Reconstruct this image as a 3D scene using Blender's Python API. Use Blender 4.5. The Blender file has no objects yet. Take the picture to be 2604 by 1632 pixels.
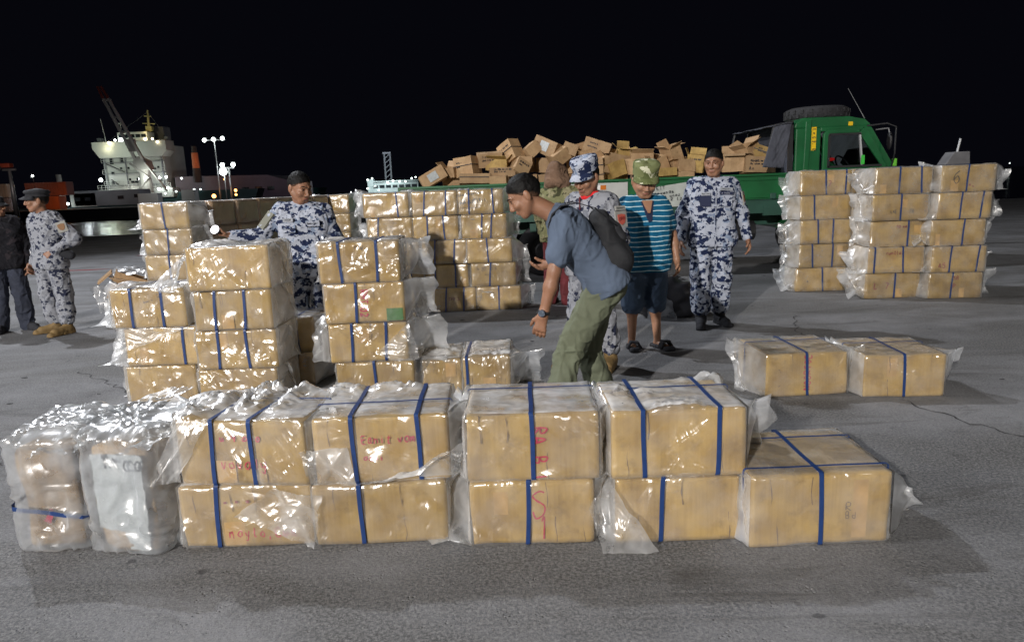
import bpy, bmesh, math, random
import numpy as np
from mathutils import Vector, Matrix, noise as mnoise

S = bpy.context.scene
COL = S.collection
R_ = math.radians

# ------------------------------------------------------------------ camera
cam_d = bpy.data.cameras.new('camera')
cam = bpy.data.objects.new('camera', cam_d)
COL.objects.link(cam)
PITCH, ROLL = R_(11.0), R_(2.2)
fw = Vector((0, math.cos(PITCH), -math.sin(PITCH)))
up0 = Vector((0, math.sin(PITCH), math.cos(PITCH)))
rt0 = Vector((1, 0, 0))
rt = rt0 * math.cos(ROLL) - up0 * math.sin(ROLL)
up = up0 * math.cos(ROLL) + rt0 * math.sin(ROLL)
cam.matrix_world = Matrix(((rt.x, up.x, -fw.x, 0), (rt.y, up.y, -fw.y, 0), (rt.z, up.z, -fw.z, 1.5), (0, 0, 0, 1)))
cam_d.sensor_width = 36
cam_d.lens = 24.61
cam_d.clip_start = 0.05
cam_d.clip_end = 3000
S.camera = cam

# ------------------------------------------------------------------ night sky
W = bpy.data.worlds.new('World')
S.world = W
W.use_nodes = True
wn = W.node_tree.nodes
wn['Background'].inputs[0].default_value = (0.42, 0.44, 0.80, 1)
wn['Background'].inputs[1].default_value = 0.0046
S.view_settings.view_transform = 'Standard'
S.view_settings.look = 'None'
S.view_settings.exposure = -0.12
S.view_settings.gamma = 1.0
S.cycles.transparent_max_bounces = 40
S.cycles.max_bounces = 8

# ------------------------------------------------------------------ floodlights of the quay (their masts are built below)
def spot(name, loc, target, power, col, size=R_(75), radius=0.35):
    d = bpy.data.lights.new(name, 'SPOT')
    d.energy = power
    d.color = col
    d.spot_size = size
    d.spot_blend = 0.6
    d.shadow_soft_size = radius
    o = bpy.data.objects.new(name, d)
    COL.objects.link(o)
    o.location = loc
    o.rotation_euler = (Vector(target) - Vector(loc)).to_track_quat('-Z', 'Y').to_euler()
    return o
KEY_POS = (-10.5, -17.0, 8.8)
FILL_POS = (24.0, -8.0, 10.0)
BACK_POS = (-14.5, 17.5, 19.0)
SIDE_POS = (-18.5, 1.0, 9.5)
spot('key_floodlight', KEY_POS, (1.0, 6.0, 0.5), 32000, (1.0, 0.95, 0.90), R_(80), 0.22)
spot('side_floodlight', SIDE_POS, (0.5, 4.5, 0.0), 5500, (0.95, 0.96, 1.0), R_(80), 0.25)
spot('far_right_floodlight', FILL_POS, (-3.0, 7.0, 0.5), 2300, (1.0, 0.93, 0.84), R_(80), 0.3)
spot('back_floodlight', BACK_POS, (-0.5, 5.0, 0.0), 18000, (0.91, 0.94, 1.0), R_(95), 0.3)

# ------------------------------------------------------------------ object helpers
def link(o, parent=None):
    COL.objects.link(o)
    if parent is not None:
        o.parent = parent
    return o

def tag(o, label, cat, group=None):
    o['label'] = label
    o['category'] = cat
    if group:
        o['group'] = group
    return o

def thing(name, label, cat, loc=(0, 0, 0), rz=0.0, group=None):
    o = bpy.data.objects.new(name, None)
    o.empty_display_size = 0.1
    link(o)
    o.location = loc
    o.rotation_euler = (0, 0, rz)
    return tag(o, label, cat, group)

def mesh(name, verts, faces, m=None, smooth=False):
    me = bpy.data.meshes.new(name)
    if isinstance(verts, np.ndarray):
        verts = verts.reshape(-1, 3)
        nv = len(verts)
        me.vertices.add(nv)
        me.vertices.foreach_set('co', verts.astype(np.float32).ravel())
        f = np.asarray(faces, dtype=np.int32)
        nf, k = f.shape
        me.loops.add(nf * k)
        me.loops.foreach_set('vertex_index', f.ravel())
        me.polygons.add(nf)
        me.polygons.foreach_set('loop_start', np.arange(0, nf * k, k, dtype=np.int32))
        me.update(calc_edges=True)
    else:
        me.from_pydata([tuple(v) for v in verts], [], faces)
        me.update()
    if m is not None:
        me.materials.append(m)
    if smooth:
        me.polygons.foreach_set('use_smooth', [True] * len(me.polygons))
    return me

def put(name, me, parent=None, loc=None, rot=None, kind=None):
    o = bpy.data.objects.new(name, me)
    link(o, parent)
    if loc is not None:
        o.location = loc
    if rot is not None:
        o.rotation_euler = rot
    if kind:
        o['kind'] = kind
    return o

class MB:
    """collects simple shapes into one mesh"""
    def __init__(s):
        s.v = []
        s.f = []
    def add(s, v, f):
        n = len(s.v)
        s.v += [tuple(p) for p in v]
        s.f += [tuple(i + n for i in q) for q in f]
        return s
    def box(s, c, d, M=None):
        x, y, z = d[0] / 2, d[1] / 2, d[2] / 2
        v = [Vector((sx * x, sy * y, sz * z)) for sz in (-1, 1) for sy in (-1, 1) for sx in (-1, 1)]
        if M is not None:
            v = [M @ p for p in v]
        v = [p + Vector(c) for p in v]
        return s.add(v, [(0, 2, 3, 1), (4, 5, 7, 6), (0, 1, 5, 4), (2, 6, 7, 3), (0, 4, 6, 2), (1, 3, 7, 5)])
    def prism(s, pts, axis, a, b):
        """polygon pts (2-D) pushed from a to b along axis 0/1/2"""
        def P(p, t):
            l = [p[0], p[1]]
            l.insert(axis, t)
            return l
        n = len(pts)
        v = [P(p, a) for p in pts] + [P(p, b) for p in pts]
        f = [tuple(range(n))[::-1], tuple(range(n, 2 * n))] + [(i, (i + 1) % n, n + (i + 1) % n, n + i) for i in range(n)]
        return s.add(v, f)
    def tube(s, pts, r, n=8, caps=True):
        pts = [Vector(p) for p in pts]
        rs = r if isinstance(r, (list, tuple)) else [r] * len(pts)
        v = []
        a = None
        for i, p in enumerate(pts):
            d = (pts[min(i + 1, len(pts) - 1)] - pts[max(i - 1, 0)]).normalized()
            if a is None:
                a = d.orthogonal().normalized()
            a = (a - d * a.dot(d)).normalized()
            b = d.cross(a)
            for k in range(n):
                t = 2 * math.pi * k / n
                v.append(p + (a * math.cos(t) + b * math.sin(t)) * rs[i])
        f = []
        for i in range(len(pts) - 1):
            for k in range(n):
                f.append((i * n + k, i * n + (k + 1) % n, (i + 1) * n + (k + 1) % n, (i + 1) * n + k))
        if caps:
            f.append(tuple(range(n))[::-1])
            f.append(tuple((len(pts) - 1) * n + k for k in range(n)))
        return s.add(v, f)
    def lathe(s, prof, M=None, n=24, close=False):
        """prof: (r, z) points, turned about z, then moved by M"""
        v = []
        for r, z in prof:
            for k in range(n):
                t = 2 * math.pi * k / n
                v.append(Vector((r * math.cos(t), r * math.sin(t), z)))
        if M is not None:
            v = [M @ p for p in v]
        f = []
        m = len(prof)
        for i in range(m if close else m - 1):
            j = (i + 1) % m
            for k in range(n):
                f.append((i * n + k, i * n + (k + 1) % n, j * n + (k + 1) % n, j * n + k))
        return s.add(v, f)
    def ball(s, c, r, n=10, M=None):
        rr = r if isinstance(r, (tuple, list)) else (r, r, r)
        m = max(5, n // 2 + 1)
        v = []
        for i in range(m + 1):
            a = math.pi * i / m
            for k in range(n):
                t = 2 * math.pi * k / n
                p = Vector((rr[0] * math.sin(a) * math.cos(t), rr[1] * math.sin(a) * math.sin(t), -rr[2] * math.cos(a)))
                if M is not None:
                    p = M @ p
                v.append(p + Vector(c))
        f = []
        for i in range(m):
            for k in range(n):
                f.append((i * n + k, i * n + (k + 1) % n, (i + 1) * n + (k + 1) % n, (i + 1) * n + k))
        return s.add(v, f)
    def me(s, name, m, smooth=False, bevel=0.0, seg=2):
        me = mesh(name, s.v, s.f, m, False)
        if bevel > 0:
            bm = bmesh.new()
            bm.from_mesh(me)
            bmesh.ops.remove_doubles(bm, verts=bm.verts, dist=1e-5)
            ed = [e for e in bm.edges if len(e.link_faces) == 2 and e.calc_face_angle(0) > 0.5]
            bmesh.ops.bevel(bm, geom=ed, offset=bevel, segments=seg, affect='EDGES', profile=0.6, clamp_overlap=True)
            bm.to_mesh(me)
            bm.free()
        if smooth:
            me.polygons.foreach_set('use_smooth', [True] * len(me.polygons))
        return me
    def obj(s, name, m, parent=None, smooth=False, bevel=0.0, kind=None, seg=2):
        return put(name, s.me(name, m, smooth, bevel, seg), parent, kind=kind)

# ------------------------------------------------------------------ numpy noise
def _hash(ix, iy, iz, seed):
    h = (ix * 374761393 + iy * 668265263 + iz * 2147483647 + seed * 1274126177) & 0xffffffff
    h = ((h ^ (h >> 13)) * 1274126177) & 0xffffffff
    h = h ^ (h >> 16)
    return (h & 0xffff).astype(np.float64) / 32767.5 - 1.0

def vnoise(P, seed=0):
    P = np.asarray(P, dtype=np.float64)
    I = np.floor(P).astype(np.int64)
    F = P - I
    F = F * F * F * (F * (F * 6 - 15) + 10)
    x, y, z = I[..., 0], I[..., 1], I[..., 2]
    fx, fy, fz = F[..., 0], F[..., 1], F[..., 2]
    def L(a, b, t):
        return a + (b - a) * t
    h = lambda a, b, c: _hash(x + a, y + b, z + c, seed)
    return L(L(L(h(0, 0, 0), h(1, 0, 0), fx), L(h(0, 1, 0), h(1, 1, 0), fx), fy),
             L(L(h(0, 0, 1), h(1, 0, 1), fx), L(h(0, 1, 1), h(1, 1, 1), fx), fy), fz)

def folds(P, seed, dirs, across, along, sharp=2.0):
    """ridged noise stretched along given directions: creases"""
    out = np.zeros(P.shape[:-1])
    for i, d in enumerate(dirs):
        d = np.asarray(d, float)
        d = d / np.linalg.norm(d)
        t = P @ d
        Q = P - t[..., None] * d
        Q = Q * across + (t * along)[..., None] * d
        warp = vnoise(P * 5.0, seed + 90 + i)[..., None] * 0.55
        n = vnoise(Q + warp, seed + i * 7)
        out = np.maximum(out, (1 - np.abs(n)) ** (sharp * 2.2))
    return out

# ------------------------------------------------------------------ materials
def mat(name):
    m = bpy.data.materials.new(name)
    m.use_nodes = True
    nt = m.node_tree
    return m, nt, nt.nodes, nt.links, nt.nodes['Principled BSDF']

def simple(name, col, rough=0.6, metal=0.0, var=0.12, scale=6.0, bump=0.0, bscale=40.0, coat=0.0, spec=0.5, detail=4):
    m, nt, n, l, p = mat(name)
    tc = n.new('ShaderNodeTexCoord')
    ns = n.new('ShaderNodeTexNoise')
    ns.inputs['Scale'].default_value = scale
    ns.inputs['Detail'].default_value = detail
    l.new(tc.outputs['Object'], ns.inputs['Vector'])
    r = n.new('ShaderNodeValToRGB')
    r.color_ramp.elements[0].position = 0.3
    r.color_ramp.elements[1].position = 0.7
    r.color_ramp.elements[0].color = (*[c * (1 - var) for c in col], 1)
    r.color_ramp.elements[1].color = (*[min(1, c * (1 + var)) for c in col], 1)
    l.new(ns.outputs[0], r.inputs[0])
    l.new(r.outputs[0], p.inputs['Base Color'])
    p.inputs['Roughness'].default_value = rough
    p.inputs['Metallic'].default_value = metal
    p.inputs['Specular IOR Level'].default_value = spec
    if coat:
        p.inputs['Coat Weight'].default_value = coat
        p.inputs['Coat Roughness'].default_value = 0.08
    if bump:
        b = n.new('ShaderNodeBump')
        b.inputs['Strength'].default_value = bump
        b.inputs['Distance'].default_value = 0.01
        n2 = n.new('ShaderNodeTexNoise')
        n2.inputs['Scale'].default_value = bscale
        n2.inputs['Detail'].default_value = 3
        l.new(tc.outputs['Object'], n2.inputs['Vector'])
        l.new(n2.outputs[0], b.inputs['Height'])
        l.new(b.outputs[0], p.inputs['Normal'])
    return m

def emis(name, col, strength):
    m, nt, n, l, p = mat(name)
    p.inputs['Base Color'].default_value = (*[c * 0.5 for c in col], 1)
    p.inputs['Emission Color'].default_value = (*col, 1)
    p.inputs['Emission Strength'].default_value = strength
    return m

def cardboard_mat(name, c0, c1, dark):
    m, nt, n, l, p = mat(name)
    tc = n.new('ShaderNodeTexCoord')
    oi = n.new('ShaderNodeObjectInfo')
    va = n.new('ShaderNodeVectorMath'); va.operation = 'ADD'
    l.new(tc.outputs['Object'], va.inputs[0])
    mulr = n.new('ShaderNodeMath'); mulr.operation = 'MULTIPLY'; mulr.inputs[1].default_value = 37.0
    l.new(oi.outputs['Random'], mulr.inputs[0])
    l.new(mulr.outputs[0], va.inputs[1])
    # broad tone, faint corrugation streaks and scuffs
    n1 = n.new('ShaderNodeTexNoise'); n1.inputs['Scale'].default_value = 5; n1.inputs['Detail'].default_value = 5
    l.new(va.outputs[0], n1.inputs['Vector'])
    mp = n.new('ShaderNodeMapping'); mp.inputs['Scale'].default_value = (90, 90, 3)
    l.new(va.outputs[0], mp.inputs['Vector'])
    n2 = n.new('ShaderNodeTexNoise'); n2.inputs['Scale'].default_value = 1; n2.inputs['Detail'].default_value = 2
    l.new(mp.outputs[0], n2.inputs['Vector'])
    mx = n.new('ShaderNodeMix'); mx.data_type = 'FLOAT'
    mx.inputs[0].default_value = 0.22
    l.new(n1.outputs[0], mx.inputs[2]); l.new(n2.outputs[0], mx.inputs[3])
    r = n.new('ShaderNodeValToRGB')
    r.color_ramp.elements[0].position = 0.38; r.color_ramp.elements[0].color = (*c0, 1)
    r.color_ramp.elements[1].position = 0.60; r.color_ramp.elements[1].color = (*c1, 1)
    l.new(mx.outputs[0], r.inputs[0])
    n3 = n.new('ShaderNodeTexNoise'); n3.inputs['Scale'].default_value = 11; n3.inputs['Detail'].default_value = 6
    n3.inputs['Roughness'].default_value = 0.7
    l.new(va.outputs[0], n3.inputs['Vector'])
    r3 = n.new('ShaderNodeValToRGB')
    r3.color_ramp.elements[0].position = 0.52; r3.color_ramp.elements[0].color = (0, 0, 0, 1)
    r3.color_ramp.elements[1].position = 0.78; r3.color_ramp.elements[1].color = (0.8, 0.8, 0.8, 1)
    l.new(n3.outputs[0], r3.inputs[0])
    mc = n.new('ShaderNodeMix'); mc.data_type = 'RGBA'
    l.new(r3.outputs[0], mc.inputs[0]); l.new(r.outputs[0], mc.inputs[6]); mc.inputs[7].default_value = (*dark, 1)
    hs = n.new('ShaderNodeHueSaturation')
    rr = n.new('ShaderNodeMapRange'); rr.inputs[3].default_value = 0.76; rr.inputs[4].default_value = 1.08
    l.new(oi.outputs['Random'], rr.inputs[0]); l.new(rr.outputs[0], hs.inputs['Value'])
    l.new(mc.outputs[2], hs.inputs['Color'])
    l.new(hs.outputs[0], p.inputs['Base Color'])
    p.inputs['Roughness'].default_value = 0.72
    b = n.new('ShaderNodeBump'); b.inputs['Strength'].default_value = 0.25; b.inputs['Distance'].default_value = 0.004
    l.new(mx.outputs[0], b.inputs['Height']); l.new(b.outputs[0], p.inputs['Normal'])
    return m

def film_mat(name, milk, tint=(0.90, 0.92, 0.95), rough=0.29, crinkle=0.014):
    """thin polythene: clear where flat, milky in folds, glossy"""
    m = bpy.data.materials.new(name)
    m.use_nodes = True
    nt = m.node_tree; n = nt.nodes; l = nt.links
    n.clear()
    out = n.new('ShaderNodeOutputMaterial')
    tc = n.new('ShaderNodeTexCoord')
    oi = n.new('ShaderNodeObjectInfo')
    va = n.new('ShaderNodeVectorMath'); va.operation = 'ADD'
    mulr = n.new('ShaderNodeMath'); mulr.operation = 'MULTIPLY'; mulr.inputs[1].default_value = 53.0
    l.new(oi.outputs['Random'], mulr.inputs[0])
    l.new(tc.outputs['Object'], va.inputs[0]); l.new(mulr.outputs[0], va.inputs[1])
    tr = n.new('ShaderNodeBsdfTransparent'); tr.inputs[0].default_value = (0.97, 0.97, 0.96, 1)
    di = n.new('ShaderNodeBsdfDiffuse'); di.inputs[0].default_value = (*tint, 1)
    tl = n.new('ShaderNodeBsdfTranslucent'); tl.inputs[0].default_value = (*tint, 1)
    md = n.new('ShaderNodeMixShader'); md.inputs[0].default_value = 0.42
    l.new(di.outputs[0], md.inputs[1]); l.new(tl.outputs[0], md.inputs[2])
    ns = n.new('ShaderNodeTexNoise'); ns.inputs['Scale'].default_value = 7; ns.inputs['Detail'].default_value = 4
    l.new(va.outputs[0], ns.inputs['Vector'])
    mr = n.new('ShaderNodeMapRange')
    mr.inputs[1].default_value = 0.35; mr.inputs[2].default_value = 0.72
    mr.inputs[3].default_value = milk * 0.15; mr.inputs[4].default_value = milk * 2.2
    l.new(ns.outputs[0], mr.inputs[0])
    lw = n.new('ShaderNodeLayerWeight'); lw.inputs[0].default_value = 0.35
    ml = n.new('ShaderNodeMath'); ml.operation = 'MULTIPLY'; ml.inputs[1].default_value = 0.38
    l.new(lw.outputs['Facing'], ml.inputs[0])
    ad = n.new('ShaderNodeMath'); ad.operation = 'ADD'; ad.use_clamp = True
    l.new(mr.outputs[0], ad.inputs[0]); l.new(ml.outputs[0], ad.inputs[1])
    m1 = n.new('ShaderNodeMixShader')
    l.new(ad.outputs[0], m1.inputs[0]); l.new(tr.outputs[0], m1.inputs[1]); l.new(md.outputs[0], m1.inputs[2])
    gl = n.new('ShaderNodeBsdfGlossy'); gl.inputs[0].default_value = (1, 1, 1, 1); gl.inputs['Roughness'].default_value = rough
    # long creases in three directions and a fine crinkle
    def crease(rot, sc, w, spin=None):
        src = va.outputs[0]
        if spin:
            vr = n.new('ShaderNodeVectorRotate'); vr.rotation_type = 'Y_AXIS'
            sm = n.new('ShaderNodeMath'); sm.operation = 'MULTIPLY'; sm.inputs[1].default_value = spin
            l.new(oi.outputs['Random'], sm.inputs[0]); l.new(sm.outputs[0], vr.inputs['Angle']); l.new(src, vr.inputs['Vector'])
            src = vr.outputs[0]
        mp = n.new('ShaderNodeMapping'); mp.inputs['Scale'].default_value = sc; mp.inputs['Rotation'].default_value = rot
        l.new(src, mp.inputs['Vector'])
        t = n.new('ShaderNodeTexNoise'); t.inputs['Scale'].default_value = 1.0; t.inputs['Detail'].default_value = 2.0; t.inputs['Distortion'].default_value = 0.9
        l.new(mp.outputs[0], t.inputs['Vector'])
        s1 = n.new('ShaderNodeMath'); s1.operation = 'SUBTRACT'; s1.inputs[1].default_value = 0.5
        l.new(t.outputs[0], s1.inputs[0])
        ab = n.new('ShaderNodeMath'); ab.operation = 'ABSOLUTE'; l.new(s1.outputs[0], ab.inputs[0])
        iv = n.new('ShaderNodeMath'); iv.operation = 'MULTIPLY_ADD'; iv.inputs[1].default_value = -w; iv.inputs[2].default_value = w * 0.5
        l.new(ab.outputs[0], iv.inputs[0])
        return iv.outputs[0]
    c1 = crease((0.1, 0.8, 0.0), (1.8, 1.8, 9), 1.2, 2.0)
    c2 = crease((0.2, -0.6, 0.1), (2.2, 2.2, 12), 1.0, -2.6)
    c3 = crease((0.3, 1.35, 0.0), (2.5, 2.5, 18), 0.12, 9.0)
    a1 = n.new('ShaderNodeMath'); a1.operation = 'ADD'; l.new(c1, a1.inputs[0]); l.new(c2, a1.inputs[1])
    a2 = n.new('ShaderNodeMath'); a2.operation = 'ADD'; l.new(a1.outputs[0], a2.inputs[0]); l.new(c3, a2.inputs[1])
    gt = n.new('ShaderNodeTexNoise'); gt.inputs['Scale'].default_value = 5.5; gt.inputs['Detail'].default_value = 1
    l.new(va.outputs[0], gt.inputs['Vector'])
    gr = n.new('ShaderNodeMapRange'); gr.inputs[1].default_value = 0.42; gr.inputs[2].default_value = 0.70; gr.inputs[3].default_value = 0.10; gr.inputs[4].default_value = 1.0
    l.new(gt.outputs[0], gr.inputs[0])
    gm = n.new('ShaderNodeMath'); gm.operation = 'MULTIPLY'; l.new(a2.outputs[0], gm.inputs[0]); l.new(gr.outputs[0], gm.inputs[1])
    b = n.new('ShaderNodeBump'); b.inputs['Strength'].default_value = 1.0; b.inputs['Distance'].default_value = crinkle
    l.new(gm.outputs[0], b.inputs['Height'])
    l.new(b.outputs[0], gl.inputs['Normal'])
    lf = n.new('ShaderNodeLayerWeight'); lf.inputs[0].default_value = 0.5
    pw = n.new('ShaderNodeMath'); pw.operation = 'POWER'; pw.inputs[1].default_value = 4.0
    l.new(lf.outputs['Facing'], pw.inputs[0])
    fr = n.new('ShaderNodeMath'); fr.operation = 'MULTIPLY_ADD'; fr.inputs[1].default_value = 0.5; fr.inputs[2].default_value = 0.045
    l.new(pw.outputs[0], fr.inputs[0])
    fm = n.new('ShaderNodeMath'); fm.operation = 'MULTIPLY'; fm.inputs[1].default_value = 2.0; fm.use_clamp = True
    l.new(fr.outputs[0], fm.inputs[0])
    m2 = n.new('ShaderNodeMixShader')
    l.new(fm.outputs[0], m2.inputs[0]); l.new(m1.outputs[0], m2.inputs[1]); l.new(gl.outputs[0], m2.inputs[2])
    l.new(m2.outputs[0], out.inputs[0])
    return m

def camo_mat(name, base, mid, dark, scale=9.0, t_dark=0.56, t_mid=0.6, rough=0.85):
    m, nt, n, l, p = mat(name)
    tc = n.new('ShaderNodeTexCoord')
    oi = n.new('ShaderNodeObjectInfo')
    va = n.new('ShaderNodeVectorMath'); va.operation = 'ADD'
    mulr = n.new('ShaderNodeMath'); mulr.operation = 'MULTIPLY'; mulr.inputs[1].default_value = 23.0
    l.new(oi.outputs['Random'], mulr.inputs[0])
    l.new(tc.outputs['Object'], va.inputs[0]); l.new(mulr.outputs[0], va.inputs[1])
    def th(sc, det, rough_, off, t, squash=(1, 1, 1)):
        mp = n.new('ShaderNodeMapping'); mp.inputs['Location'].default_value = (off, off * 2, off * 3); mp.inputs['Scale'].default_value = squash
        l.new(va.outputs[0], mp.inputs['Vector'])
        t1 = n.new('ShaderNodeTexNoise'); t1.inputs['Scale'].default_value = sc; t1.inputs['Detail'].default_value = det
        t1.inputs['Roughness'].default_value = rough_
        l.new(mp.outputs[0], t1.inputs['Vector'])
        g = n.new('ShaderNodeMath'); g.operation = 'GREATER_THAN'; g.inputs[1].default_value = t
        l.new(t1.outputs[0], g.inputs[0])
        return g.outputs[0]
    m1 = n.new('ShaderNodeMix'); m1.data_type = 'RGBA'
    l.new(th(scale * 0.9, 3, 0.6, 3.1, t_mid), m1.inputs[0])
    m1.inputs[6].default_value = (*base, 1); m1.inputs[7].default_value = (*mid, 1)
    m2 = n.new('ShaderNodeMix'); m2.data_type = 'RGBA'
    l.new(th(scale, 3.2, 0.62, 0.0, t_dark, (1, 1, 1.25)), m2.inputs[0])
    l.new(m1.outputs[2], m2.inputs[6]); m2.inputs[7].default_value = (*dark, 1)
    l.new(m2.outputs[2], p.inputs['Base Color'])
    p.inputs['Roughness'].default_value = rough
    p.inputs['Specular IOR Level'].default_value = 0.2
    n3 = n.new('ShaderNodeTexNoise'); n3.inputs['Scale'].default_value = 28; n3.inputs['Detail'].default_value = 3
    l.new(tc.outputs['Object'], n3.inputs['Vector'])
    b = n.new('ShaderNodeBump'); b.inputs['Strength'].default_value = 0.5; b.inputs['Distance'].default_value = 0.012
    l.new(n3.outputs[0], b.inputs['Height']); l.new(b.outputs[0], p.inputs['Normal'])
    return m

def stripe_mat(name, base, line, period, width):
    m, nt, n, l, p = mat(name)
    tc = n.new('ShaderNodeTexCoord')
    sp = n.new('ShaderNodeSeparateXYZ')
    l.new(tc.outputs['Object'], sp.inputs[0])
    nz = n.new('ShaderNodeTexNoise'); nz.inputs['Scale'].default_value = 5
    l.new(tc.outputs['Object'], nz.inputs['Vector'])
    a = n.new('ShaderNodeMath'); a.operation = 'MULTIPLY_ADD'; a.inputs[1].default_value = 0.035
    l.new(nz.outputs[0], a.inputs[0]); l.new(sp.outputs[2], a.inputs[2])
    d = n.new('ShaderNodeMath'); d.operation = 'DIVIDE'; d.inputs[1].default_value = period
    l.new(a.outputs[0], d.inputs[0])
    f = n.new('ShaderNodeMath'); f.operation = 'FRACT'
    l.new(d.outputs[0], f.inputs[0])
    g = n.new('ShaderNodeMath'); g.operation = 'LESS_THAN'; g.inputs[1].default_value = width
    l.new(f.outputs[0], g.inputs[0])
    mx = n.new('ShaderNodeMix'); mx.data_type = 'RGBA'
    l.new(g.outputs[0], mx.inputs[0]); mx.inputs[6].default_value = (*base, 1); mx.inputs[7].default_value = (*line, 1)
    l.new(mx.outputs[2], p.inputs['Base Color'])
    p.inputs['Roughness'].default_value = 0.85
    p.inputs['Specular IOR Level'].default_value = 0.2
    return m

M = {}
M['card'] = cardboard_mat('cardboard', (0.305, 0.190, 0.054), (0.455, 0.305, 0.098), (0.175, 0.104, 0.032))
M['card2'] = cardboard_mat('brown_cardboard', (0.36, 0.225, 0.115), (0.47, 0.31, 0.165), (0.23, 0.14, 0.07))
M['card_shaded'] = cardboard_mat('shaded_cardboard', (0.13, 0.082, 0.045), (0.37, 0.25, 0.125), (0.07, 0.042, 0.03))  # brown mottled card; dark shading inside the bag put into its colour
M['card_in'] = simple('cardboard_inside', (0.30, 0.185, 0.10), 0.8, var=0.15, scale=8)
M['film'] = film_mat('polythene', 0.085)
M['film_front'] = film_mat('creased_polythene', 0.09, rough=0.25, crinkle=0.025)
M['film_top'] = film_mat('pale_top_polythene', 0.46, rough=0.24)  # milkier for the gathered top film, with back-light glare put into its colour
M['film_loose'] = film_mat('loose_polythene', 0.19)
M['film_bag'] = film_mat('cloudy_polythene', 0.22, (0.66, 0.70, 0.75), 0.30, 0.012)
M['film_thin'] = film_mat('tight_polythene', 0.05)
M['strap'] = simple('blue_strap', (0.014, 0.042, 0.15), 0.35, var=0.15, scale=30)
M['strap_dark'] = simple('dark_strap', (0.02, 0.022, 0.03), 0.4, var=0.15, scale=30)
M['tape'] = simple('yellow_tape', (0.46, 0.285, 0.095), 0.3, var=0.2, scale=12)
M['red_ink'] = simple('red_marker', (0.42, 0.012, 0.05), 0.6, var=0.2, scale=50)
M['maroon_ink'] = simple('maroon_print', (0.20, 0.02, 0.02), 0.6, var=0.2, scale=50)
M['black_ink'] = simple('black_marker', (0.015, 0.017, 0.025), 0.6, var=0.2, scale=50)
M['green_ink'] = simple('green_print', (0.055, 0.17, 0.045), 0.5, var=0.1, scale=20)
M['brown_ink'] = simple('brown_print', (0.16, 0.10, 0.05), 0.7, var=0.2, scale=50)
M['white_sheet'] = simple('white_plastic_sheet', (0.42, 0.45, 0.46), 0.35, var=0.08, scale=14, bump=0.6, bscale=30)

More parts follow.
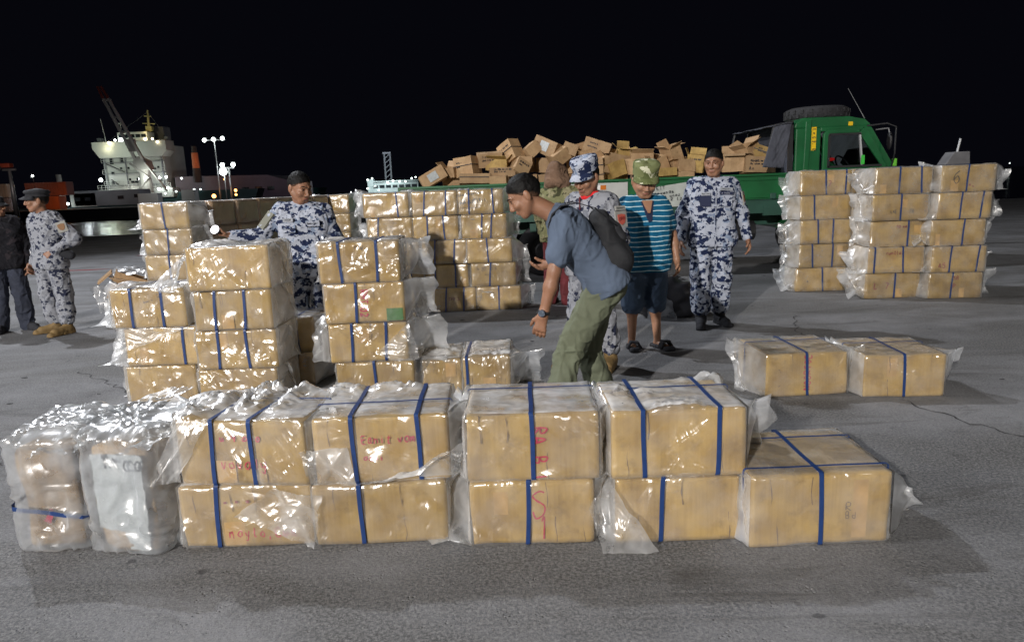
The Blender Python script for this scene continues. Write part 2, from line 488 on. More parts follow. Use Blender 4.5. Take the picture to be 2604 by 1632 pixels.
# ================================================================== THE SETTING
def ground_mat():
    m, nt, n, l, p = mat('quay_concrete')
    tc = n.new('ShaderNodeTexCoord')
    def nz(sc, det, rough=0.6, dist=0.0, map_=None):
        t = n.new('ShaderNodeTexNoise'); t.inputs['Scale'].default_value = sc; t.inputs['Detail'].default_value = det
        t.inputs['Roughness'].default_value = rough; t.inputs['Distortion'].default_value = dist
        if map_:
            mp = n.new('ShaderNodeMapping'); mp.inputs['Scale'].default_value = map_[0]; mp.inputs['Rotation'].default_value = (0, 0, map_[1])
            l.new(tc.outputs['Object'], mp.inputs['Vector']); l.new(mp.outputs[0], t.inputs['Vector'])
        else:
            l.new(tc.outputs['Object'], t.inputs['Vector'])
        return t.outputs[0]
    def ramp(a, p0, c0, p1, c1):
        r = n.new('ShaderNodeValToRGB')
        r.color_ramp.elements[0].position = p0; r.color_ramp.elements[0].color = (*c0, 1)
        r.color_ramp.elements[1].position = p1; r.color_ramp.elements[1].color = (*c1, 1)
        l.new(a, r.inputs[0])
        return r.outputs[0]
    def mixc(f, a, b, mode='MIX', fac=None):
        x = n.new('ShaderNodeMix'); x.data_type = 'RGBA'; x.blend_type = mode
        if f is None:
            x.inputs[0].default_value = fac
        else:
            l.new(f, x.inputs[0])
        l.new(a, x.inputs[6])
        if isinstance(b, tuple):
            x.inputs[7].default_value = (*b, 1)
        else:
            l.new(b, x.inputs[7])
        return x.outputs[2]
    base = ramp(nz(1.1, 9, 0.62), 0.36, (0.082, 0.085, 0.094), 0.64, (0.215, 0.219, 0.235))
    # old stains and tyre wear, drawn out along the quay
    c = mixc(ramp(nz(0.55, 6, 0.6, 0.8, ((1, 2.2, 1), 0.3)), 0.44, (0, 0, 0), 0.60, (0.85, 0.85, 0.85)), base, (0.062, 0.061, 0.060))
    c = mixc(ramp(nz(2.3, 5, 0.7, 0.3), 0.62, (0, 0, 0), 0.76, (0.5, 0.5, 0.5)), c, (0.23, 0.23, 0.235))
    # fine grain and aggregate
    c = mixc(ramp(nz(70, 5, 0.8), 0.42, (0, 0, 0), 0.62, (0.85, 0.85, 0.85)), c, (0.27, 0.27, 0.27))
    c = mixc(ramp(nz(120, 3, 0.75), 0.58, (0, 0, 0), 0.68, (0.8, 0.8, 0.8)), c, (0.035, 0.035, 0.04))
    c = mixc(ramp(nz(0.9, 7, 0.68, 1.2, ((0.6, 3.0, 1), -0.35)), 0.56, (0, 0, 0), 0.70, (0.7, 0.7, 0.7)), c, (0.056, 0.052, 0.048))
    c = mixc(ramp(nz(5.5, 6, 0.75, 0.5), 0.58, (0, 0, 0), 0.74, (0.6, 0.6, 0.6)), c, (0.055, 0.055, 0.058))
    # dark oil drops
    vo = n.new('ShaderNodeTexVoronoi'); vo.inputs['Scale'].default_value = 2.6
    mp = n.new('ShaderNodeMapping'); mp.inputs['Scale'].default_value = (1, 1.1, 1)
    l.new(tc.outputs['Object'], mp.inputs['Vector']); l.new(mp.outputs[0], vo.inputs['Vector'])
    wob = n.new('ShaderNodeMath'); wob.operation = 'MULTIPLY_ADD'; wob.inputs[1].default_value = -0.10
    l.new(nz(14, 3), wob.inputs[0]); l.new(vo.outputs['Distance'], wob.inputs[2])
    c = mixc(ramp(wob.outputs[0], 0.0, (0.6, 0.6, 0.6), 0.016, (0, 0, 0)), c, (0.035, 0.035, 0.04))
    l.new(c, p.inputs['Base Color'])
    p.inputs['Roughness'].default_value = 0.78
    p.inputs['Specular IOR Level'].default_value = 0.35
    # worn relief: undulation, pits, grain
    pit = n.new('ShaderNodeTexVoronoi'); pit.inputs['Scale'].default_value = 55
    l.new(tc.outputs['Object'], pit.inputs['Vector'])
    pr = n.new('ShaderNodeMapRange'); pr.inputs[1].default_value = 0.12; pr.inputs[2].default_value = 0.34
    l.new(pit.outputs['Distance'], pr.inputs[0])
    gate = ramp(nz(7, 5, 0.7), 0.55, (0, 0, 0), 0.62, (1, 1, 1))
    inv = n.new('ShaderNodeMath'); inv.operation = 'SUBTRACT'; inv.inputs[0].default_value = 1.0
    l.new(pr.outputs[0], inv.inputs[1])
    hole = n.new('ShaderNodeMath'); hole.operation = 'MULTIPLY'
    l.new(inv.outputs[0], hole.inputs[0]); l.new(gate, hole.inputs[1])
    add = n.new('ShaderNodeMath'); add.operation = 'MULTIPLY_ADD'; add.inputs[1].default_value = 1.3
    l.new(nz(30, 8, 0.8), add.inputs[0])
    neg = n.new('ShaderNodeMath'); neg.operation = 'MULTIPLY'; neg.inputs[1].default_value = -1.0
    l.new(hole.outputs[0], neg.inputs[0]); l.new(neg.outputs[0], add.inputs[2])
    b = n.new('ShaderNodeBump'); b.inputs['Strength'].default_value = 0.8; b.inputs['Distance'].default_value = 0.007
    l.new(add.outputs[0], b.inputs['Height'])
    l.new(b.outputs[0], p.inputs['Normal'])
    return m

def water_mat():
    m, nt, n, l, p = mat('harbour_water')
    p.inputs['Base Color'].default_value = (0.004, 0.006, 0.010, 1)
    p.inputs['Roughness'].default_value = 0.2
    p.inputs['Specular IOR Level'].default_value = 0.2
    tc = n.new('ShaderNodeTexCoord')
    mp = n.new('ShaderNodeMapping'); mp.inputs['Scale'].default_value = (0.35, 1.0, 1)
    l.new(tc.outputs['Object'], mp.inputs['Vector'])
    t = n.new('ShaderNodeTexNoise'); t.inputs['Scale'].default_value = 1.1; t.inputs['Detail'].default_value = 5
    l.new(mp.outputs[0], t.inputs['Vector'])
    b = n.new('ShaderNodeBump'); b.inputs['Strength'].default_value = 0.6; b.inputs['Distance'].default_value = 0.25
    l.new(t.outputs[0], b.inputs['Height']); l.new(b.outputs[0], p.inputs['Normal'])
    return m

QUAY = [(-70, 28.0), (90, 36.2)]
g = MB()
g.add([(-70, -45, 0), (90, -45, 0), (90, 36.2, 0), (-70, 28.0, 0), (-70, -45, -3), (90, -45, -3), (90, 36.2, -3), (-70, 28.0, -3)],
      [(0, 1, 2, 3), (3, 2, 6, 7), (0, 3, 7, 4), (1, 0, 4, 5), (2, 1, 5, 6)])
ground = g.obj('ground', ground_mat())
ground['kind'] = 'structure'
w = MB()
w.add([(-1500, 20, -2), (1500, 20, -2), (1500, 2500, -2), (-1500, 2500, -2)], [(0, 1, 2, 3)])
water = w.obj('water', water_mat(), kind='structure')

# cracks in the slab
rng = random.Random(5)
M['crack'] = simple('crack_shadow_dirt', (0.035, 0.035, 0.038), 0.9)
def crack(pts, wid, seed):
    r = random.Random(seed)
    P = [Vector((a, b, 0.004)) for a, b in pts]
    out = [P[0]]
    for a, b in zip(P, P[1:]):
        k = max(2, int((b - a).length / 0.035))
        perp = Vector((-(b - a).y, (b - a).x, 0)).normalized()
        for i in range(1, k + 1):
            out.append(a.lerp(b, i / k) + perp * r.gauss(0, 0.007) + perp * 0.02 * math.sin(i * 0.7 + seed))
    v = []
    for i, q in enumerate(out):
        d = (out[min(i + 1, len(out) - 1)] - out[max(0, i - 1)]).normalized()
        perp = Vector((-d.y, d.x, 0))
        ww = wid * (0.25 + 0.9 * r.random())
        v += [q + perp * ww, q - perp * ww]
    f = [(2 * i, 2 * i + 1, 2 * i + 3, 2 * i + 2) for i in range(len(out) - 1)]
    put('crack', mesh('crack', v, f, M['crack']), ground)
crack([(2.55, 4.45), (2.72, 3.95), (2.95, 3.55), (3.05, 3.2), (3.3, 2.7), (3.6, 2.2)], 0.007, 1)
crack([(3.05, 7.4), (2.75, 6.6), (2.85, 6.0), (2.6, 5.5)], 0.006, 2)
crack([(3.3, 3.1), (3.15, 2.6), (3.3, 2.1)], 0.004, 3)
crack([(-3.9, 6.1), (-3.3, 5.6), (-2.9, 5.2)], 0.005, 4)
crack([(-5.2, 4.6), (-3.9, 4.1), (-3.0, 3.9)], 0.004, 5)
M['red_paint'] = simple('worn_red_paint', (0.22, 0.035, 0.04), 0.7, var=0.4, scale=6)
pm = random.Random(3)
for (x, y, lx, ly) in [(-10.2, 22.0, 1.5, 0.35), (-9.0, 19.0, 1.2, 0.16), (-7.9, 25.0, 2.2, 0.3), (-9.9, 15.5, 1.3, 0.1)]:
    v = []
    K = 18
    for i in range(K):
        a = 2 * math.pi * i / K
        rr = 0.6 + 0.5 * pm.random()
        v.append((x + lx * rr * math.cos(a), y + ly * rr * math.sin(a), 0.004))
    put('paint_mark', mesh('paint_mark', v, [tuple(range(K))], M['red_paint']), ground)
# loose bits on the slab
M['debris'] = simple('dark_debris', (0.03, 0.03, 0.033), 0.8, var=0.4, scale=3)
M['pebble'] = simple('pale_grit', (0.20, 0.20, 0.20), 0.8, var=0.3, scale=3)
def scatter(name, m, n_, area, lo, hi, flat, seed):
    r = random.Random(seed)
    b = MB()
    for i in range(n_):
        x, y = r.uniform(*area[0]), r.uniform(*area[1])
        s = r.uniform(lo, hi)
        a = r.random() * 6.28
        k = 5
        top = [(x + s * (0.7 + 0.6 * r.random()) * math.cos(a + 6.28 * j / k), y + s * (0.35 + 0.6 * r.random()) * math.sin(a + 6.28 * j / k), s * flat * (0.6 + r.random())) for j in range(k)]
        bot = [(p[0] * 1.0, p[1] * 1.0, 0.001) for p in top]
        b.add(top + bot, [tuple(range(k))] + [(j, k + j, k + (j + 1) % k, (j + 1) % k) for j in range(k)])
    o = b.obj(name, m, kind='stuff')
    o['label'] = 'scattered flakes of dark debris on the concrete' if 'debris' in name else 'pale grit lying on the concrete in front'
    return o
d0 = scatter('debris', M['debris'], 90, ((-6, 6), (2.6, 12)), 0.008, 0.03, 0.15, 11)
d1 = scatter('grit', M['pebble'], 260, ((-2.6, 2.8), (1.7, 3.2)), 0.0015, 0.004, 0.9, 12)
d2 = scatter('dark_grit', M['debris'], 300, ((-2.8, 3.4), (1.7, 4.4)), 0.002, 0.006, 0.15, 13)
d2['label'] = 'dark specks of grit on the concrete'

# ---- floodlight masts that light the quay (behind and beside the camera)
M['steel'] = simple('galvanised_steel', (0.42, 0.43, 0.44), 0.45, metal=0.6, scale=3)
M['lamp_on'] = emis('floodlight_lens', (1.0, 0.96, 0.88), 30)
for pos, lab in ((KEY_POS, 'tall floodlight mast behind the camera on the quay'), (BACK_POS, 'tall floodlight mast at the water edge of the quay'), (FILL_POS, 'distant floodlight mast far along the quay'), (SIDE_POS, 'floodlight mast standing at the side of the quay')):
    bx, by = pos[0] + (0.9 if pos[0] > 0 else -0.9), pos[1] + (-0.8 if pos[1] < 10 else 0.6)
    t = thing('floodlight_mast', lab, 'light mast', (bx, by, 0))
    MB().tube([(0, 0, 0), (0, 0, pos[2] + 0.8)], [0.16, 0.08], 10).obj('pole', M['steel'], t, True)
    MB().box((0, 0, pos[2] + 0.9), (1.8, 0.12, 0.12)).obj('crossbar', M['steel'], t)
    for k in (-0.7, 0.7):
        h = MB().box((k, 0, pos[2] + 0.62), (0.4, 0.2, 0.34)).obj('lamp_head', M['steel'], t)

# ================================================================== FAR SIDE OF THE HARBOUR
M['far_dark'] = simple('far_quay_wall', (0.05, 0.05, 0.055), 0.8)
fq = MB()
fq.box((-150, 182, -0.9), (230, 110, 2.0))
fq.obj('far_quay', M['far_dark'], kind='structure')
M['ship_white'] = simple('ship_white_paint', (0.62, 0.63, 0.60), 0.5, var=0.1, scale=0.25)
M['ship_grey'] = simple('ship_grey_paint', (0.22, 0.23, 0.25), 0.6, var=0.15, scale=0.3)
M['hull'] = simple('dark_green_hull', (0.015, 0.05, 0.055), 0.5, var=0.2, scale=0.2)
M['crane_paint'] = simple('crane_paint', (0.50, 0.46, 0.47), 0.6, var=0.2, scale=0.3)
M['crane_tip'] = simple('crane_red_tip', (0.22, 0.035, 0.035), 0.6)
M['dark_glass'] = simple('dark_window', (0.02, 0.025, 0.03), 0.15)
M['lamp_white'] = emis('cold_lamp', (0.92, 1.0, 0.96), 14)
M['lamp_warm'] = emis('warm_lamp', (1.0, 0.86, 0.55), 9)
M['lamp_sodium'] = emis('sodium_lamp', (1.0, 0.42, 0.10), 8)
M['lamp_dim'] = emis('dim_lamp', (0.85, 1.0, 0.95), 7)

def bulb(loc, r, m, parent, name='lamp'):
    return put(name, MB().ball((0, 0, 0), r, 10).me(name, m, True), parent, loc)

def point(loc, power, col, r=0.4, name='deck_light'):
    d = bpy.data.lights.new(name, 'POINT')
    d.energy = power; d.color = col; d.shadow_soft_size = r
    o = bpy.data.objects.new(name, d)
    COL.objects.link(o)
    o.location = loc
    return o

# ---- cargo ship, moored end-on
SX, SY = -95.0, 180.0
ship = thing('cargo_ship', 'white cargo ship with lit bridge and raised crane boom across the water', 'ship', (SX, SY, -2))
hb = MB()
hb.prism([(-12, 0), (30, 0), (32, 5.0), (12, 5.0), (11, 3.4), (-13, 3.4)], 1, 1.0, 70)
hb.obj('hull', M['hull'], ship)
sb = MB()
sb.box((0, 10, 10.6), (15.6, 12, 12.8))
sb.box((0.3, 10, 4.9), (19.0, 15, 2.4))
sup = sb.obj('superstructure', M['ship_white'], ship, bevel=0.15)
bw = MB()
bw.prism([(-9.4, 17.9), (-9.4, 16.3), (-7.9, 14.0), (7.9, 14.0), (9.2, 15.4), (9.2, 17.9)], 1, 2.8, 7.5)
bridge = bw.obj('bridge', M['ship_white'], ship)
MB().box((0, 7, 19.2), (7.5, 4, 2.2)).obj('wheelhouse', M['ship_white'], ship, bevel=0.1)
for i in range(5):
    put('window', MB().box((0, 0, 0), (1.15, 0.1, 0.8)).me('window', M['dark_glass']), ship, (-2.9 + i * 1.45, 4.95, 19.3))
for i, (x, z, wd, hh) in enumerate([(-5.6, 13.2, 0.9, 1.5), (-3.0, 13.4, 0.9, 1.5), (5.0, 11.0, 1.0, 0.6), (-5.8, 7.6, 1.2, 1.2), (0.2, 7.8, 3.2, 0.6), (-5.6, 10.2, 0.8, 0.7), (6.4, 8.0, 0.8, 0.7)]):
    put('window', MB().box((0, 0, 0), (wd, 0.1, hh)).me('window', M['dark_glass']), ship, (x, 3.93, z))
# decks, rails and a slanting stair across the front
for z in (7.1, 10.0, 12.8):
    MB().box((0, 3.6, z), (15.8, 0.7, 0.12)).obj('deck_edge', M['ship_grey'], ship)
MB().tube([(-6.8, 3.4, 12.6), (-2.4, 3.4, 10.4)], 0.16, 6).obj('stair', M['far_dark'], ship)
MB().tube([(-6.0, 3.4, 8.6), (-4.4, 3.4, 7.3)], 0.16, 6).obj('stair', M['far_dark'], ship)
rl = MB()
for i in range(20):
    rl.tube([(-9.3 + i * 0.98, 2.6, 6.1), (-9.3 + i * 0.98, 2.6, 7.2)], 0.04, 4)
for z in (6.6, 7.2):
    rl.tube([(-9.3, 2.6, z), (9.4, 2.6, z)], 0.05, 4)
rl.obj('deck_rail', M['ship_white'], ship)
for z in (7.16, 10.06, 12.86):
    b_ = MB()
    for i in range(17):
        b_.tube([(-7.9 + i * 0.98, 3.3, z), (-7.9 + i * 0.98, 3.3, z + 1.0)], 0.04, 4)
    b_.tube([(-7.9, 3.3, z + 0.5), (7.8, 3.3, z + 0.5)], 0.035, 4); b_.tube([(-7.9, 3.3, z + 1.0), (7.8, 3.3, z + 1.0)], 0.045, 4)
    b_.obj('deck_rail', M['ship_white'], ship)
for i in range(6):
    for z in (8.5, 11.3):
        if (i * 3 + int(z)) % 4:
            put('window', MB().box((0, 0, 0), (0.5, 0.1, 0.6)).me('window', M['dark_glass']), ship, (-3.4 + i * 1.9, 3.93, z))
for x, w_ in ((-7.2, 0.22), (-2.0, 0.18), (2.4, 0.2), (7.3, 0.25)):
    MB().tube([(x, 3.7, 6.2), (x, 3.7, 16.6)], w_, 6).obj('vent_pipe', M['ship_grey'], ship)
MB().box((-8.9, 6.2, 18.5), (0.9, 1.6, 1.2)).box((8.3, 6.2, 18.4), (0.8, 1.6, 1.0)).obj('wing_locker', M['ship_grey'], ship)
MB().tube([(-4.2, 8, 20.3), (-4.2, 8, 22.6)], 0.1, 6).box((-4.2, 8, 22.7), (1.6, 0.3, 0.3)).obj('radar', M['ship_white'], ship)
rg = MB()
for e in ((-7.4, 6, 17.9), (8.8, 6, 17.9), (0, 12, 17.0)):
    rg.tube([(3.2, 8, 25.4), e], 0.03, 4)
rg.obj('rigging', M['ship_grey'], ship)
MB().box((3.0, 13, 19.5), (4.5, 4, 5.0)).obj('funnel', M['ship_grey'], ship, bevel=0.2)
mast = MB()
mast.tube([(3.0, 8, 20), (3.3, 8, 25.8)], [0.5, 0.2], 8)
mast.tube([(1.6, 8, 22.6), (4.8, 8, 22.4)], 0.15, 6)
mast.tube([(2.2, 8, 24.4), (4.0, 8, 24.3)], 0.12, 6)
mast.box((3.2, 8, 21.2), (1.6, 1.2, 1.2))
mast.obj('mast', simple('mast_yellow_paint', (0.5, 0.45, 0.2), 0.6), ship)
MB().tube([(-7.4, 6, 17.8), (-8.0, 6, 24.0)], [0.12, 0.05], 5).obj('antenna', M['ship_white'], ship)
# the deck crane in front
crn = MB()
crn.tube([(6.4, -4, 5.0), (6.4, -4, 11.0)], [1.6, 1.3], 14)
crn.prism([(5.0, 10.4), (8.4, 10.4), (7.8, 12.6), (5.8, 13.6), (4.6, 12.4)], 1, -5.6, -2.6)
crane = crn.obj('crane', M['crane_paint'], ship)
a, bq = Vector((6.8, -4.6, 10.6)), Vector((1.6, -10.0, 29.4))
for sx in (-0.95, 0.95):
    MB().tube([a + Vector((sx, 0, 0)), a.lerp(bq, 0.86) + Vector((sx * 0.62, 0, 0))], [0.48, 0.34], 4).obj('jib_rail', M['crane_paint'], crane)
    MB().tube([a.lerp(bq, 0.86) + Vector((sx * 0.62, 0, 0)), bq + Vector((sx * 0.4, 0, 0))], [0.34, 0.28], 4).obj('jib_tip', M['crane_tip'], crane)
jc = MB()
for t in (0.1, 0.28, 0.46, 0.64, 0.84):
    q = a.lerp(bq, t)
    jc.tube([q + Vector((-0.95, 0, 0)), q + Vector((0.95, 0, 0))], 0.3, 4)
jc.box(a.lerp(bq, 0.30) + Vector((0, 0.3, 0)), (1.7, 0.8, 3.0))
jc.obj('jib_brace', M['crane_paint'], crane)
jc2 = MB()
for x0, x1, z0, z1 in ((7.6, 12.0, 12.2, 5.2), (4.0, 8.0, 12.0, 8.4), (8.0, 5.0, 8.8, 5.2)):
    jc2.tube([(x0, -5.7, z0), (x1, -5.4, z1)], 0.28, 5)
jc2.obj('crane_stay', M['crane_paint'], crane)
for (x, y, z, r, m) in [(-7.9, 2.0, 8.6, 0.42, 'lamp_white'), (-6.4, 1.6, 5.4, 0.42, 'lamp_white'), (-4.6, 2.2, 17.6, 0.36, 'lamp_warm'), (-2.9, 4.6, 18.4, 0.5, 'lamp_white'), (-4.3, 4.6, 18.4, 0.25, 'lamp_white'),
                        (3.4, 4.6, 18.4, 0.34, 'lamp_warm'), (5.2, 4.6, 18.4, 0.28, 'lamp_warm'), (7.4, 2.4, 17.4, 0.28, 'lamp_warm'), (3.6, -1.0, 8.4, 0.40, 'lamp_white'), (7.0, 2.0, 8.6, 0.3, 'lamp_white'),
                        (8.7, 2.0, 8.7, 0.3, 'lamp_white'), (-0.5, 2.2, 5.6, 0.3, 'lamp_white'), (6.6, 1.8, 5.8, 0.3, 'lamp_white'), (8.9, 1.8, 6.0, 0.3, 'lamp_white'), (13.0, 1.0, 8.2, 0.22, 'lamp_white'),
                        (8.6, 0.6, 4.6, 0.22, 'lamp_dim'), (11.4, 0.6, 5.0, 0.22, 'lamp_dim'), (13.0, 0.6, 5.0, 0.2, 'lamp_dim'), (16.0, 0.6, 5.3, 0.26, 'lamp_dim'), (17.6, 0.6, 5.3, 0.18, 'lamp_dim'), (3.8, 0.6, 1.2, 0.16, 'lamp_dim')]:
    bulb((x, y, z), r, M[m], ship, 'deck_lamp')
for (x, y, z, p, c) in [(-3, -6, 16.5, 15000, (0.85, 1.0, 0.82)), (-7.2, -1.5, 9.5, 3600, (0.9, 1, 0.95)), (4, -7.5, 8.5, 7500, (0.88, 1, 0.84)), (-1, 0.5, 6.3, 2600, (1, 0.97, 0.85)), (7.6, -1.5, 9.0, 3800, (0.95, 1, 0.95)), (-5.6, 1.6, 16.2, 1500, (1, 0.95, 0.6)), (4, 4, 20.5, 1500, (1, 0.8, 0.4)), (-13, -4, 10, 2500, (0.9, 0.95, 1))]:
    point((SX + x + (4 if abs(x - 4) < 0.5 and y < 0 else 0), SY + y, z - 2), p * 0.085, c)

# ---- low craft and deck gear in front of the ship
tug = thing('harbour_barge', 'low dark barge with grey deckhouse moored before the white ship', 'barge', (-84, 150, -2))
MB().prism([(-18, 0), (24, 0), (26, 2.6), (-20, 2.2)], 1, 0, 8).obj('hull', M['hull'], tug)
MB().box((-1, 4, 4.0), (14, 5, 3.2)).obj('deckhouse', M['ship_grey'], tug, bevel=0.1)
MB().box((-6, 3.5, 3.4), (5.5, 4, 3.6)).obj('wheelhouse', M['ship_white'], tug, bevel=0.1)
for x, z in ((-7.2, 3.9), (-5.0, 3.9), (2, 4.0), (5.5, 4.2)):
    put('window', MB().box((0, 0, 0), (1.2, 0.1, 0.7)).me('window', M['dark_glass']), tug, (x, 1.45 if x < -2 else 1.45, z))
MB().box((8, 2, 3.6), (4.2, 2, 2.0)).obj('deck_crate', M['ship_white'], tug)
MB().box((16.5, 2, 3.9), (2.8, 2, 2.2)).obj('deck_crate', M['ship_white'], tug)
MB().tube([(-10.6, 2, 2), (-10.8, 2, 9.2)], [0.5, 0.5], 8).obj('vent_pipe', M['ship_white'], tug, True)
bulb((-9.4, -0.4, 3.0), 0.26, M['lamp_white'], tug, 'deck_lamp')
bulb((-8.2, -0.4, 3.05), 0.26, M['lamp_white'], tug, 'deck_lamp')
point((-86, 145, 6), 420, (0.9, 0.96, 1.0))
point((-72, 146, 5), 260, (0.9, 0.96, 1.0))

# ---- orange-lit chimney and shed
ch = thing('chimney_stack', 'orange lit factory chimney rising from a dark shed by the ship', 'chimney', (-78.4, 182, 0))
MB().lathe([(1.0, 5), (0.95, 8.6)], n=16).obj('base', M['far_dark'], ch, True)
MB().lathe([(0.9, 8.6), (0.78, 12.4)], n=16).obj('shaft', simple('orange_brick', (0.55, 0.20, 0.10), 0.8), ch, True)
MB().lathe([(0.66, 12.4), (0.62, 14.0)], n=16).obj('flue', M['far_dark'], ch, True)
point((-76, 176, 9.5), 420, (1.0, 0.45, 0.2))
sh = thing('quay_shed', 'dim mauve quayside shed under the orange chimney', 'shed', (-72, 186, 0))
MB().prism([(-14, 0), (16, 0), (16, 4.6), (10, 6.4), (-14, 6.8)], 1, 0, 20).obj('wall', simple('mauve_cladding', (0.20, 0.16, 0.19), 0.8, scale=0.4), sh)
for x in (4, 7.4, 10.6):
    put('window', MB().box((0, 0, 0), (1.8, 0.1, 1.0)).me('window', M['dark_glass']), sh, (x, -0.06, 3.0))
point((-60, 168, 8), 900, (0.9, 0.8, 1.0))
bulb((-0.5, -2, 5.6), 0.15, M['lamp_sodium'], sh)

# ---- containers and sheds under the sodium lamp at the left
for i, (x, z, lx, col, lab) in enumerate([(-60.6, 0.1, 6.2, (0.40, 0.12, 0.05), 'rust red shipping container at ground level, right end of the lit yard'), (-60.0, 2.75, 8.0, (0.20, 0.065, 0.05), 'dark red shipping container stacked on the right end of the yard'),
                                          (-66.6, 2.75, 4.6, (0.42, 0.38, 0.34), 'cream shipping container stacked beside the dark red one'), (-67.2, 0.1, 6.0, (0.30, 0.27, 0.30), 'grey shipping container below the cream one'),
                                          (-74.2, 1.3, 7.6, (0.27, 0.24, 0.25), 'grey flat roofed container behind the head of the standing officer')]):
    c = thing('shipping_container', lab, 'container', (x * 1.49, 140, z), 0, 'containers in the far yard')
    mm = simple('container_paint', col, 0.6, var=0.15, scale=0.6)
    MB().box((0, 0, 1.3), (lx, 2.4, 2.55)).obj('body', mm, c, bevel=0.05)
    rb = MB()
    k = int(lx / 0.5)
    for j in range(k):
        rb.box((-lx / 2 + (j + 0.5) * lx / k, -1.23, 1.3), (0.22, 0.06, 2.3))
    r_ = rb.obj('corrugation', mm, c); r_['kind'] = 'stuff'
point((-84.5, 134, 2.6), 300, (1.0, 0.36, 0.10), 0.2, 'sodium_light')
point((-93, 133, 5.4), 160, (1.0, 0.62, 0.4), 0.2, 'sodium_light')
point((-104, 132, 4.5), 110, (1.0, 0.8, 0.7), 0.2, 'sodium_light')

# ---- lamp posts of the far quay
def lamp_post(name, label, x, y, h, heads, m, z0=0.0, arm=1.2, r=0.16, hr=0.4):
    t = thing(name, label, 'lamp post', (x, y, z0), 0, 'lamp posts across the harbour')
    MB().tube([(0, 0, 0), (0, 0, h)], [r, r * 0.6], 8).obj('pole', M['steel'], t, True)
    MB().tube([(-arm, 0, h), (arm, 0, h)], r * 0.5, 6).obj('crossarm', M['steel'], t)
    for hx, hz in heads:
        o = MB().box((hx, 0, h + hz + hr * 0.9), (hr * 1.8, hr * 1.4, hr * 0.6)).obj('lamp_head', M['steel'], t)
        bulb((hx, -0.35, h + hz), hr, m, o)
    return t
lamp_post('lamp_post', 'tallest lamp post with three lamps beside the chimney', -48.2, 120, 10.6, ((-1.5, 0.0), (0, 0.1), (1.5, 0.2)), M['lamp_white'], arm=1.8, hr=0.3)
lamp_post('lamp_post', 'short bright post with two upswept lamps right of the tallest one', -46.3, 120, 6.0, ((-0.9, 0.5), (0.9, 0.5)), M['lamp_white'], arm=0.9, r=0.22, hr=0.34)
lamp_post('lamp_post', 'lamp post with one dazzling lamp low between the other two', -47.95, 122, 5.2, ((0.0, 0.3),), M['lamp_white'], arm=0.4, r=0.12, hr=0.62)
lp = lamp_post('lamp_post', 'pale lamp post with red hood at the left edge', -41.4, 60, 4.3, ((-0.6, 0.15),), M['far_dark'], z0=-0.0, arm=0.55, r=0.2, hr=0.2)
MB().box((-0.5, 0, 4.65), (1.5, 0.6, 0.36)).obj('lamp_hood', simple('red_hood', (0.45, 0.08, 0.04), 0.5), lp, bevel=0.08)
point((-40, 57, 4.0), 60, (1, 0.85, 0.8), 0.1, 'post_light')
point((-47, 116, 5.5), 500, (0.95, 0.97, 1.0), 0.3, 'post_light')
for i, (x, y, z, m, r, lab) in enumerate([(-48.9, 119, 1.5, 'lamp_sodium', 0.34, 'amber beacon lamp low left of the short lamp post'), (-45.2, 119, 2.3, 'lamp_sodium', 0.24, 'upper amber beacon right of the short lamp post'), (-45.2, 119, 1.6, 'lamp_sodium', 0.2, 'lower amber beacon right of the short lamp post'),
                                       (-105, 139, 6.2, 'lamp_white', 0.2, 'small white lamp on a stub post above the grey container'), (-91.0, 138, 6.6, 'lamp_white', 0.2, 'small white lamp on a stub post above the dark red container'), (183.4, 260, 2.3, 'lamp_dim', 0.16, 'single tiny lamp on a far buoy mast right of the stacks')]):
    t = thing('beacon', lab, 'beacon', (x, y, z), 0, 'small lights across the harbour')
    MB().tube([(0, 0.1, -z - 0.5 if i < 5 else -z - 2), (0, 0.1, 0.0)], 0.05, 5).obj('stem', M['far_dark'], t)
    bulb((0, 0, 0), r, M[m], t)

# ---- far lit vessel in the middle
fv = thing('passenger_ferry', 'low pale ferry strung with deck lamps far across the water', 'ferry', (-35.2, 220, -2))
M['ferry'] = simple('ferry_paint', (0.42, 0.47, 0.48), 0.5, scale=0.4)
MB().prism([(-14, 0), (8, 0), (9, 2.8), (-15, 2.8)], 1, 0, 8).obj('hull', M['ship_grey'], fv)
MB().box((0, 4, 4.2), (15.6, 6, 2.8)).obj('deckhouse', M['ferry'], fv)
MB().box((0, 4, 6.0), (15.9, 6.6, 0.3)).obj('roof', M['ferry'], fv)
MB().box((-6.8, 1.8, 5.6), (1.8, 3, 2.2)).obj('wheelhouse', M['ferry'], fv)
for i in range(7):
    put('window', MB().box((0, 0, 0), (1.5, 0.1, 0.9)).me('window', M['dark_glass']), fv, (-5.4 + i * 2.0, 0.94, 4.4))
for (x, z, r) in [(-7.6, 6.6, .26), (-6.2, 7.0, .26), (-4.4, 3.4, .2), (-1.5, 5.6, .3), (0.2, 6.0, .3), (2.2, 5.8, .26), (4.0, 5.7, .24), (6.0, 6.6, .26), (7.2, 6.9, .22), (7.4, 3.5, .22), (-7.8, 4.0, .25), (-7.8, 2.6, .22), (-11, 2.9, .22), (-13, 3.1, .16), (0.5, 2.6, .2), (5, 2.6, .16)]:
    bulb((x, 0.4, z), r, M['lamp_dim'], fv, 'deck_lamp')
point((-36, 214, 4), 2500, (0.85, 1.0, 0.98))
point((-42, 215, 3), 900, (0.85, 1.0, 0.98))
tw = thing('lattice_tower', 'dim grey tower rising behind the far ferry', 'tower', (-37.2, 226, -2))
tb = MB()
for sx in (-0.9, 0.9):
    tb.tube([(sx, 0, 0), (sx, 0, 14.6)], 0.28, 5)
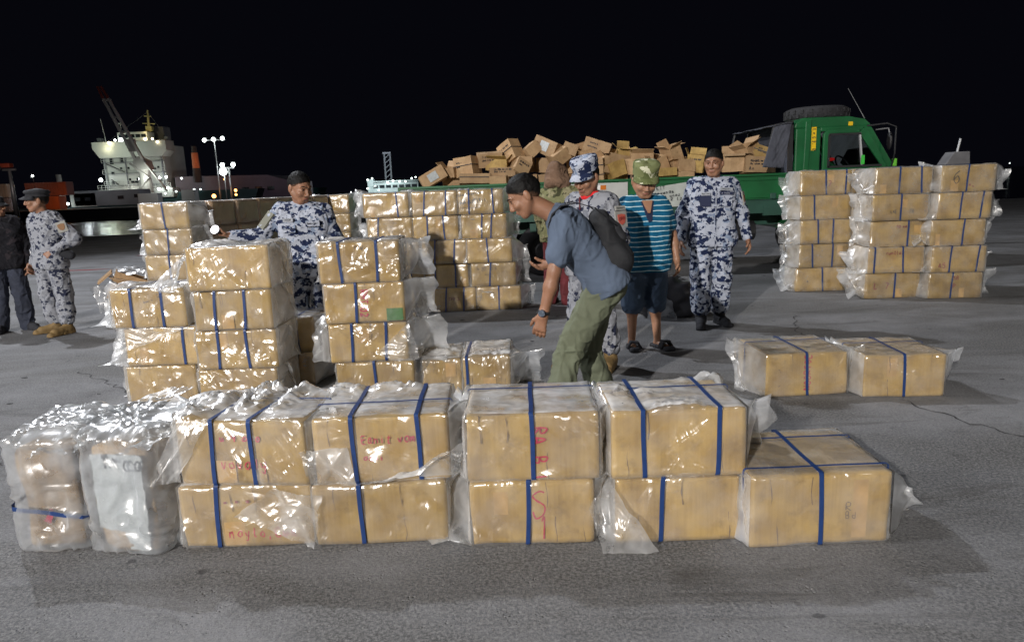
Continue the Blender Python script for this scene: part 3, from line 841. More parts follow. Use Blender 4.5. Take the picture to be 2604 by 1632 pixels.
for i in range(9):
    tb.tube([(-0.9, 0, 1 + i * 1.5), (0.9, 0, 2.5 + i * 1.5)], 0.14, 4)
tb.box((0, 0, 14.7), (2.6, 1.6, 0.5))
tb.obj('frame', M['ship_grey'], tw)
point((-38, 218, 13), 1200, (0.8, 0.85, 1.0))

# ================================================================== CARTONS IN PLASTIC
def shell(Wd, Dp, Ht, r, off, res, bottom=True, sides=True):
    """rounded box surface: points, outward directions, quads"""
    hx, hy, hz = Wd / 2, Dp / 2, Ht / 2
    nx, ny, nz = max(4, int(Wd / res)), max(4, int(Dp / res)), max(4, int(Ht / res))
    def grid(a, b, n1, n2):
        u = np.linspace(-1, 1, n1 + 1); v = np.linspace(-1, 1, n2 + 1)
        U, V = np.meshgrid(u, v, indexing='ij')
        return U, V
    P, F, base = [], [], 0
    def addface(X, Y, Z, flip):
        nonlocal base
        n1, n2 = X.shape
        P.append(np.stack([X * hx, Y * hy, Z * hz], -1).reshape(-1, 3))
        i, j = np.meshgrid(np.arange(n1 - 1), np.arange(n2 - 1), indexing='ij')
        a = (base + i * n2 + j).ravel()
        q = np.stack([a, a + n2, a + n2 + 1, a + 1], 1)
        F.append(q[:, ::-1] if flip else q)
        base += n1 * n2
    U, V = grid(0, 0, nx, nz); o = np.ones_like(U)
    addface(U, -o, V, False); addface(U, o, V, True)
    if sides:
        U, V = grid(0, 0, ny, nz); o = np.ones_like(U)
        addface(o, U, V, False); addface(-o, U, V, True)
    U, V = grid(0, 0, nx, ny); o = np.ones_like(U)
    addface(U, V, o, False)
    if bottom:
        addface(U, V, -o, True)
    P = np.concatenate(P); F = np.concatenate(F)
    key = np.round(P, 5)
    _, idx, inv = np.unique(key, axis=0, return_index=True, return_inverse=True)
    inv = inv.ravel()
    P = P[idx]; F = inv[F]
    inner = np.array([max(hx - r, 1e-4), max(hy - r, 1e-4), max(hz - r, 1e-4)])
    C = np.clip(P, -inner, inner)
    Dv = P - C
    ln = np.linalg.norm(Dv, axis=1)
    N = Dv / np.maximum(ln, 1e-9)[:, None]
    Q = C + N * (r + off)
    Q[:, 2] += hz
    return Q, N, F

def carton_mesh(name, Wd, Dp, Ht, seed, m, bow=0.004, res=0.05):
    P, N, F = shell(Wd, Dp, Ht, 0.010, -0.001, res)
    d = vnoise(P * 4.2, seed) * bow + vnoise(P * 11, seed + 1) * bow * 0.35
    P = P + N * (np.minimum(d, 0.002))[:, None]
    P[:, 2] = np.maximum(P[:, 2], 0.001)
    return mesh(name, P, F, m, True)

def gusset(Wd, Dp, Ht, s, d, seed, fringe=0.05, droop=0.0, tilt=0.9, n=56, open_=0.62):
    """the loose bag end past one short side: side outline pinched to a wavy seam"""
    r = np.random.RandomState(seed)
    t = np.linspace(0, 2 * np.pi, n, endpoint=False)
    hy, hz = Dp / 2 + 0.004, Ht / 2 + 0.003
    c, sn = np.cos(t), np.sin(t)
    k = 1.0 / np.maximum(np.abs(c) , np.abs(sn))
    y = np.clip(c * k, -1, 1) * hy
    z = np.clip(sn * k, -1, 1) * hz
    L = [(0, 0.02), (0.18, 1), (0.38, 1), (0.58, 1), (0.76, 1), (0.9, 1), (1.0, 1), (1.12, 1), (1.3, 1), (1.5, 1)]
    hl = math.hypot(hy, hz) * open_
    dirs = np.array([math.cos(tilt), math.sin(tilt)])
    proj = (y * dirs[0] + z * dirs[1]) / max(1e-6, math.hypot(hy, hz))
    yc, zc = r.uniform(-0.15, 0.15) * Dp, droop
    Sy = yc + dirs[0] * proj * hl * 1.35
    Sz = zc + dirs[1] * proj * hl * 1.35
    side = np.sign(y * -dirs[1] + z * dirs[0])
    ph = r.uniform(0, 6.28, 4)
    V = []
    for i, (v, a) in enumerate(L):
        e = min(1.0, v)
        e2 = e ** 0.75
        puff = math.sin(math.pi * min(1, e)) * 0.022
        yy = y * (1 - e2) + Sy * e2 + c * puff
        zz = z * (1 - e2) + Sz * e2 + sn * puff
        xx = np.full(n, d * v if v <= 1 else d + (v - 1) / 0.5 * fringe)
        wav = (np.sin(t * 2 + ph[0]) + 0.8 * np.sin(t * 4 + ph[1] + v * 1.5) + 0.35 * np.sin(t * 7 + ph[2])) * 0.006 * (0.3 + v)
        xx = xx + wav * (1.4 if v > 0.2 else 0.0)
        q = wav * 0.8 + side * 0.0015
        yy = yy - dirs[1] * q * (1 if v > 0 else 0)
        zz = zz + dirs[0] * q * (1 if v > 0 else 0)
        if v > 1:
            fan = 1 + (v - 1) * 0.55
            yy = yc + (yy - yc) * fan + 0.025 * np.sin(proj * 5 + ph[3]) * (v - 1) * 2
            zz = zc + (zz - zc) * fan - (v - 1) * 0.05
        zz = np.maximum(zz + Ht / 2, 0.006 + 0.004 * (1 + np.sin(t * 3)))
        V.append(np.stack([s * (Wd / 2 + 0.004 + xx), yy, zz], -1))
    V = np.array(V)
    m = len(L)
    i, j = np.meshgrid(np.arange(m - 1), np.arange(n), indexing='ij')
    a = (i * n + j).ravel(); b = (i * n + (j + 1) % n).ravel()
    F = np.stack([a, b, b + n, a + n], 1)
    if s < 0:
        F = F[:, ::-1]
    V = V.reshape(-1, 3)
    V = V + np.stack([vnoise(V * 8, seed + 1), vnoise(V * 8, seed + 2), vnoise(V * 8, seed + 3)], -1) * 0.008 * np.clip((np.abs(V[:, 0:1]) - Wd / 2) / 0.05, 0, 1)
    V[:, 2] = np.maximum(V[:, 2], 0.004)
    return V, F

def sheet(corners, nu, nv, seed, amp=0.02, sag=0.0):
    """a loose crumpled sheet between four corners (counter-clockwise)"""
    a, b, c, d = [np.array(p, float) for p in corners]
    u, v = np.meshgrid(np.linspace(0, 1, nu), np.linspace(0, 1, nv), indexing='ij')
    U, V = u[..., None], v[..., None]
    P = a * (1 - U) * (1 - V) + b * U * (1 - V) + c * U * V + d * (1 - U) * V
    nn = np.cross(b - a, d - a); nn = nn / np.linalg.norm(nn)
    diag = ((c - a) / np.linalg.norm(c - a), (b - d) / np.linalg.norm(b - d))
    w = folds(P, seed, diag, 24, 3.0, 1.2) - 0.45
    w2 = vnoise(P * 9, seed + 5)
    edge = np.sin(np.pi * u) * 0.5 + 0.5
    P = P + nn * ((w * amp + w2 * amp * 0.8) * edge)[..., None]
    # ragged outline
    rag = vnoise(P * 22, seed + 9) * 0.012
    P = P + ((c - a) / np.linalg.norm(c - a)) * (rag * (np.abs(u - 0.5) * 2) ** 6)[..., None]
    P[..., 2] -= sag * np.sin(np.pi * u) * np.sin(np.pi * v)
    i, j = np.meshgrid(np.arange(nu - 1), np.arange(nv - 1), indexing='ij')
    q = (i * nv + j).ravel()
    F = np.stack([q, q + nv, q + nv + 1, q + 1], 1)
    return P.reshape(-1, 3), F

def film_mesh(name, Wd, Dp, Ht, seed, m, straps=(), res=0.018, amp=0.011, ends=((0.07, 0.04), (0.07, 0.04)), sheets=(), top_amp=1.0, droops=(0, 0), tilts=(0.9, 2.2), milky=True):
    P, N, F = shell(Wd, Dp, Ht, 0.016, 0.003, res, bottom=False, sides=True)
    r = np.random.RandomState(seed)
    dirs = [(r.uniform(-1, 1), r.uniform(-0.3, 0.3), r.uniform(0.4, 1) * r.choice([-1, 1])) for _ in range(3)]
    dirs.append((1, r.uniform(-.6, .6), 0.25 * r.uniform(-1, 1)))
    f1 = folds(P, seed, dirs, 12, 1.8, 1.7)
    f2 = folds(P, seed + 40, dirs[1:3] + [(r.uniform(-1, 1), 0.2, r.uniform(-1, 1))], 22, 3.0, 1.4)
    gate = np.clip(0.5 + 0.9 * vnoise(P * 4.0, seed + 60), 0.12, 1)
    bulge = np.clip(vnoise(P * 5.5, seed + 70), -0.2, 1) * 0.5
    d = amp * (f1 * 0.9 * gate + f2 * 0.32 * gate + bulge * 0.5)
    if len(straps):
        k = np.ones(len(P))
        for s in straps:
            k = np.minimum(k, np.clip(np.abs(P[:, 0] - s) / 0.045, 0.0, 1))
        d = d * (0.08 + 0.92 * k)
    d = d * np.where(N[:, 2] > 0.7, top_amp, 1.0)
    d = d * np.clip(P[:, 2] / 0.03, 0.2, 1)
    P = P + N * d[:, None]
    P[:, 2] = np.maximum(P[:, 2], 0.003)
    Vs, Fs = [P], [F]
    n = len(P)
    for s, e, dr, ti in ((-1, ends[0], droops[0], tilts[0]), (1, ends[1], droops[1], tilts[1])):
        if e is None:
            continue
        v, f = gusset(Wd, Dp, Ht, s, e[0], seed + 200 + s, e[1], dr, ti, open_=e[2] if len(e) > 2 else 0.55)
        Vs.append(v); Fs.append(f + n); n += len(v)
    for k, (cs, am, sg) in enumerate(sheets):
        v, f = sheet(cs, 26, 18, seed + 300 + k, am, sg)
        v[:, 2] = np.maximum(v[:, 2], 0.006)
        Vs.append(v); Fs.append(f + n); n += len(v)
    Fa = np.concatenate(Fs)
    me = mesh(name, np.concatenate(Vs), Fa, m, True)
    me.materials.append(M['film_top'])
    mi = np.zeros(len(Fa), np.int32)
    mi[:len(F)] = (N[F, 2] > 0.72).all(1) & milky
    me.materials.append(M['film_loose'])
    mi[len(F):] = 2
    me.polygons.foreach_set('material_index', mi)
    return me

def strap_mesh(name, a_len, Ht, width, off, axis, m, seed=0, shear=0.0, under=True):
    """band wound round a carton: axis 0 = loop across the front (in the y-z plane), axis 1 = loop along the length"""
    h = a_len / 2 + off
    r = 0.012
    pts = []
    def corner(cy, cz, a0):
        for k in range(5):
            a = a0 + math.pi / 2 * k / 4
            pts.append((cy + r * math.cos(a), cz + r * math.sin(a)))
    zb, zt = 0.002, Ht + off
    corner(h - r, zt - r, 0); corner(-h + r, zt - r, math.pi / 2); corner(-h + r, zb + r, math.pi); corner(h - r, zb + r, 1.5 * math.pi)
    out = []
    rnd = random.Random(seed)
    for i, p in enumerate(pts):
        q = pts[(i + 1) % len(pts)]
        ln = math.hypot(q[0] - p[0], q[1] - p[1])
        k = max(1, int(ln / 0.05))
        for j in range(k):
            out.append((p[0] + (q[0] - p[0]) * j / k, p[1] + (q[1] - p[1]) * j / k))
    v = []
    n = len(out)
    ph = rnd.random() * 6
    for i, (a, z) in enumerate(out):
        x = 0.0015 * math.sin(i * 0.9 + ph) + shear * (z - Ht / 2) - shear * (a if z > Ht * 0.9 else (-h if a < 0 else h)) * 0.3
        for e in (0.0, 0.0012):
            cy = a + (e if a > 0 else -e) * (1 if abs(a) > h - r else 0)
            cz = z + (e if z > Ht / 2 else 0) * (1 if abs(a) < h - r * 0.5 else 0.5)
            for w in (-width / 2, width / 2):
                v.append((x + w, cy, cz) if axis == 0 else (cy, x + w, cz))
    f = []
    for i in range(n):
        j = (i + 1) % n
        a, b = 4 * i, 4 * j
        f += [(a, a + 1, b + 1, b), (a + 2, b + 2, b + 3, a + 3), (a, b, b + 2, a + 2), (a + 1, a + 3, b + 3, b + 1)]
    return mesh(name, v, f, m, False)

# ---- hand lettering: strokes in a unit cell, drawn as ribbons
GL = {
 'a': [[(.75, .1), (.75, .6), (.4, .65), (.15, .35), (.35, .05), (.7, .2)]], 'b': [[(.2, 1), (.2, 0), (.6, .05), (.7, .35), (.5, .55), (.2, .45)]],
 'c': [[(.8, .5), (.45, .65), (.15, .35), (.4, .02), (.8, .12)]], 'd': [[(.75, 1), (.75, 0), (.3, .05), (.2, .35), (.4, .55), (.75, .45)]],
 'e': [[(.15, .35), (.75, .38), (.5, .65), (.2, .45), (.25, .08), (.75, .08)]], 'g': [[(.7, .55), (.35, .62), (.2, .35), (.5, .15), (.7, .4), (.68, -.25), (.25, -.3)]],
 'i': [[(.4, .6), (.45, 0)], [(.4, .85), (.42, .8)]], 'l': [[(.4, 1.05), (.45, .05), (.65, 0)]], 'j': [[(.6, .6), (.55, -.25), (.2, -.2)]],
 'm': [[(.05, 0), (.08, .6), (.2, .62), (.4, .1), (.45, .6), (.65, .6), (.75, 0)]], 'n': [[(.15, 0), (.18, .6), (.3, .55), (.6, .6), (.7, 0)]],
 'o': [[(.5, .62), (.15, .45), (.2, .08), (.6, .02), (.78, .35), (.5, .62)]], 'p': [[(.2, -.35), (.2, .6), (.65, .6), (.7, .25), (.25, .15)]],
 'q': [[(.75, -.35), (.72, .6), (.3, .58), (.25, .2), (.7, .18)]], 'r': [[(.2, 0), (.25, .6)], [(.25, .35), (.5, .62), (.75, .5)]],
 's': [[(.75, .6), (.3, .62), (.2, .4), (.7, .25), (.6, .02), (.15, .05)]], 't': [[(.45, .95), (.4, .1), (.7, .05)], [(.15, .6), (.75, .65)]],
 'u': [[(.15, .6), (.2, .08), (.55, .05), (.7, .6), (.75, 0)]], 'v': [[(.1, .6), (.4, 0), (.75, .65)]], 'w': [[(.05, .6), (.25, 0), (.45, .45), (.65, 0), (.85, .6)]],
 'y': [[(.15, .6), (.3, .2), (.65, .25)], [(.75, .62), (.55, -.3), (.2, -.3)]], 'z': [[(.1, .6), (.75, .6), (.15, .02), (.8, .02)]],
 'A': [[(.05, 0), (.4, 1), (.8, 0)], [(.2, .35), (.65, .35)]], 'B': [[(.15, 0), (.15, 1), (.6, .95), (.6, .6), (.15, .5), (.7, .45), (.7, .05), (.15, 0)]],
 'C': [[(.8, .8), (.45, 1), (.12, .6), (.2, .1), (.6, 0), (.85, .15)]], 'E': [[(.8, 1), (.15, 1), (.15, 0), (.8, 0)], [(.15, .5), (.65, .5)]],
 'G': [[(.8, .85), (.4, 1), (.12, .5), (.4, 0), (.8, .1), (.8, .45), (.5, .45)]], 'J': [[(.7, 1), (.65, .1), (.3, 0), (.1, .2)]],
 'K': [[(.15, 0), (.15, 1)], [(.75, 1), (.15, .45), (.8, 0)]], 'L': [[(.2, 1), (.2, 0), (.75, 0)]], 'M': [[(.05, 0), (.1, 1), (.45, .4), (.8, 1), (.85, 0)]],
 'N': [[(.12, 0), (.12, 1), (.78, 0), (.78, 1)]], 'O': [[(.45, 1), (.1, .6), (.2, .1), (.6, 0), (.85, .5), (.6, .95), (.45, 1)]], 'P': [[(.15, 0), (.15, 1), (.7, .95), (.7, .55), (.15, .5)]],
 'R': [[(.15, 0), (.15, 1), (.7, .95), (.65, .55), (.15, .5), (.8, 0)]], 'S': [[(.8, .85), (.45, 1), (.15, .8), (.35, .55), (.75, .4), (.7, .1), (.3, 0), (.1, .15)]],
 'T': [[(.05, 1), (.85, 1)], [(.45, 1), (.45, 0)]], 'U': [[(.12, 1), (.15, .1), (.5, 0), (.78, .15), (.78, 1)]],
 '0': [[(.45, 1), (.12, .6), (.2, .1), (.55, 0), (.8, .4), (.7, .9), (.45, 1)]], '1': [[(.3, .8), (.5, 1), (.5, 0)]], '2': [[(.15, .8), (.45, 1), (.75, .75), (.15, 0), (.85, .02)]],
 '5': [[(.75, 1), (.25, 1), (.2, .55), (.65, .55), (.75, .2), (.4, 0), (.1, .1)]], '6': [[(.75, 1), (.3, .7), (.15, .25), (.45, 0), (.75, .2), (.55, .5), (.2, .35)]],
 '7': [[(.1, 1), (.8, 1), (.35, 0)]], '8': [[(.5, .5), (.2, .75), (.5, 1), (.78, .75), (.5, .5), (.15, .2), (.5, 0), (.82, .22), (.5, .5)]], '9': [[(.75, .7), (.4, 1), (.18, .7), (.45, .5), (.75, .7), (.6, 0)]],
 ',': [[(.4, .1), (.3, -.2)]], '.': [[(.35, .0), (.5, .08)]], '-': [[(.15, .35), (.7, .38)]], '/': [[(.15, -.1), (.7, 1.1)]], '"': [[(.2, .9), (.5, .8)], [(.35, .6), (.7, .55)]], '_': [[(0, -.15), (1, -.1)]],
}
def smooth_line(p):
    if len(p) < 3:
        return p
    out = []
    q = [p[0]] + list(p) + [p[-1]]
    for i in range(1, len(q) - 2):
        for k in range(4):
            t = k / 4
            o = []
            for c in (0, 1):
                a, b, d, e = q[i - 1][c], q[i][c], q[i + 1][c], q[i + 2][c]
                o.append(0.5 * (2 * b + (d - a) * t + (2 * a - 5 * b + 4 * d - e) * t * t + (3 * b - a - 3 * d + e) * t ** 3))
            out.append(tuple(o))
    out.append(p[-1])
    return out

def lettering(text, h, pen, seed=0, aspect=0.8, wob=0.10, rot=0.0):
    """list of flat ribbons (u, v) for a written word, height h, starting at the origin"""
    r = random.Random(seed)
    polys = []
    x = 0.0
    for chh in text:
        for st in GL.get(chh, []):
            pts = [((x + a * aspect + r.uniform(-wob, wob) * .5) * h, (b + r.uniform(-wob, wob)) * h) for a, b in st]
            pts = smooth_line(pts)
            L_, R2 = [], []
            for i, p in enumerate(pts):
                a = pts[max(0, i - 1)]; b = pts[min(len(pts) - 1, i + 1)]
                dx, dy = b[0] - a[0], b[1] - a[1]
                n = math.hypot(dx, dy) or 1
                w = pen * (0.7 + 0.5 * r.random()) / 2
                L_.append((p[0] - dy / n * w, p[1] + dx / n * w)); R2.append((p[0] + dy / n * w, p[1] - dx / n * w))
            for i in range(len(pts) - 1):
                polys.append((L_[i], R2[i], R2[i + 1], L_[i + 1]))
        x += aspect * (1.12 if chh != ' ' else 0.9)
    ca, sa = math.cos(rot), math.sin(rot)
    return [[(a * ca - b * sa, a * sa + b * ca) for a, b in q] for q in polys]

def writing(parent, dims, face, pos, text, h, pen, m, seed=0, rot=0.0, aspect=0.8, name='handwriting', lift=0.0022):
    Wd, Dp, Ht = dims
    v, f = [], []
    for q in lettering(text, h, pen, seed, aspect, rot=rot):
        n = len(v)
        for a, b in q:
            a += pos[0]; b += pos[1]
            v.append((a, -Dp / 2 - lift, b) if face == 'front' else (a, b, Ht + lift) if face == 'top' else (Wd / 2 + lift, a, b))
        f.append(tuple(range(n, n + 4)))
    if not v:
        return None
    me = mesh(name, v, f, m)
    bm = bmesh.new(); bm.from_mesh(me)
    bmesh.ops.recalc_face_normals(bm, faces=bm.faces)
    bm.to_mesh(me); bm.free()
    return put(name, me, parent)

def patch(parent, dims, face, x0, x1, y0, y1, m, name='tape', lift=0.0016):
    Wd, Dp, Ht = dims
    P = [(x0, y0), (x1, y0), (x1, y1), (x0, y1)]
    v = [(a, -Dp / 2 - lift, b) if face == 'front' else (a, b, Ht + lift) for a, b in P]
    return put(name, mesh(name, v, [(0, 1, 2, 3)], m), parent)

SW, SD, SH = 0.55, 0.45, 0.285
CART = [carton_mesh('carton', SW, SD, SH, 10 + i, M['card']) for i in range(4)]
CART2 = [carton_mesh('carton', SW, SD, SH, 30 + i, M['card2']) for i in range(4)]
FILMS = []
for i in range(9):
    rr = random.Random(40 + i)
    FILMS.append(film_mesh('plastic_film', SW, SD, SH, 500 + i * 13, M['film'], res=0.017, amp=0.012,
                           ends=((rr.uniform(.04, .12), rr.uniform(.04, .10)), (rr.uniform(.05, .15), rr.uniform(.04, .11))),
                           droops=(rr.uniform(-.08, .05), rr.uniform(-.08, .05)), tilts=(rr.uniform(.5, 1.6), rr.uniform(1.6, 2.7)),
                           straps=(-0.1, 0.12)))
TIGHT = [film_mesh('plastic_film', SW, SD, SH, 800 + i * 17, M['film_thin'], res=0.03, amp=0.008, ends=(None, None)) for i in range(3)]
STRAPS = [strap_mesh('strap', SD, SH, 0.016, 0.0085, 0, M['strap'], i, (0.0, 0.05, -0.06, 0.09)[i]) for i in range(4)]
LONG = strap_mesh('strap', SW, SH, 0.012, 0.0105, 1, M['strap'], 9)
SEEN = {'n': 0}

def carton(label, cx, yf, z, rz=0.0, size=(SW, SD, SH), straps=(0.0,), long=(), film='loose', group=None, seed=0, hi=False, card='card', ends=None, sheets=(), top_amp=1.0, amp=0.012, tapes=True, droops=(0, 0), tilts=(0.9, 2.2), milky=True):
    """one taped carton in a plastic bag; (cx, yf) is the middle of its lower front edge"""
    Wd, Dp, Ht = size
    c, s = math.cos(rz), math.sin(rz)
    r = random.Random(seed * 7 + 3)
    root = thing('wrapped_carton', label, 'carton', (cx - s * Dp / 2, yf + c * Dp / 2, z), rz, group)
    if hi:
        put('carton', carton_mesh('carton', Wd, Dp, Ht, seed, M[card], res=0.022, bow=0.010), root)
        for q in range(3):
            x = r.uniform(-0.42, 0.42) * Wd
            z0 = r.choice([0.0, 0.55]) * Ht + 0.01
            v = [(x + dx + r.uniform(-0.002, 0.002) + 0.004 * math.sin(t * 5 + q), -Dp / 2 - 0.0018, z0 + t * Ht * r.uniform(0.38, 0.44)) for t in (0, .25, .5, .75, 1) for dx in (0, 0.0028)]
            put('seam', mesh('seam', v, [(2 * i, 2 * i + 1, 2 * i + 3, 2 * i + 2) for i in range(4)], M['brown_ink']), root)
        put('plastic_film', film_mesh('plastic_film', Wd, Dp, Ht, seed * 31 + 7, M['film_front'], straps, 0.0095, amp * 1.35, ends or ((0.06, 0.04), (0.06, 0.04)), sheets, top_amp, droops, tilts, milky), root)
        for k, x in enumerate(straps):
            put('strap', strap_mesh('strap', Dp, Ht, 0.0185, 0.0085, 0, M['strap'], seed + k, r.uniform(-0.06, 0.06)), root, (x, 0, 0))
        for y in long:
            put('strap', strap_mesh('strap', Wd, Ht, 0.0125, 0.0115, 1, M['strap'], seed + 5), root, (0, y, 0))
    else:
        sc = (Wd / SW, Dp / SD, Ht / SH)
        def P(name, me, loc=None):
            o = put(name, me, root, loc)
            o.scale = sc
            return o
        P('carton', (CART if card == 'card' else CART2)[seed % 4])
        if film == 'loose':
            P('plastic_film', FILMS[seed % 9])
        elif film == 'tight':
            P('plastic_film', TIGHT[seed % 3])
        for k, x in enumerate(straps):
            P('strap', STRAPS[(seed + k * 2) % 4], (x, 0, 0))
        for y in long:
            P('strap', LONG, (0, y, 0))
    if tapes and film and r.random() < 0.55:
        x = r.uniform(-0.42, 0.36) * Wd
        lo = r.choice([0.012, 0.5 * Ht])
        patch(root, size, 'front', x, x + r.uniform(0.05, 0.10), lo, lo + r.uniform(0.3, 0.46) * Ht, M['tape'])
    return root

# ------------------------------------------------------------------ front row
G1 = 'cartons in the front row'
d = (0.575, 0.45, 0.285)
A2 = carton('strapped carton with long red scrawl, under the leftmost two strap carton in front', -1.17, 2.81, 0, 0.0, d, (-0.13,), (), group=G1, seed=1, hi=True, ends=((0.11, 0.08), (0.06, 0.09)), amp=0.014,
            sheets=((((-0.05, -0.245, 0.15), (0.30, -0.30, 0.02), (0.34, -0.26, 0.24), (0.12, -0.24, 0.27)), 0.03, 0.0),))
writing(A2, d, 'front', (-0.09, 0.045), 'naylo,Cun', 0.045, 0.005, M['red_ink'], 3, aspect=0.66)
writing(A2, d, 'front', (-0.10, 0.20), '- - -', 0.03, 0.012, M['maroon_ink'], 4)
A1 = carton('creased carton with two slanting blue straps and red scrawl, above another red scrawled one', -1.16, 2.80, 0.288, -0.13, d, (-0.13, 0.05), (0.06,), group=G1, seed=2, hi=True, ends=((0.13, 0.09), (0.06, 0.05)), amp=0.016, top_amp=2.4,
            sheets=((((-0.12, -0.24, 0.30), (-0.27, -0.235, 0.29), (-0.40, -0.30, 0.02), (-0.30, -0.25, 0.02)), 0.03, 0.0),))
writing(A1, d, 'front', (-0.095, 0.195), 'u 9 apa', 0.032, 0.006, M['red_ink'], 5)
writing(A1, d, 'front', (-0.10, 0.075), 'vovaJy', 0.045, 0.005, M['red_ink'], 6, aspect=0.7)
writing(A1, d, 'top', (-0.12, -0.08), 'Tap', 0.12, 0.008, M['black_ink'], 7, aspect=1.1)
B2 = carton('plain carton with one blue strap, below the one with black scrawl on top', -0.595, 2.795, 0, 0.02, (0.57, 0.45, 0.275), (-0.08,), (), group=G1, seed=3, hi=True, ends=((0.03, 0.02), (0.04, 0.03)), amp=0.010)
d = (0.57, 0.45, 0.29)
B1 = carton('two strap carton with black scrawl on its pale top, second in the front row', -0.57, 2.80, 0.28, 0.03, d, (-0.115, 0.16), (-0.05,), group=G1, seed=4, hi=True, ends=((0.12, 0.08), (0.08, 0.08)), amp=0.015, top_amp=1.5,
            sheets=((((-0.12, -0.25, 0.01), (0.16, -0.29, 0.05), (0.36, -0.27, 0.20), (0.30, -0.24, 0.02)), 0.03, 0.0), (((-0.30, -0.24, 0.01), (-0.10, -0.27, 0.015), (-0.14, -0.25, 0.17), (-0.34, -0.25, 0.16)), 0.025, 0.0)))
writing(B1, d, 'top', (-0.09, -0.02), '2111cr-2', 0.06, 0.009, M['black_ink'], 8, aspect=0.5)
writing(B1, d, 'top', (-0.09, -0.15), '5.i oa', 0.06, 0.008, M['strap_dark'], 9, aspect=0.6)
writing(B1, d, 'front', (-0.085, 0.175), 'Eanit vamt', 0.035, 0.0048, M['red_ink'], 10, aspect=0.68)
writing(B1, d, 'front', (-0.08, 0.10), 'azni', 0.025, 0.006, M['red_ink'], 11)
d = (0.52, 0.45, 0.285)
C2 = carton('front row carton with one blue strap and a big red letter S', 0.055, 2.735, 0, 0.0, d, (-0.02,), (), group=G1, seed=5, hi=True, ends=((0.11, 0.08), (0.08, 0.09)), amp=0.013)
writing(C2, d, 'front', (0.0, 0.12), 'S', 0.13, 0.008, M['red_ink'], 12, aspect=0.5)
writing(C2, d, 'front', (0.03, 0.03), '1', 0.09, 0.007, M['red_ink'], 13, aspect=0.4)
d = (0.55, 0.45, 0.29)
C1 = carton('smooth front row carton whose blue strap runs over red vertical lettering', 0.065, 2.735, 0.288, -0.02, d, (0.0,), (0.12,), group=G1, seed=6, hi=True, ends=((0.03, 0.02), (0.05, 0.04)), amp=0.010, top_amp=0.5)
writing(C1, d, 'front', (0.005, 0.235), 'RAHB l', 0.05, 0.008, M['red_ink'], 14, rot=-1.57, aspect=0.75)
writing(C1, d, 'top', (0.16, -0.08), 'c,s', 0.05, 0.008, M['black_ink'], 15)
writing(C1, d, 'top', (0.025, 0.18), 'MIL B', 0.03, 0.005, M['maroon_ink'], 16, rot=-1.57)
writing(C1, d, 'top', (-0.19, -0.19), '- T', 0.05, 0.006, M['black_ink'], 17)
patch(C1, d, 'top', -0.20, -0.11, -0.21, -0.14, M['tape'], 'label')
d = (0.525, 0.45, 0.285)
D2 = carton('one strap carton under the wide rippled two strap carton in the front row', 0.665, 2.715, 0, 0.0, d, (-0.075,), (), group=G1, seed=7, hi=True, ends=((0.10, 0.09), (0.08, 0.09)), amp=0.013,
            sheets=((((-0.30, -0.25, 0.30), (-0.38, -0.28, 0.20), (-0.33, -0.32, 0.01), (-0.10, -0.33, 0.006)), 0.035, 0.0),))
d = (0.555, 0.45, 0.29)
D1 = carton('wide two strap carton with rippled unmarked top, beside the single crossed strap carton', 0.665, 2.715, 0.288, 0.01, d, (-0.145, 0.16), (0.07,), group=G1, seed=8, hi=True, ends=((0.04, 0.05), (0.06, 0.07)), amp=0.012, top_amp=2.0)
d = (0.575, 0.50, 0.31)
E0 = carton('single wrapped carton with crossed blue straps at the right end of the front row', 1.225, 2.64, 0, 0.01, d, (0.0,), (-0.19, 0.14), group=G1, seed=9, hi=True, ends=((0.05, 0.06), (0.19, 0.03, 0.22)), amp=0.012, top_amp=0.4, droops=(0, -0.07), tilts=(0.9, 1.7), milky=False)
writing(E0, d, 'front', (0.10, 0.15), 'R', 0.035, 0.004, M['brown_ink'], 18)
writing(E0, d, 'front', (0.10, 0.115), 'Bd', 0.028, 0.004, M['brown_ink'], 19)
patch(E0, d, 'front', 0.13, 0.19, 0.03, 0.28, M['tape'])

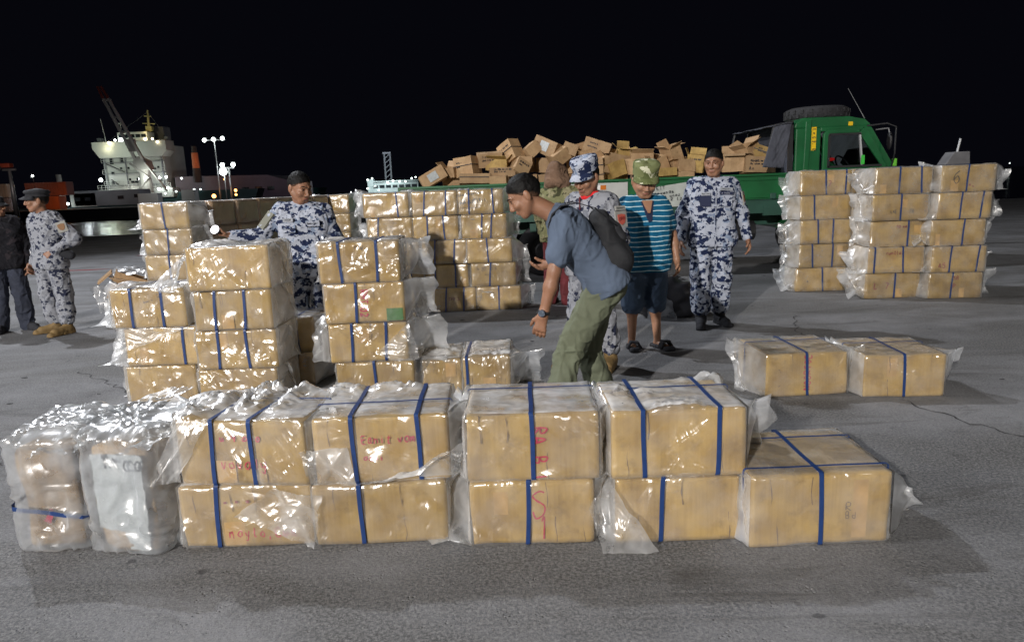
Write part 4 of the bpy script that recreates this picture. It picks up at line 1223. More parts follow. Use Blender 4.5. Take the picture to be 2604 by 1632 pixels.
# ------------------------------------------------------------------ two upright bagged parcels at the left
def parcel(label, cx, yf, rz, size, seed, straps=(), white=False):
    Wd, Dp, Ht = size
    c, s = math.cos(rz), math.sin(rz)
    root = thing('bagged_parcel', label, 'parcel', (cx - s * Dp / 2, yf + c * Dp / 2, 0), rz, 'upright parcels in loose bags')
    P, N, F = shell(Wd, Dp, Ht, 0.03, -0.004, 0.03)
    P = P + N * (vnoise(P * 5, seed) * 0.024 - 0.012 * (P[:, 2] / Ht))[:, None]
    P[:, 2] = np.maximum(P[:, 2], 0.001)
    put('carton', mesh('carton', P, F, M['card_shaded'], True), root)
    P, N, F = shell(Wd, Dp, Ht + 0.01, 0.03, 0.008, 0.011, bottom=False)
    dirs = [(0.2, 0.1, 1), (-0.5, 0.2, 1), (0.7, 0.1, 0.7), (1, 0.3, 0.1)]
    a = folds(P, seed, dirs, 9, 1.6, 1.2) * 0.034 + folds(P, seed + 3, dirs, 18, 2.5, 1.2) * 0.004 + np.clip(vnoise(P * 6, seed + 9), 0, 1) * 0.02
    a = a * np.where(N[:, 2] > 0.5, 1.8, 1.0)
    P = P + N * a[:, None]
    P[:, 2] = np.maximum(P[:, 2], 0.004)
    Vs, Fs, n = [P], [F], len(P)
    for k, (cs, am) in enumerate([
        (((-Wd * .55, -Dp * .5, Ht * .9), (Wd * .5, -Dp * .5, Ht * .95), (Wd * .62, Dp * .2, Ht * 1.08), (-Wd * .3, Dp * .1, Ht * 1.06)), 0.04),
        (((-Wd * .5, Dp * .1, Ht * 1.02), (Wd * .5, -Dp * .1, Ht * 1.06), (Wd * .9, Dp * .6, Ht * 1.08), (0.0, Dp * .7, Ht * 1.02)), 0.04),
        (((Wd * .1, Dp * .3, Ht * 1.03), (Wd * .9, Dp * .4, Ht * 1.05), (Wd * 1.5, Dp * .9, Ht * 1.17), (Wd * .9, Dp * 1.0, Ht * 1.15)), 0.03),
        (((Wd * .48, -Dp * .5, 0.01), (Wd * .8, -Dp * .2, 0.01), (Wd * .62, -Dp * .1, Ht * .5), (Wd * .55, -Dp * .5, Ht * .6)), 0.03)]):
        if white and k == 2:
            continue
        v, f = sheet(cs, 26, 20, seed + 30 + k, am)
        v[:, 2] = np.maximum(v[:, 2], 0.005)
        Vs.append(v); Fs.append(f + n); n += len(v)
    put('plastic_bag', mesh('plastic_bag', np.concatenate(Vs), np.concatenate(Fs), M['film_bag'], True), root)
    if white:
        v, f = sheet(((-Wd * .42, -Dp / 2 - .012, Ht * .22), (Wd * .40, -Dp / 2 - .012, Ht * .16), (Wd * .42, -Dp / 2 - .012, Ht * .93), (-Wd * .4, -Dp / 2 - .012, Ht * .93)), 30, 40, seed + 77, 0.014)
        put('white_sheet', mesh('white_sheet', v, f, M['white_sheet'], True), root)
        v, f = sheet(((Wd * .05, -Dp / 2 - .014, Ht * .03), (Wd * .38, -Dp / 2 - .014, Ht * .03), (Wd * .40, -Dp / 2 - .014, Ht * .2), (Wd * .0, -Dp / 2 - .014, Ht * .2)), 20, 20, seed + 78, 0.012)
        put('white_sheet', mesh('white_sheet', v, f, M['white_sheet'], True), root)
        o = writing(root, (Wd, Dp + 0.055, Ht), 'front', (-0.06, Ht * 0.80), '1"ca', 0.06, 0.011, M['black_ink'], seed)
    for z0, z1 in straps:
        path = [(-Wd / 2 - .03, Dp * .3, z0 + .02), (-Wd / 2 - .034, -Dp * .2, z0 + .01), (-Wd / 2 - .028, -Dp / 2 - .012, z0)]
        path += [((-Wd / 2 - .012) + (Wd + .024) * i / 8, -Dp / 2 - .034 - 0.003 * math.sin(i * 1.3), z0 + (z1 - z0) * i / 8) for i in range(9)]
        path += [(Wd / 2 + .028, -Dp / 2 - .012, z1), (Wd / 2 + .034, -Dp * .2, z1 + .01), (Wd / 2 + .03, Dp * .3, z1 + .02)]
        v = [p for q in path for p in (q, (q[0], q[1], q[2] + .02))]
        put('strap', mesh('strap', v, [(2 * i, 2 * i + 2, 2 * i + 3, 2 * i + 1) for i in range(len(path) - 1)], M['strap']), root)
    return root
p1 = parcel('upright brown parcel in a clear bag with one slanting blue strap', -2.04, 2.86, 0.0, (0.27, 0.42, 0.47), 61, ((0.20, 0.15),))
writing(p1, (0.27, 0.42, 0.47), 'front', (-0.05, 0.14), '1', 0.06, 0.03, M['red_ink'], 2, rot=-0.6)
parcel('upright bagged parcel with crumpled white sheet and black scrawl', -1.70, 2.82, -0.20, (0.30, 0.40, 0.48), 71, (), True)
# ------------------------------------------------------------------ two cartons on their own at the right
GL_ = 'pair of cartons standing apart at the right'
d = (0.575, 0.52, 0.30)
L1 = carton('wrapped carton with red vertical capitals beside its strap, left one of the separate pair', 2.005, 4.62, 0, 0.05, d, (0.0,), (0.10,), group=GL_, seed=10, hi=True, milky=False, ends=((0.08, 0.03), (0.07, 0.05)), amp=0.008, top_amp=0.5)
writing(L1, d, 'front', (0.022, 0.04), 'NOORTGE', 0.042, 0.007, M['red_ink'], 20, rot=1.57, aspect=0.78)
writing(L1, d, 'front', (-0.21, 0.15), '"', 0.05, 0.006, M['brown_ink'], 21)
writing(L1, d, 'front', (-0.21, 0.06), '-', 0.05, 0.008, M['brown_ink'], 22)
writing(L1, d, 'top', (-0.20, -0.08), 'T2', 0.06, 0.007, M['brown_ink'], 23)
writing(L1, d, 'top', (0.06, -0.12), 'MIIIIM', 0.035, 0.010, M['brown_ink'], 24)
d = (0.53, 0.52, 0.29)
L2 = carton('wrapped carton with glossy bag and one blue strap, right one of the separate pair', 2.61, 4.51, 0, -0.06, d, (0.0,), (0.08,), group=GL_, seed=11, hi=True, milky=False, ends=((0.06, 0.03), (0.09, 0.03)), amp=0.010, top_amp=0.4)
writing(L2, d, 'top', (-0.17, -0.08), 's-6', 0.06, 0.007, M['strap_dark'], 25)

# ------------------------------------------------------------------ stacks of the middle row
ROWN = {2: ('bottom layer', 'top layer'), 3: ('bottom layer', 'middle layer', 'top layer'), 4: ('bottom layer', 'second layer up', 'third layer up', 'top layer'),
        5: ('bottom layer', 'second layer up', 'middle layer', 'fourth layer up', 'top layer')}
rs = random.Random(77)
def strap_words(st):
    return {0: 'no strap', 1: 'one blue strap', 2: 'two blue straps'}[len(st)]

# left block beside the standing man: left column of three, right column of four, three behind
GF = 'block of cartons in front of the man with the torch'
F = {}
for k, (st, look) in enumerate([((), 'sagging open-seamed'), ((0.16,), 'half unwrapped'), ((-0.12, 0.10), 'milky wrapped')]):
    F['l', k] = carton('%s carton, %s, %s, left column before the torch man' % (look, strap_words(st), ROWN[3][k]), -2.60 + (0.03 if k == 1 else -0.02), 5.04 - 0.02 * k, 0.002 + k * 0.288, 0.02 * (k - 1), (0.53, 0.45, 0.283), st, (), group=GF, seed=20 + k, hi=True,
                       ends=((0.12, 0.08), (0.07, 0.08)) if k else ((0.08, 0.05), (0.02, 0.02)), amp=0.014,
                       sheets=() if k != 1 else ((((-0.28, -0.235, 0.29), (0.22, -0.24, 0.29), (-0.02, -0.27, 0.20), (-0.33, -0.29, 0.10)), 0.03, 0.0),))
writing(F['l', 2], (0.53, 0.45, 0.283), 'front', (-0.03, 0.20), '_."', 0.05, 0.012, M['brown_ink'], 31)
for k, (st, look, W_, x) in enumerate([((), 'partly hidden', 0.60, -1.975), ((-0.13, 0.08), 'evenly wrapped', 0.60, -1.955), ((-0.13, 0.08), 'shiny wrapped', 0.58, -1.945), ((), 'deeply wrinkled strapless', 0.60, -1.94)]):
    F['r', k] = carton('%s carton, %s, %s, right column before the torch man' % (look, strap_words(st), ROWN[4][k]) if st else '%s carton, %s, right column before the torch man' % (look, ROWN[4][k]), x, 4.86 - 0.015 * k, 0.002 + k * 0.284, -0.03 + 0.02 * (k % 2), (W_ - 0.03, 0.45, 0.28 if k < 3 else 0.30), st, (), group=GF, seed=26 + k, hi=True,
                       ends=((0.03, 0.02), (0.03, 0.02)), amp=0.013 if k < 3 else 0.022,
                       sheets=() if k < 3 else ((((-0.31, -0.1, 0.29), (-0.31, -0.22, 0.22), (-0.42, -0.26, -0.13), (-0.62, -0.1, 0.02)), 0.03, 0.0), (((-0.40, -0.24, -0.10), (-0.30, -0.26, -0.28), (-0.44, -0.24, -0.30), (-0.5, -0.22, -0.12)), 0.03, 0.0)))
for k in range(2):
    carton('unlit carton, %s, rear column close before the torch man' % ROWN[2][k], -1.86 + 0.03 * k, 5.36, 0.002 + k * 0.278, -0.05, (0.58, 0.42, 0.272), (0.16,), (), group=GF, seed=33 + k)
# middle column
GG = 'four high column of cartons left of the bending man'
Gd = {}
for k, (st, look, x, rz) in enumerate([((0.0,), 'half hidden wrapped', -1.00, 0.0), ((-0.12, 0.12), 'loosely bagged', -1.03, 0.05), ((-0.06,), 'wrapped carton printed red with green patch:', -1.035, 0.04), ((-0.13, 0.12), 'smooth faced wrapped', -1.05, 0.05)]):
    lab = ('%s carton, %s, %s, column beside the bending man' % (look, strap_words(st), ROWN[4][k])) if k != 2 else 'wrapped carton with red vertical print and a green patch in its lower right corner'
    Gd[k] = carton(lab, x, 4.90 - (0.02 if k > 1 else 0), 0.002 + k * 0.287, rz, (0.56, 0.47, 0.283), st, (), group=GG, seed=40 + k, hi=True,
                   ends=((0.02, 0.02), (0.11, 0.10)) if k != 1 else ((0.08, 0.06), (0.14, 0.12)), amp=0.013,
                   sheets=() if k not in (1, 2) else (((((0.05, -0.25, 0.06), (0.30, -0.28, -0.06), (0.36, -0.25, 0.02), (0.29, -0.24, 0.27)), 0.03, 0.0),) if k == 1 else ((((0.29, -0.15, 0.27), (0.29, -0.2, 0.02), (0.42, -0.1, -0.08), (0.45, 0.1, 0.14)), 0.03, 0.0),)))
d = (0.56, 0.47, 0.283)
writing(Gd[2], d, 'front', (-0.025, 0.24), 'RMT', 0.045, 0.009, M['red_ink'], 41, rot=-1.57, aspect=0.7)
writing(Gd[2], d, 'front', (-0.03, 0.115), '02', 0.05, 0.010, M['red_ink'], 42, rot=-1.57, aspect=0.7)
patch(Gd[2], d, 'front', 0.15, 0.265, 0.012, 0.10, M['green_ink'], 'green_patch')
writing(Gd[3], d, 'front', (-0.03, 0.235), 'rw', 0.04, 0.008, M['brown_ink'], 43)
carton('narrow low carton without strap on the ground right of the four high column', -0.53, 4.97, 0, 0.02, (0.29, 0.50, 0.27), (), (), group='two low cartons beside the four high column', seed=47, hi=True, ends=((0.03, 0.02), (0.01, 0.01)), amp=0.014, top_amp=1.6)
carton('low carton with one blue strap and wide bag end, beside the bending man', -0.20, 4.93, 0, -0.02, (0.35, 0.50, 0.285), (-0.14,), (), group='two low cartons beside the four high column', seed=48, hi=True, ends=((0.01, 0.01), (0.13, 0.09)), amp=0.013, top_amp=1.4)

# five high stack in the middle distance
GJ = 'five high stack of cartons behind the bending man'
JX = ['left column', 'middle column', 'right column']
ord_w = {1: 'one strap', 2: 'two straps', 0: 'no strap'}
JS = [[(0.1,), (-0.1, 0.12), (0.0,)], [(-0.13, 0.12), (-0.12, 0.12), (-0.05,)], [(-0.15,), (-0.12, 0.11), (-0.02,)], [(-0.15,), (-0.1, 0.1), (-0.03, 0.08)], [(0.14,), (-0.13, 0.13), (-0.14, 0.15)]]
for r_ in range(5):
    for c_ in range(3):
        st = JS[r_][c_]
        x = -1.36 + c_ * 0.56 + rs.uniform(-0.015, 0.015) + (0.05 if r_ < 3 else 0) - 0.02 * r_ + (0.04 if r_ == 0 else 0)
        o = carton('wrapped carton, %s, %s, %s, stack behind the bending man' % (strap_words(st), ROWN[5][r_], JX[c_]), x, 8.46 + rs.uniform(-0.02, 0.02), 0.002 + r_ * 0.292, rs.uniform(-0.03, 0.03), (0.545, 0.45, 0.288), st, (), group=GJ, seed=50 + r_ * 3 + c_)
        d = (0.545, 0.45, 0.288)
        if (r_, c_) == (4, 2):
            writing(o, d, 'front', (-0.26, 0.215), 'cnoosingniinnm', 0.024, 0.006, M['black_ink'], 51, rot=0.1)
            writing(o, d, 'front', (-0.25, 0.12), 'auK-szKitij', 0.042, 0.008, M['black_ink'], 52, rot=0.12, aspect=0.62)
            writing(o, d, 'front', (-0.24, 0.08), '___', 0.09, 0.005, M['black_ink'], 53, rot=0.08)
        if (r_, c_) == (1, 2):
            writing(o, d, 'front', (-0.2, 0.20), 'a 20XX2 8', 0.036, 0.007, M['brown_ink'], 54, aspect=0.7)
            writing(o, d, 'front', (-0.11, 0.14), 'ooonnn', 0.02, 0.004, M['brown_ink'], 55)
        if (r_, c_) == (0, 1):
            writing(o, d, 'front', (-0.06, 0.14), 'SPR S', 0.035, 0.007, M['maroon_ink'], 56, aspect=0.7)
        if (r_, c_) == (3, 0):
            writing(o, d, 'front', (0.02, 0.10), 'zny', 0.06, 0.005, M['brown_ink'], 57, rot=1.3)
        if (r_, c_) == (0, 2):
            writing(o, d, 'front', (-0.08, 0.17), 'z', 0.04, 0.006, M['brown_ink'], 58)

# five high stack at the right
GK = 'five high stack of cartons at the right before the truck cab'
KS = {0: [(0.02,), (-0.15, 0.1), (-0.1, 0.08), (-0.14,), (0.0, 0.24)], 1: [(0.0,), (0.05,), (-0.05,), (0.1,), (0.1,)], 2: [(0.02,), (-0.25, 0.08), (0.1,), (0.0,), (-0.05, 0.2)], 3: [(-0.05,), (-0.1, 0.2), (0.05,), (-0.05, 0.18), (-0.02,)]}
KC = [('set back left column', 4.01, 8.90), ('half hidden second column', 4.62, 8.93), ('front middle column', 4.52, 8.20), ('right column', 5.16, 8.06)]
for c_ in range(4):
    for r_ in range(5):
        st = KS[c_][r_]
        x = KC[c_][1] + rs.uniform(-0.02, 0.02) + (0.018 * r_ if c_ > 1 else 0)
        d = (0.64, 0.45, 0.30) if c_ in (0, 2) else (0.60, 0.45, 0.30)
        o = carton('carton, %s, %s, %s, stack before truck cab' % (strap_words(st), ROWN[5][r_], KC[c_][0]), x, KC[c_][2] + rs.uniform(-0.02, 0.02), 0.002 + r_ * 0.306, (-0.02 if c_ < 2 else -0.06) + rs.uniform(-0.03, 0.03), d, st, (), group=GK, seed=70 + r_ * 4 + c_)
        T = {(3, 4): [('6', -0.18, 0.10, 0.14, 0.008, 'black_ink'), ('-,', 0.0, 0.06, 0.05, 0.02, 'maroon_ink')], (2, 3): [('ILAE', -0.14, 0.09, 0.03, 0.006, 'black_ink'), ('76', 0.10, 0.09, 0.035, 0.006, 'black_ink')],
             (2, 2): [('50 mm', -0.03, 0.22, 0.03, 0.008, 'maroon_ink')], (2, 1): [('runOla2', -0.12, 0.22, 0.035, 0.008, 'maroon_ink')], (3, 0): [('SB', -0.03, 0.22, 0.04, 0.008, 'maroon_ink'), ('P', -0.03, 0.12, 0.05, 0.01, 'maroon_ink')],
             (2, 0): [('L  7', -0.22, 0.12, 0.06, 0.012, 'maroon_ink')], (3, 1): [('A5', -0.22, 0.06, 0.05, 0.009, 'maroon_ink')], (0, 4): [('7 ,', 0.02, 0.10, 0.06, 0.012, 'maroon_ink')], (0, 2): [('k', 0.2, 0.08, 0.04, 0.01, 'black_ink')], (0, 0): [('m', -0.18, 0.12, 0.03, 0.008, 'brown_ink')]}
        for (tx, ux, vz, hh, pn, mk) in T.get((c_, r_), []):
            writing(o, d, 'front', (ux, vz), tx, hh, pn, M[mk], r_ * 9 + c_, aspect=0.75)

# long wall of cartons at the left, running away from the camera
GI = 'long wall of cartons behind the man with the torch'
ca, sa = math.cos(-0.23), math.sin(-0.23)
nth = ['nearest', 'second', 'third', 'fourth', 'fifth', 'sixth', 'seventh', 'eighth', 'ninth']
for i in range(8):
    for r_ in range(5):
        yy = i * 0.475
        x = -3.83 - sa * yy + rs.uniform(-0.015, 0.015)
        y = 7.92 + ca * yy
        near = i in (0, 7)
        if i == 7:
            x += 0.30
        st = (0.0,) if i == 0 else (-0.05,) if near else ()
        lab = ('lit wrapped carton with one blue strap, %s end of the long wall, %s' % ('near' if i == 0 else 'far', ROWN[5][r_])) if near else 'shaded brown carton, %s from the near end, %s of the long wall' % (nth[i], ROWN[5][r_])
        carton(lab, x, y, 0.002 + r_ * 0.289, -0.23 if not near else -0.03, (0.55, 0.455, 0.286), st, (), film='loose' if near else 'tight', card='card' if near else 'card2', group=GI, seed=90 + i * 5 + r_, tapes=near)

# torn carton lying on a small wrapped one at the left
d = (0.34, 0.34, 0.16)
carton('small low wrapped carton beneath the torn brown carton at the left', -4.72, 8.50, 0, 0.2, d, (0.05,), (), seed=98)
tc = thing('torn_carton', 'torn open brown carton lying tilted on a small wrapped one', 'carton', (-4.65, 8.68, 0.17), 0.5)
tb = MB()
Mr = Matrix.Rotation(0.42, 4, 'Y')
tb.box((0, 0, 0.19), (0.60, 0.42, 0.012), Mr)
for c, s_ in (((0.0, -0.21, 0.02), (0.62, 0.012, 0.34)), ((0.0, 0.21, 0.02), (0.62, 0.012, 0.34)), ((-0.3, 0, 0.02), (0.012, 0.42, 0.34)), ((0.3, 0, 0.02), (0.012, 0.42, 0.34))):
    q = Mr @ Vector(c)
    tb.box((q.x, q.y, q.z + 0.19), s_, Mr)
tb.obj('carton', M['card2'], tc)
for (c, s_, ang) in (((-0.33, -0.05, 0.42), (0.02, 0.40, 0.2), 0.9), ((0.0, -0.28, 0.34), (0.58, 0.16, 0.01), 0.3)):
    MB().box((0, 0, 0), s_, Matrix.Rotation(ang, 4, 'Y')).obj('flap', M['card2'], tc).location = c
v, f = sheet(((-0.3, -0.2, 0.42), (0.42, -0.2, 0.40), (0.45, 0.25, 0.45), (-0.2, 0.25, 0.50)), 20, 16, 41, 0.05)
put('plastic_film', mesh('plastic_film', v, f, M['film_loose'], True), tc)
v, f = sheet(((-0.42, -0.2, 0.0), (-0.3, -0.25, 0.05), (-0.3, -0.15, 0.34), (-0.5, -0.05, 0.30)), 16, 16, 42, 0.05)
put('plastic_film', mesh('plastic_film', v, f, M['film_loose'], True), tc)

# ================================================================== THE GREEN TRUCK
TX, TY = 0.0, 12.4
truck = thing('flatbed_truck', 'green flatbed truck heaped with cartons, spare tyre on its cab roof', 'truck', (TX, TY, 0))
M['green'] = simple('green_truck_paint', (0.008, 0.105, 0.032), 0.42, var=0.25, scale=2.5, coat=0.35, bump=0.08, bscale=6)
M['green_d'] = simple('dark_green_frame', (0.02, 0.07, 0.05), 0.5, var=0.2, scale=3)
M['rubber'] = simple('rubber', (0.022, 0.022, 0.025), 0.85, var=0.2, scale=20, bump=0.4, bscale=60)
M['black'] = simple('black_metal', (0.018, 0.018, 0.02), 0.5, var=0.2)
M['tarp'] = simple('dark_tarpaulin', (0.06, 0.065, 0.085), 0.8, var=0.2, scale=8, bump=0.5, bscale=12)
M['yellow'] = simple('yellow_sticker', (0.80, 0.52, 0.01), 0.5, var=0.05)
def glass_mat(name, tint=(0.35, 0.40, 0.40)):
    m = bpy.data.materials.new(name); m.use_nodes = True
    nt = m.node_tree; n = nt.nodes; l = nt.links; n.clear()
    o = n.new('ShaderNodeOutputMaterial'); mx = n.new('ShaderNodeMixShader')
    t = n.new('ShaderNodeBsdfTransparent'); t.inputs[0].default_value = (*tint, 1)
    g_ = n.new('ShaderNodeBsdfGlossy'); g_.inputs['Roughness'].default_value = 0.03
    f = n.new('ShaderNodeFresnel'); f.inputs[0].default_value = 1.5
    l.new(f.outputs[0], mx.inputs[0]); l.new(t.outputs[0], mx.inputs[1]); l.new(g_.outputs[0], mx.inputs[2]); l.new(mx.outputs[0], o.inputs[0])
    return m
M['glass'] = glass_mat('cab_glass')
NY = -1.0     # near side, local
c = MB()
for y in (-0.4, 0.4):
    c.box((2.0, y, 0.78), (8.4, 0.1, 0.2))
for x in (-1.2, 0.4, 2.0, 3.6):
    c.box((x, 0, 0.80), (0.1, 1.9, 0.14))
c.box((1.4, NY + 0.02, 0.98), (6.2, 0.10, 0.16))
c.obj('chassis', M['green_d'], truck)
MB().box((1.4, 0, 1.08), (6.2, 2.0, 0.06)).obj('bed_floor', M['green_d'], truck)
MB().box((3.0, NY + 0.3, 0.62), (0.9, 0.5, 0.36)).obj('battery_box', M['black'], truck, bevel=0.02)
MB().tube([(4.1, NY + 0.4, 0.6), (3.6, NY + 0.4, 0.6)], 0.16, 12).obj('air_tank', M['black'], truck)
MB().box((4.32, NY - 0.01, 0.93), (0.42, 0.06, 0.14)).obj('bracket', M['green_d'], truck)
for (y, nm) in ((NY - 0.03, 'n'), (1.0, 'f')):
    for k in range(2):
        x0, x1 = (-1.7, 1.36) if k == 0 else (1.40, 4.49)
        sp = MB().box(((x0 + x1) / 2, y, 1.32), (x1 - x0, 0.045, 0.40)).obj('side_panel', M['green'], truck, bevel=0.006)
        if nm == 'n':
            rbm = MB()
            rbm.box(((x0 + x1) / 2, y - 0.034, 1.505), (x1 - x0, 0.05, 0.035))
            rbm.box(((x0 + x1) / 2, y - 0.030, 1.43), (x1 - x0 - 0.2, 0.022, 0.022))
            rbm.box(((x0 + x1) / 2, y - 0.030, 1.16), (x1 - x0, 0.030, 0.03))
            rbm.obj('rib', M['green'], sp, bevel=0.004)
            for hx in (x0 + 0.25, x1 - 0.25):
                put('latch', MB().box((hx, y - 0.05, 1.17), (0.09, 0.03, 0.09)).me('latch', M['green_d'], bevel=0.01), sp)
MB().box((-1.72, 0, 1.32), (0.05, 2.0, 0.40)).obj('tailgate', M['green'], truck, bevel=0.006)
for x in (-0.7, 0.55, 5.45):
    for y in (NY + 0.22, 0.78):
        Mx = Matrix.Translation((x, y, 0.42)) @ Matrix.Rotation(math.pi / 2, 4, 'X')
        wl = MB().lathe([(0.24, -0.13), (0.38, -0.13), (0.42, -0.09), (0.42, 0.09), (0.38, 0.13), (0.24, 0.13)], Mx, 28, True).obj('wheel', M['rubber'], truck, True)
        MB().lathe([(0.0, 0.06), (0.10, 0.08), (0.20, 0.04), (0.245, 0.12), (0.245, -0.12), (0.0, -0.05)], Mx, 20).obj('rim', M['black'], wl)
# cab shell
cb = MB()
T_ = 0.06
prof_roof = [(4.58, 2.20), (4.60, 2.28), (4.72, 2.36), (5.45, 2.36), (5.70, 2.31), (5.80, 2.22), (5.72, 2.20), (4.70, 2.20)]
cb.prism(prof_roof, 1, NY + 0.02, 1.0 - 0.02)
for y0 in (NY, 1.0 - T_):
    cb.prism([(4.60, 0.62), (5.00, 0.62), (5.00, 2.20), (4.60, 2.20)], 1, y0, y0 + T_)
    cb.prism([(4.99, 2.135), (5.70, 2.135), (5.70, 2.21), (4.99, 2.21)], 1, y0, y0 + T_)
    cb.prism([(5.62, 2.20), (5.78, 2.22), (6.16, 1.62), (6.20, 1.10), (6.02, 1.10), (6.04, 1.60)], 1, y0, y0 + T_)
cb.box((4.63, 0, 1.15), (0.05, 1.9, 1.1))
cb.box((4.63, 0, 2.12), (0.05, 1.9, 0.2))
cb.prism([(6.02, 0.50), (6.24, 0.50), (6.24, 1.10), (6.16, 1.58), (6.06, 1.58)], 1, NY + 0.05, 0.95)
cb.box((5.3, 0, 0.72), (1.5, 1.86, 0.08))
cab = cb.obj('cab', M['green'], truck, bevel=0.022)
MB().prism([(4.74, 2.30), (4.84, 2.34), (4.80, 1.3), (4.72, 1.3)], 1, NY - 0.03, NY - 0.001).obj('corner_moulding', M['green'], cab, bevel=0.015)
dr = MB()
dr.prism([(5.03, 0.70), (6.02, 0.70), (6.05, 1.58), (5.03, 1.58)], 1, NY - 0.035, NY + 0.02)
dr.prism([(5.03, 1.57), (5.12, 1.57), (5.12, 2.06), (5.16, 2.10), (5.60, 2.10), (5.60, 2.17), (5.10, 2.17), (5.03, 2.10)], 1, NY - 0.035, NY + 0.02)
dr.prism([(5.59, 2.10), (5.66, 2.17), (5.70, 2.17), (6.07, 1.57), (5.98, 1.57)], 1, NY - 0.035, NY + 0.02)
door = dr.obj('door', M['green'], truck, bevel=0.012)
wf = MB()
wf.box((5.115, NY - 0.045, 1.83), (0.03, 0.03, 0.5)); wf.box((5.36, NY - 0.045, 2.085), (0.5, 0.03, 0.03)); wf.box((5.53, NY - 0.045, 1.585), (0.86, 0.03, 0.03))
wf.obj('window_seal', M['black'], door)
MB().tube([(5.60, NY - 0.03, 2.10), (5.66, NY - 0.03, 1.60)], 0.022, 6).obj('window_bar', M['steel'], door)
MB().box((5.66, NY - 0.05, 1.68), (0.05, 0.02, 0.14)).obj('window_tag', simple('bright_green_tag', (0.05, 0.5, 0.06), 0.4), door)
put('window_glass', mesh('window_glass', [(5.12, NY + 0.0, 1.58), (6.0, NY, 1.58), (5.64, NY, 2.12), (5.12, NY, 2.12)], [(0, 1, 2, 3)], M['glass']), door)
MB().box((5.12, NY - 0.05, 1.50), (0.14, 0.03, 0.05)).obj('handle', M['black'], door, bevel=0.008)
put('windshield', mesh('windshield', [(6.10, NY + 0.08, 1.60), (6.10, 0.92, 1.60), (5.74, 0.92, 2.20), (5.74, NY + 0.08, 2.20)], [(0, 1, 2, 3)], M['glass']), truck)
put('rear_window', mesh('rear_window', [(4.66, NY + 0.1, 1.7), (4.66, 0.9, 1.7), (4.66, 0.9, 2.02), (4.66, NY + 0.1, 2.02)], [(0, 1, 2, 3)], M['glass']), truck)
for y in (-0.5, 0.45):
    s1 = MB().box((5.05, y, 1.02), (0.5, 0.6, 0.14)).box((4.86, y, 1.45), (0.12, 0.55, 0.75)).box((4.86, y, 1.86), (0.10, 0.3, 0.16)).obj('seat', simple('seat_cloth', (0.10, 0.09, 0.10), 0.8), truck, bevel=0.04)
MB().box((5.86, 0, 1.40), (0.3, 1.8, 0.3)).obj('dashboard', M['black'], truck, bevel=0.04)
Mx = Matrix.Translation((5.62, -0.5, 1.58)) @ Matrix.Rotation(R_(60), 4, 'Y')
MB().lathe([(0.21 + 0.014 * math.cos(a), 0.014 * math.sin(a)) for a in [k * math.pi / 3 for k in range(6)]], Mx, 24, True).obj('steering_wheel', M['black'], truck, True)
MB().ball((5.55, -0.1, 1.72), (0.12, 0.10, 0.03), 10).obj('dash_light', emis('red_dash_light', (1.0, 0.03, 0.03), 0.6), truck, True)
st = MB().box((4.885, NY - 0.004, 2.03), (0.075, 0.006, 0.36)).obj('sticker', M['yellow'], cab)
v, f = [], []
for q in lettering('G e G 8.  R', 0.05, 0.008, 7, 0.62, rot=-1.57):
    n_ = len(v); v += [(4.865 + a, NY - 0.009, 2.19 + b) for a, b in q]; f.append(tuple(range(n_, n_ + 4)))
put('lettering', mesh('lettering', v, f, M['black_ink']), st)
MB().box((5.47, NY + 0.018, 2.245), (0.07, 0.006, 0.06)).obj('sticker', M['yellow'], cab)
MB().box((6.18, NY - 0.02, 1.62), (0.06, 0.05, 0.12)).obj('marker_lamp', simple('indicator_lamp', (0.15, 0.5, 0.05), 0.3), cab, bevel=0.01)
mr = MB()
mr.tube([(5.72, NY, 2.20), (5.98, NY - 0.12, 2.22), (6.10, NY - 0.16, 2.16), (6.10, NY - 0.16, 1.75), (6.12, NY - 0.05, 1.55)], 0.013, 6)
mir = mr.obj('mirror_arm', M['black'], truck)
MB().ball((6.36, NY + 0.5, 1.98), (0.035, 0.07, 0.15), 14).obj('mirror', M['black'], truck, True)
MB().tube([(6.10, NY + 0.45, 2.16), (6.33, NY + 0.5, 2.18), (6.36, NY + 0.5, 2.08)], 0.012, 6).obj('mirror_arm', M['steel'], truck)
MB().tube([(5.70, NY + 0.05, 2.32), (5.40, NY + 0.02, 2.78)], [0.006, 0.003], 5).obj('antenna', M['steel'], truck)
# headboard and tarpaulin behind the cab
hd = MB()
for y in (NY + 0.03, 0.97):
    hd.box((4.53, y, 1.70), (0.06, 0.06, 1.2))
    hd.tube([(4.20, y, 1.95), (4.26, y, 2.24), (4.53, y, 2.30)], 0.022, 6)
hd.box((4.53, 0, 2.29), (0.06, 2.0, 0.06))
hd.obj('headboard_frame', M['black'], truck)
def tarp_sheet(name, corners, seed, amp):
    v, f = sheet(corners, 24, 24, seed, amp)
    o = put(name, mesh(name, v, f, M['tarp'], True), truck)
    m_ = o.modifiers.new('thick', 'SOLIDIFY'); m_.thickness = 0.008
    return o
tarp_sheet('tarpaulin', ((4.08, NY - 0.01, 1.62), (4.42, NY - 0.01, 1.60), (4.53, NY - 0.01, 2.28), (4.26, NY - 0.01, 2.24)), 3, 0.02)
tarp_sheet('tarpaulin', ((4.22, NY - 0.01, 2.25), (4.54, NY - 0.01, 2.29), (4.54, 0.98, 2.30), (4.22, 0.98, 2.26)), 4, 0.02)
tarp_sheet('tarpaulin', ((4.56, NY + 0.0, 1.2), (4.56, NY + 0.02, 2.3), (4.56, 0.9, 2.3), (4.56, 0.9, 1.2)), 6, 0.01)
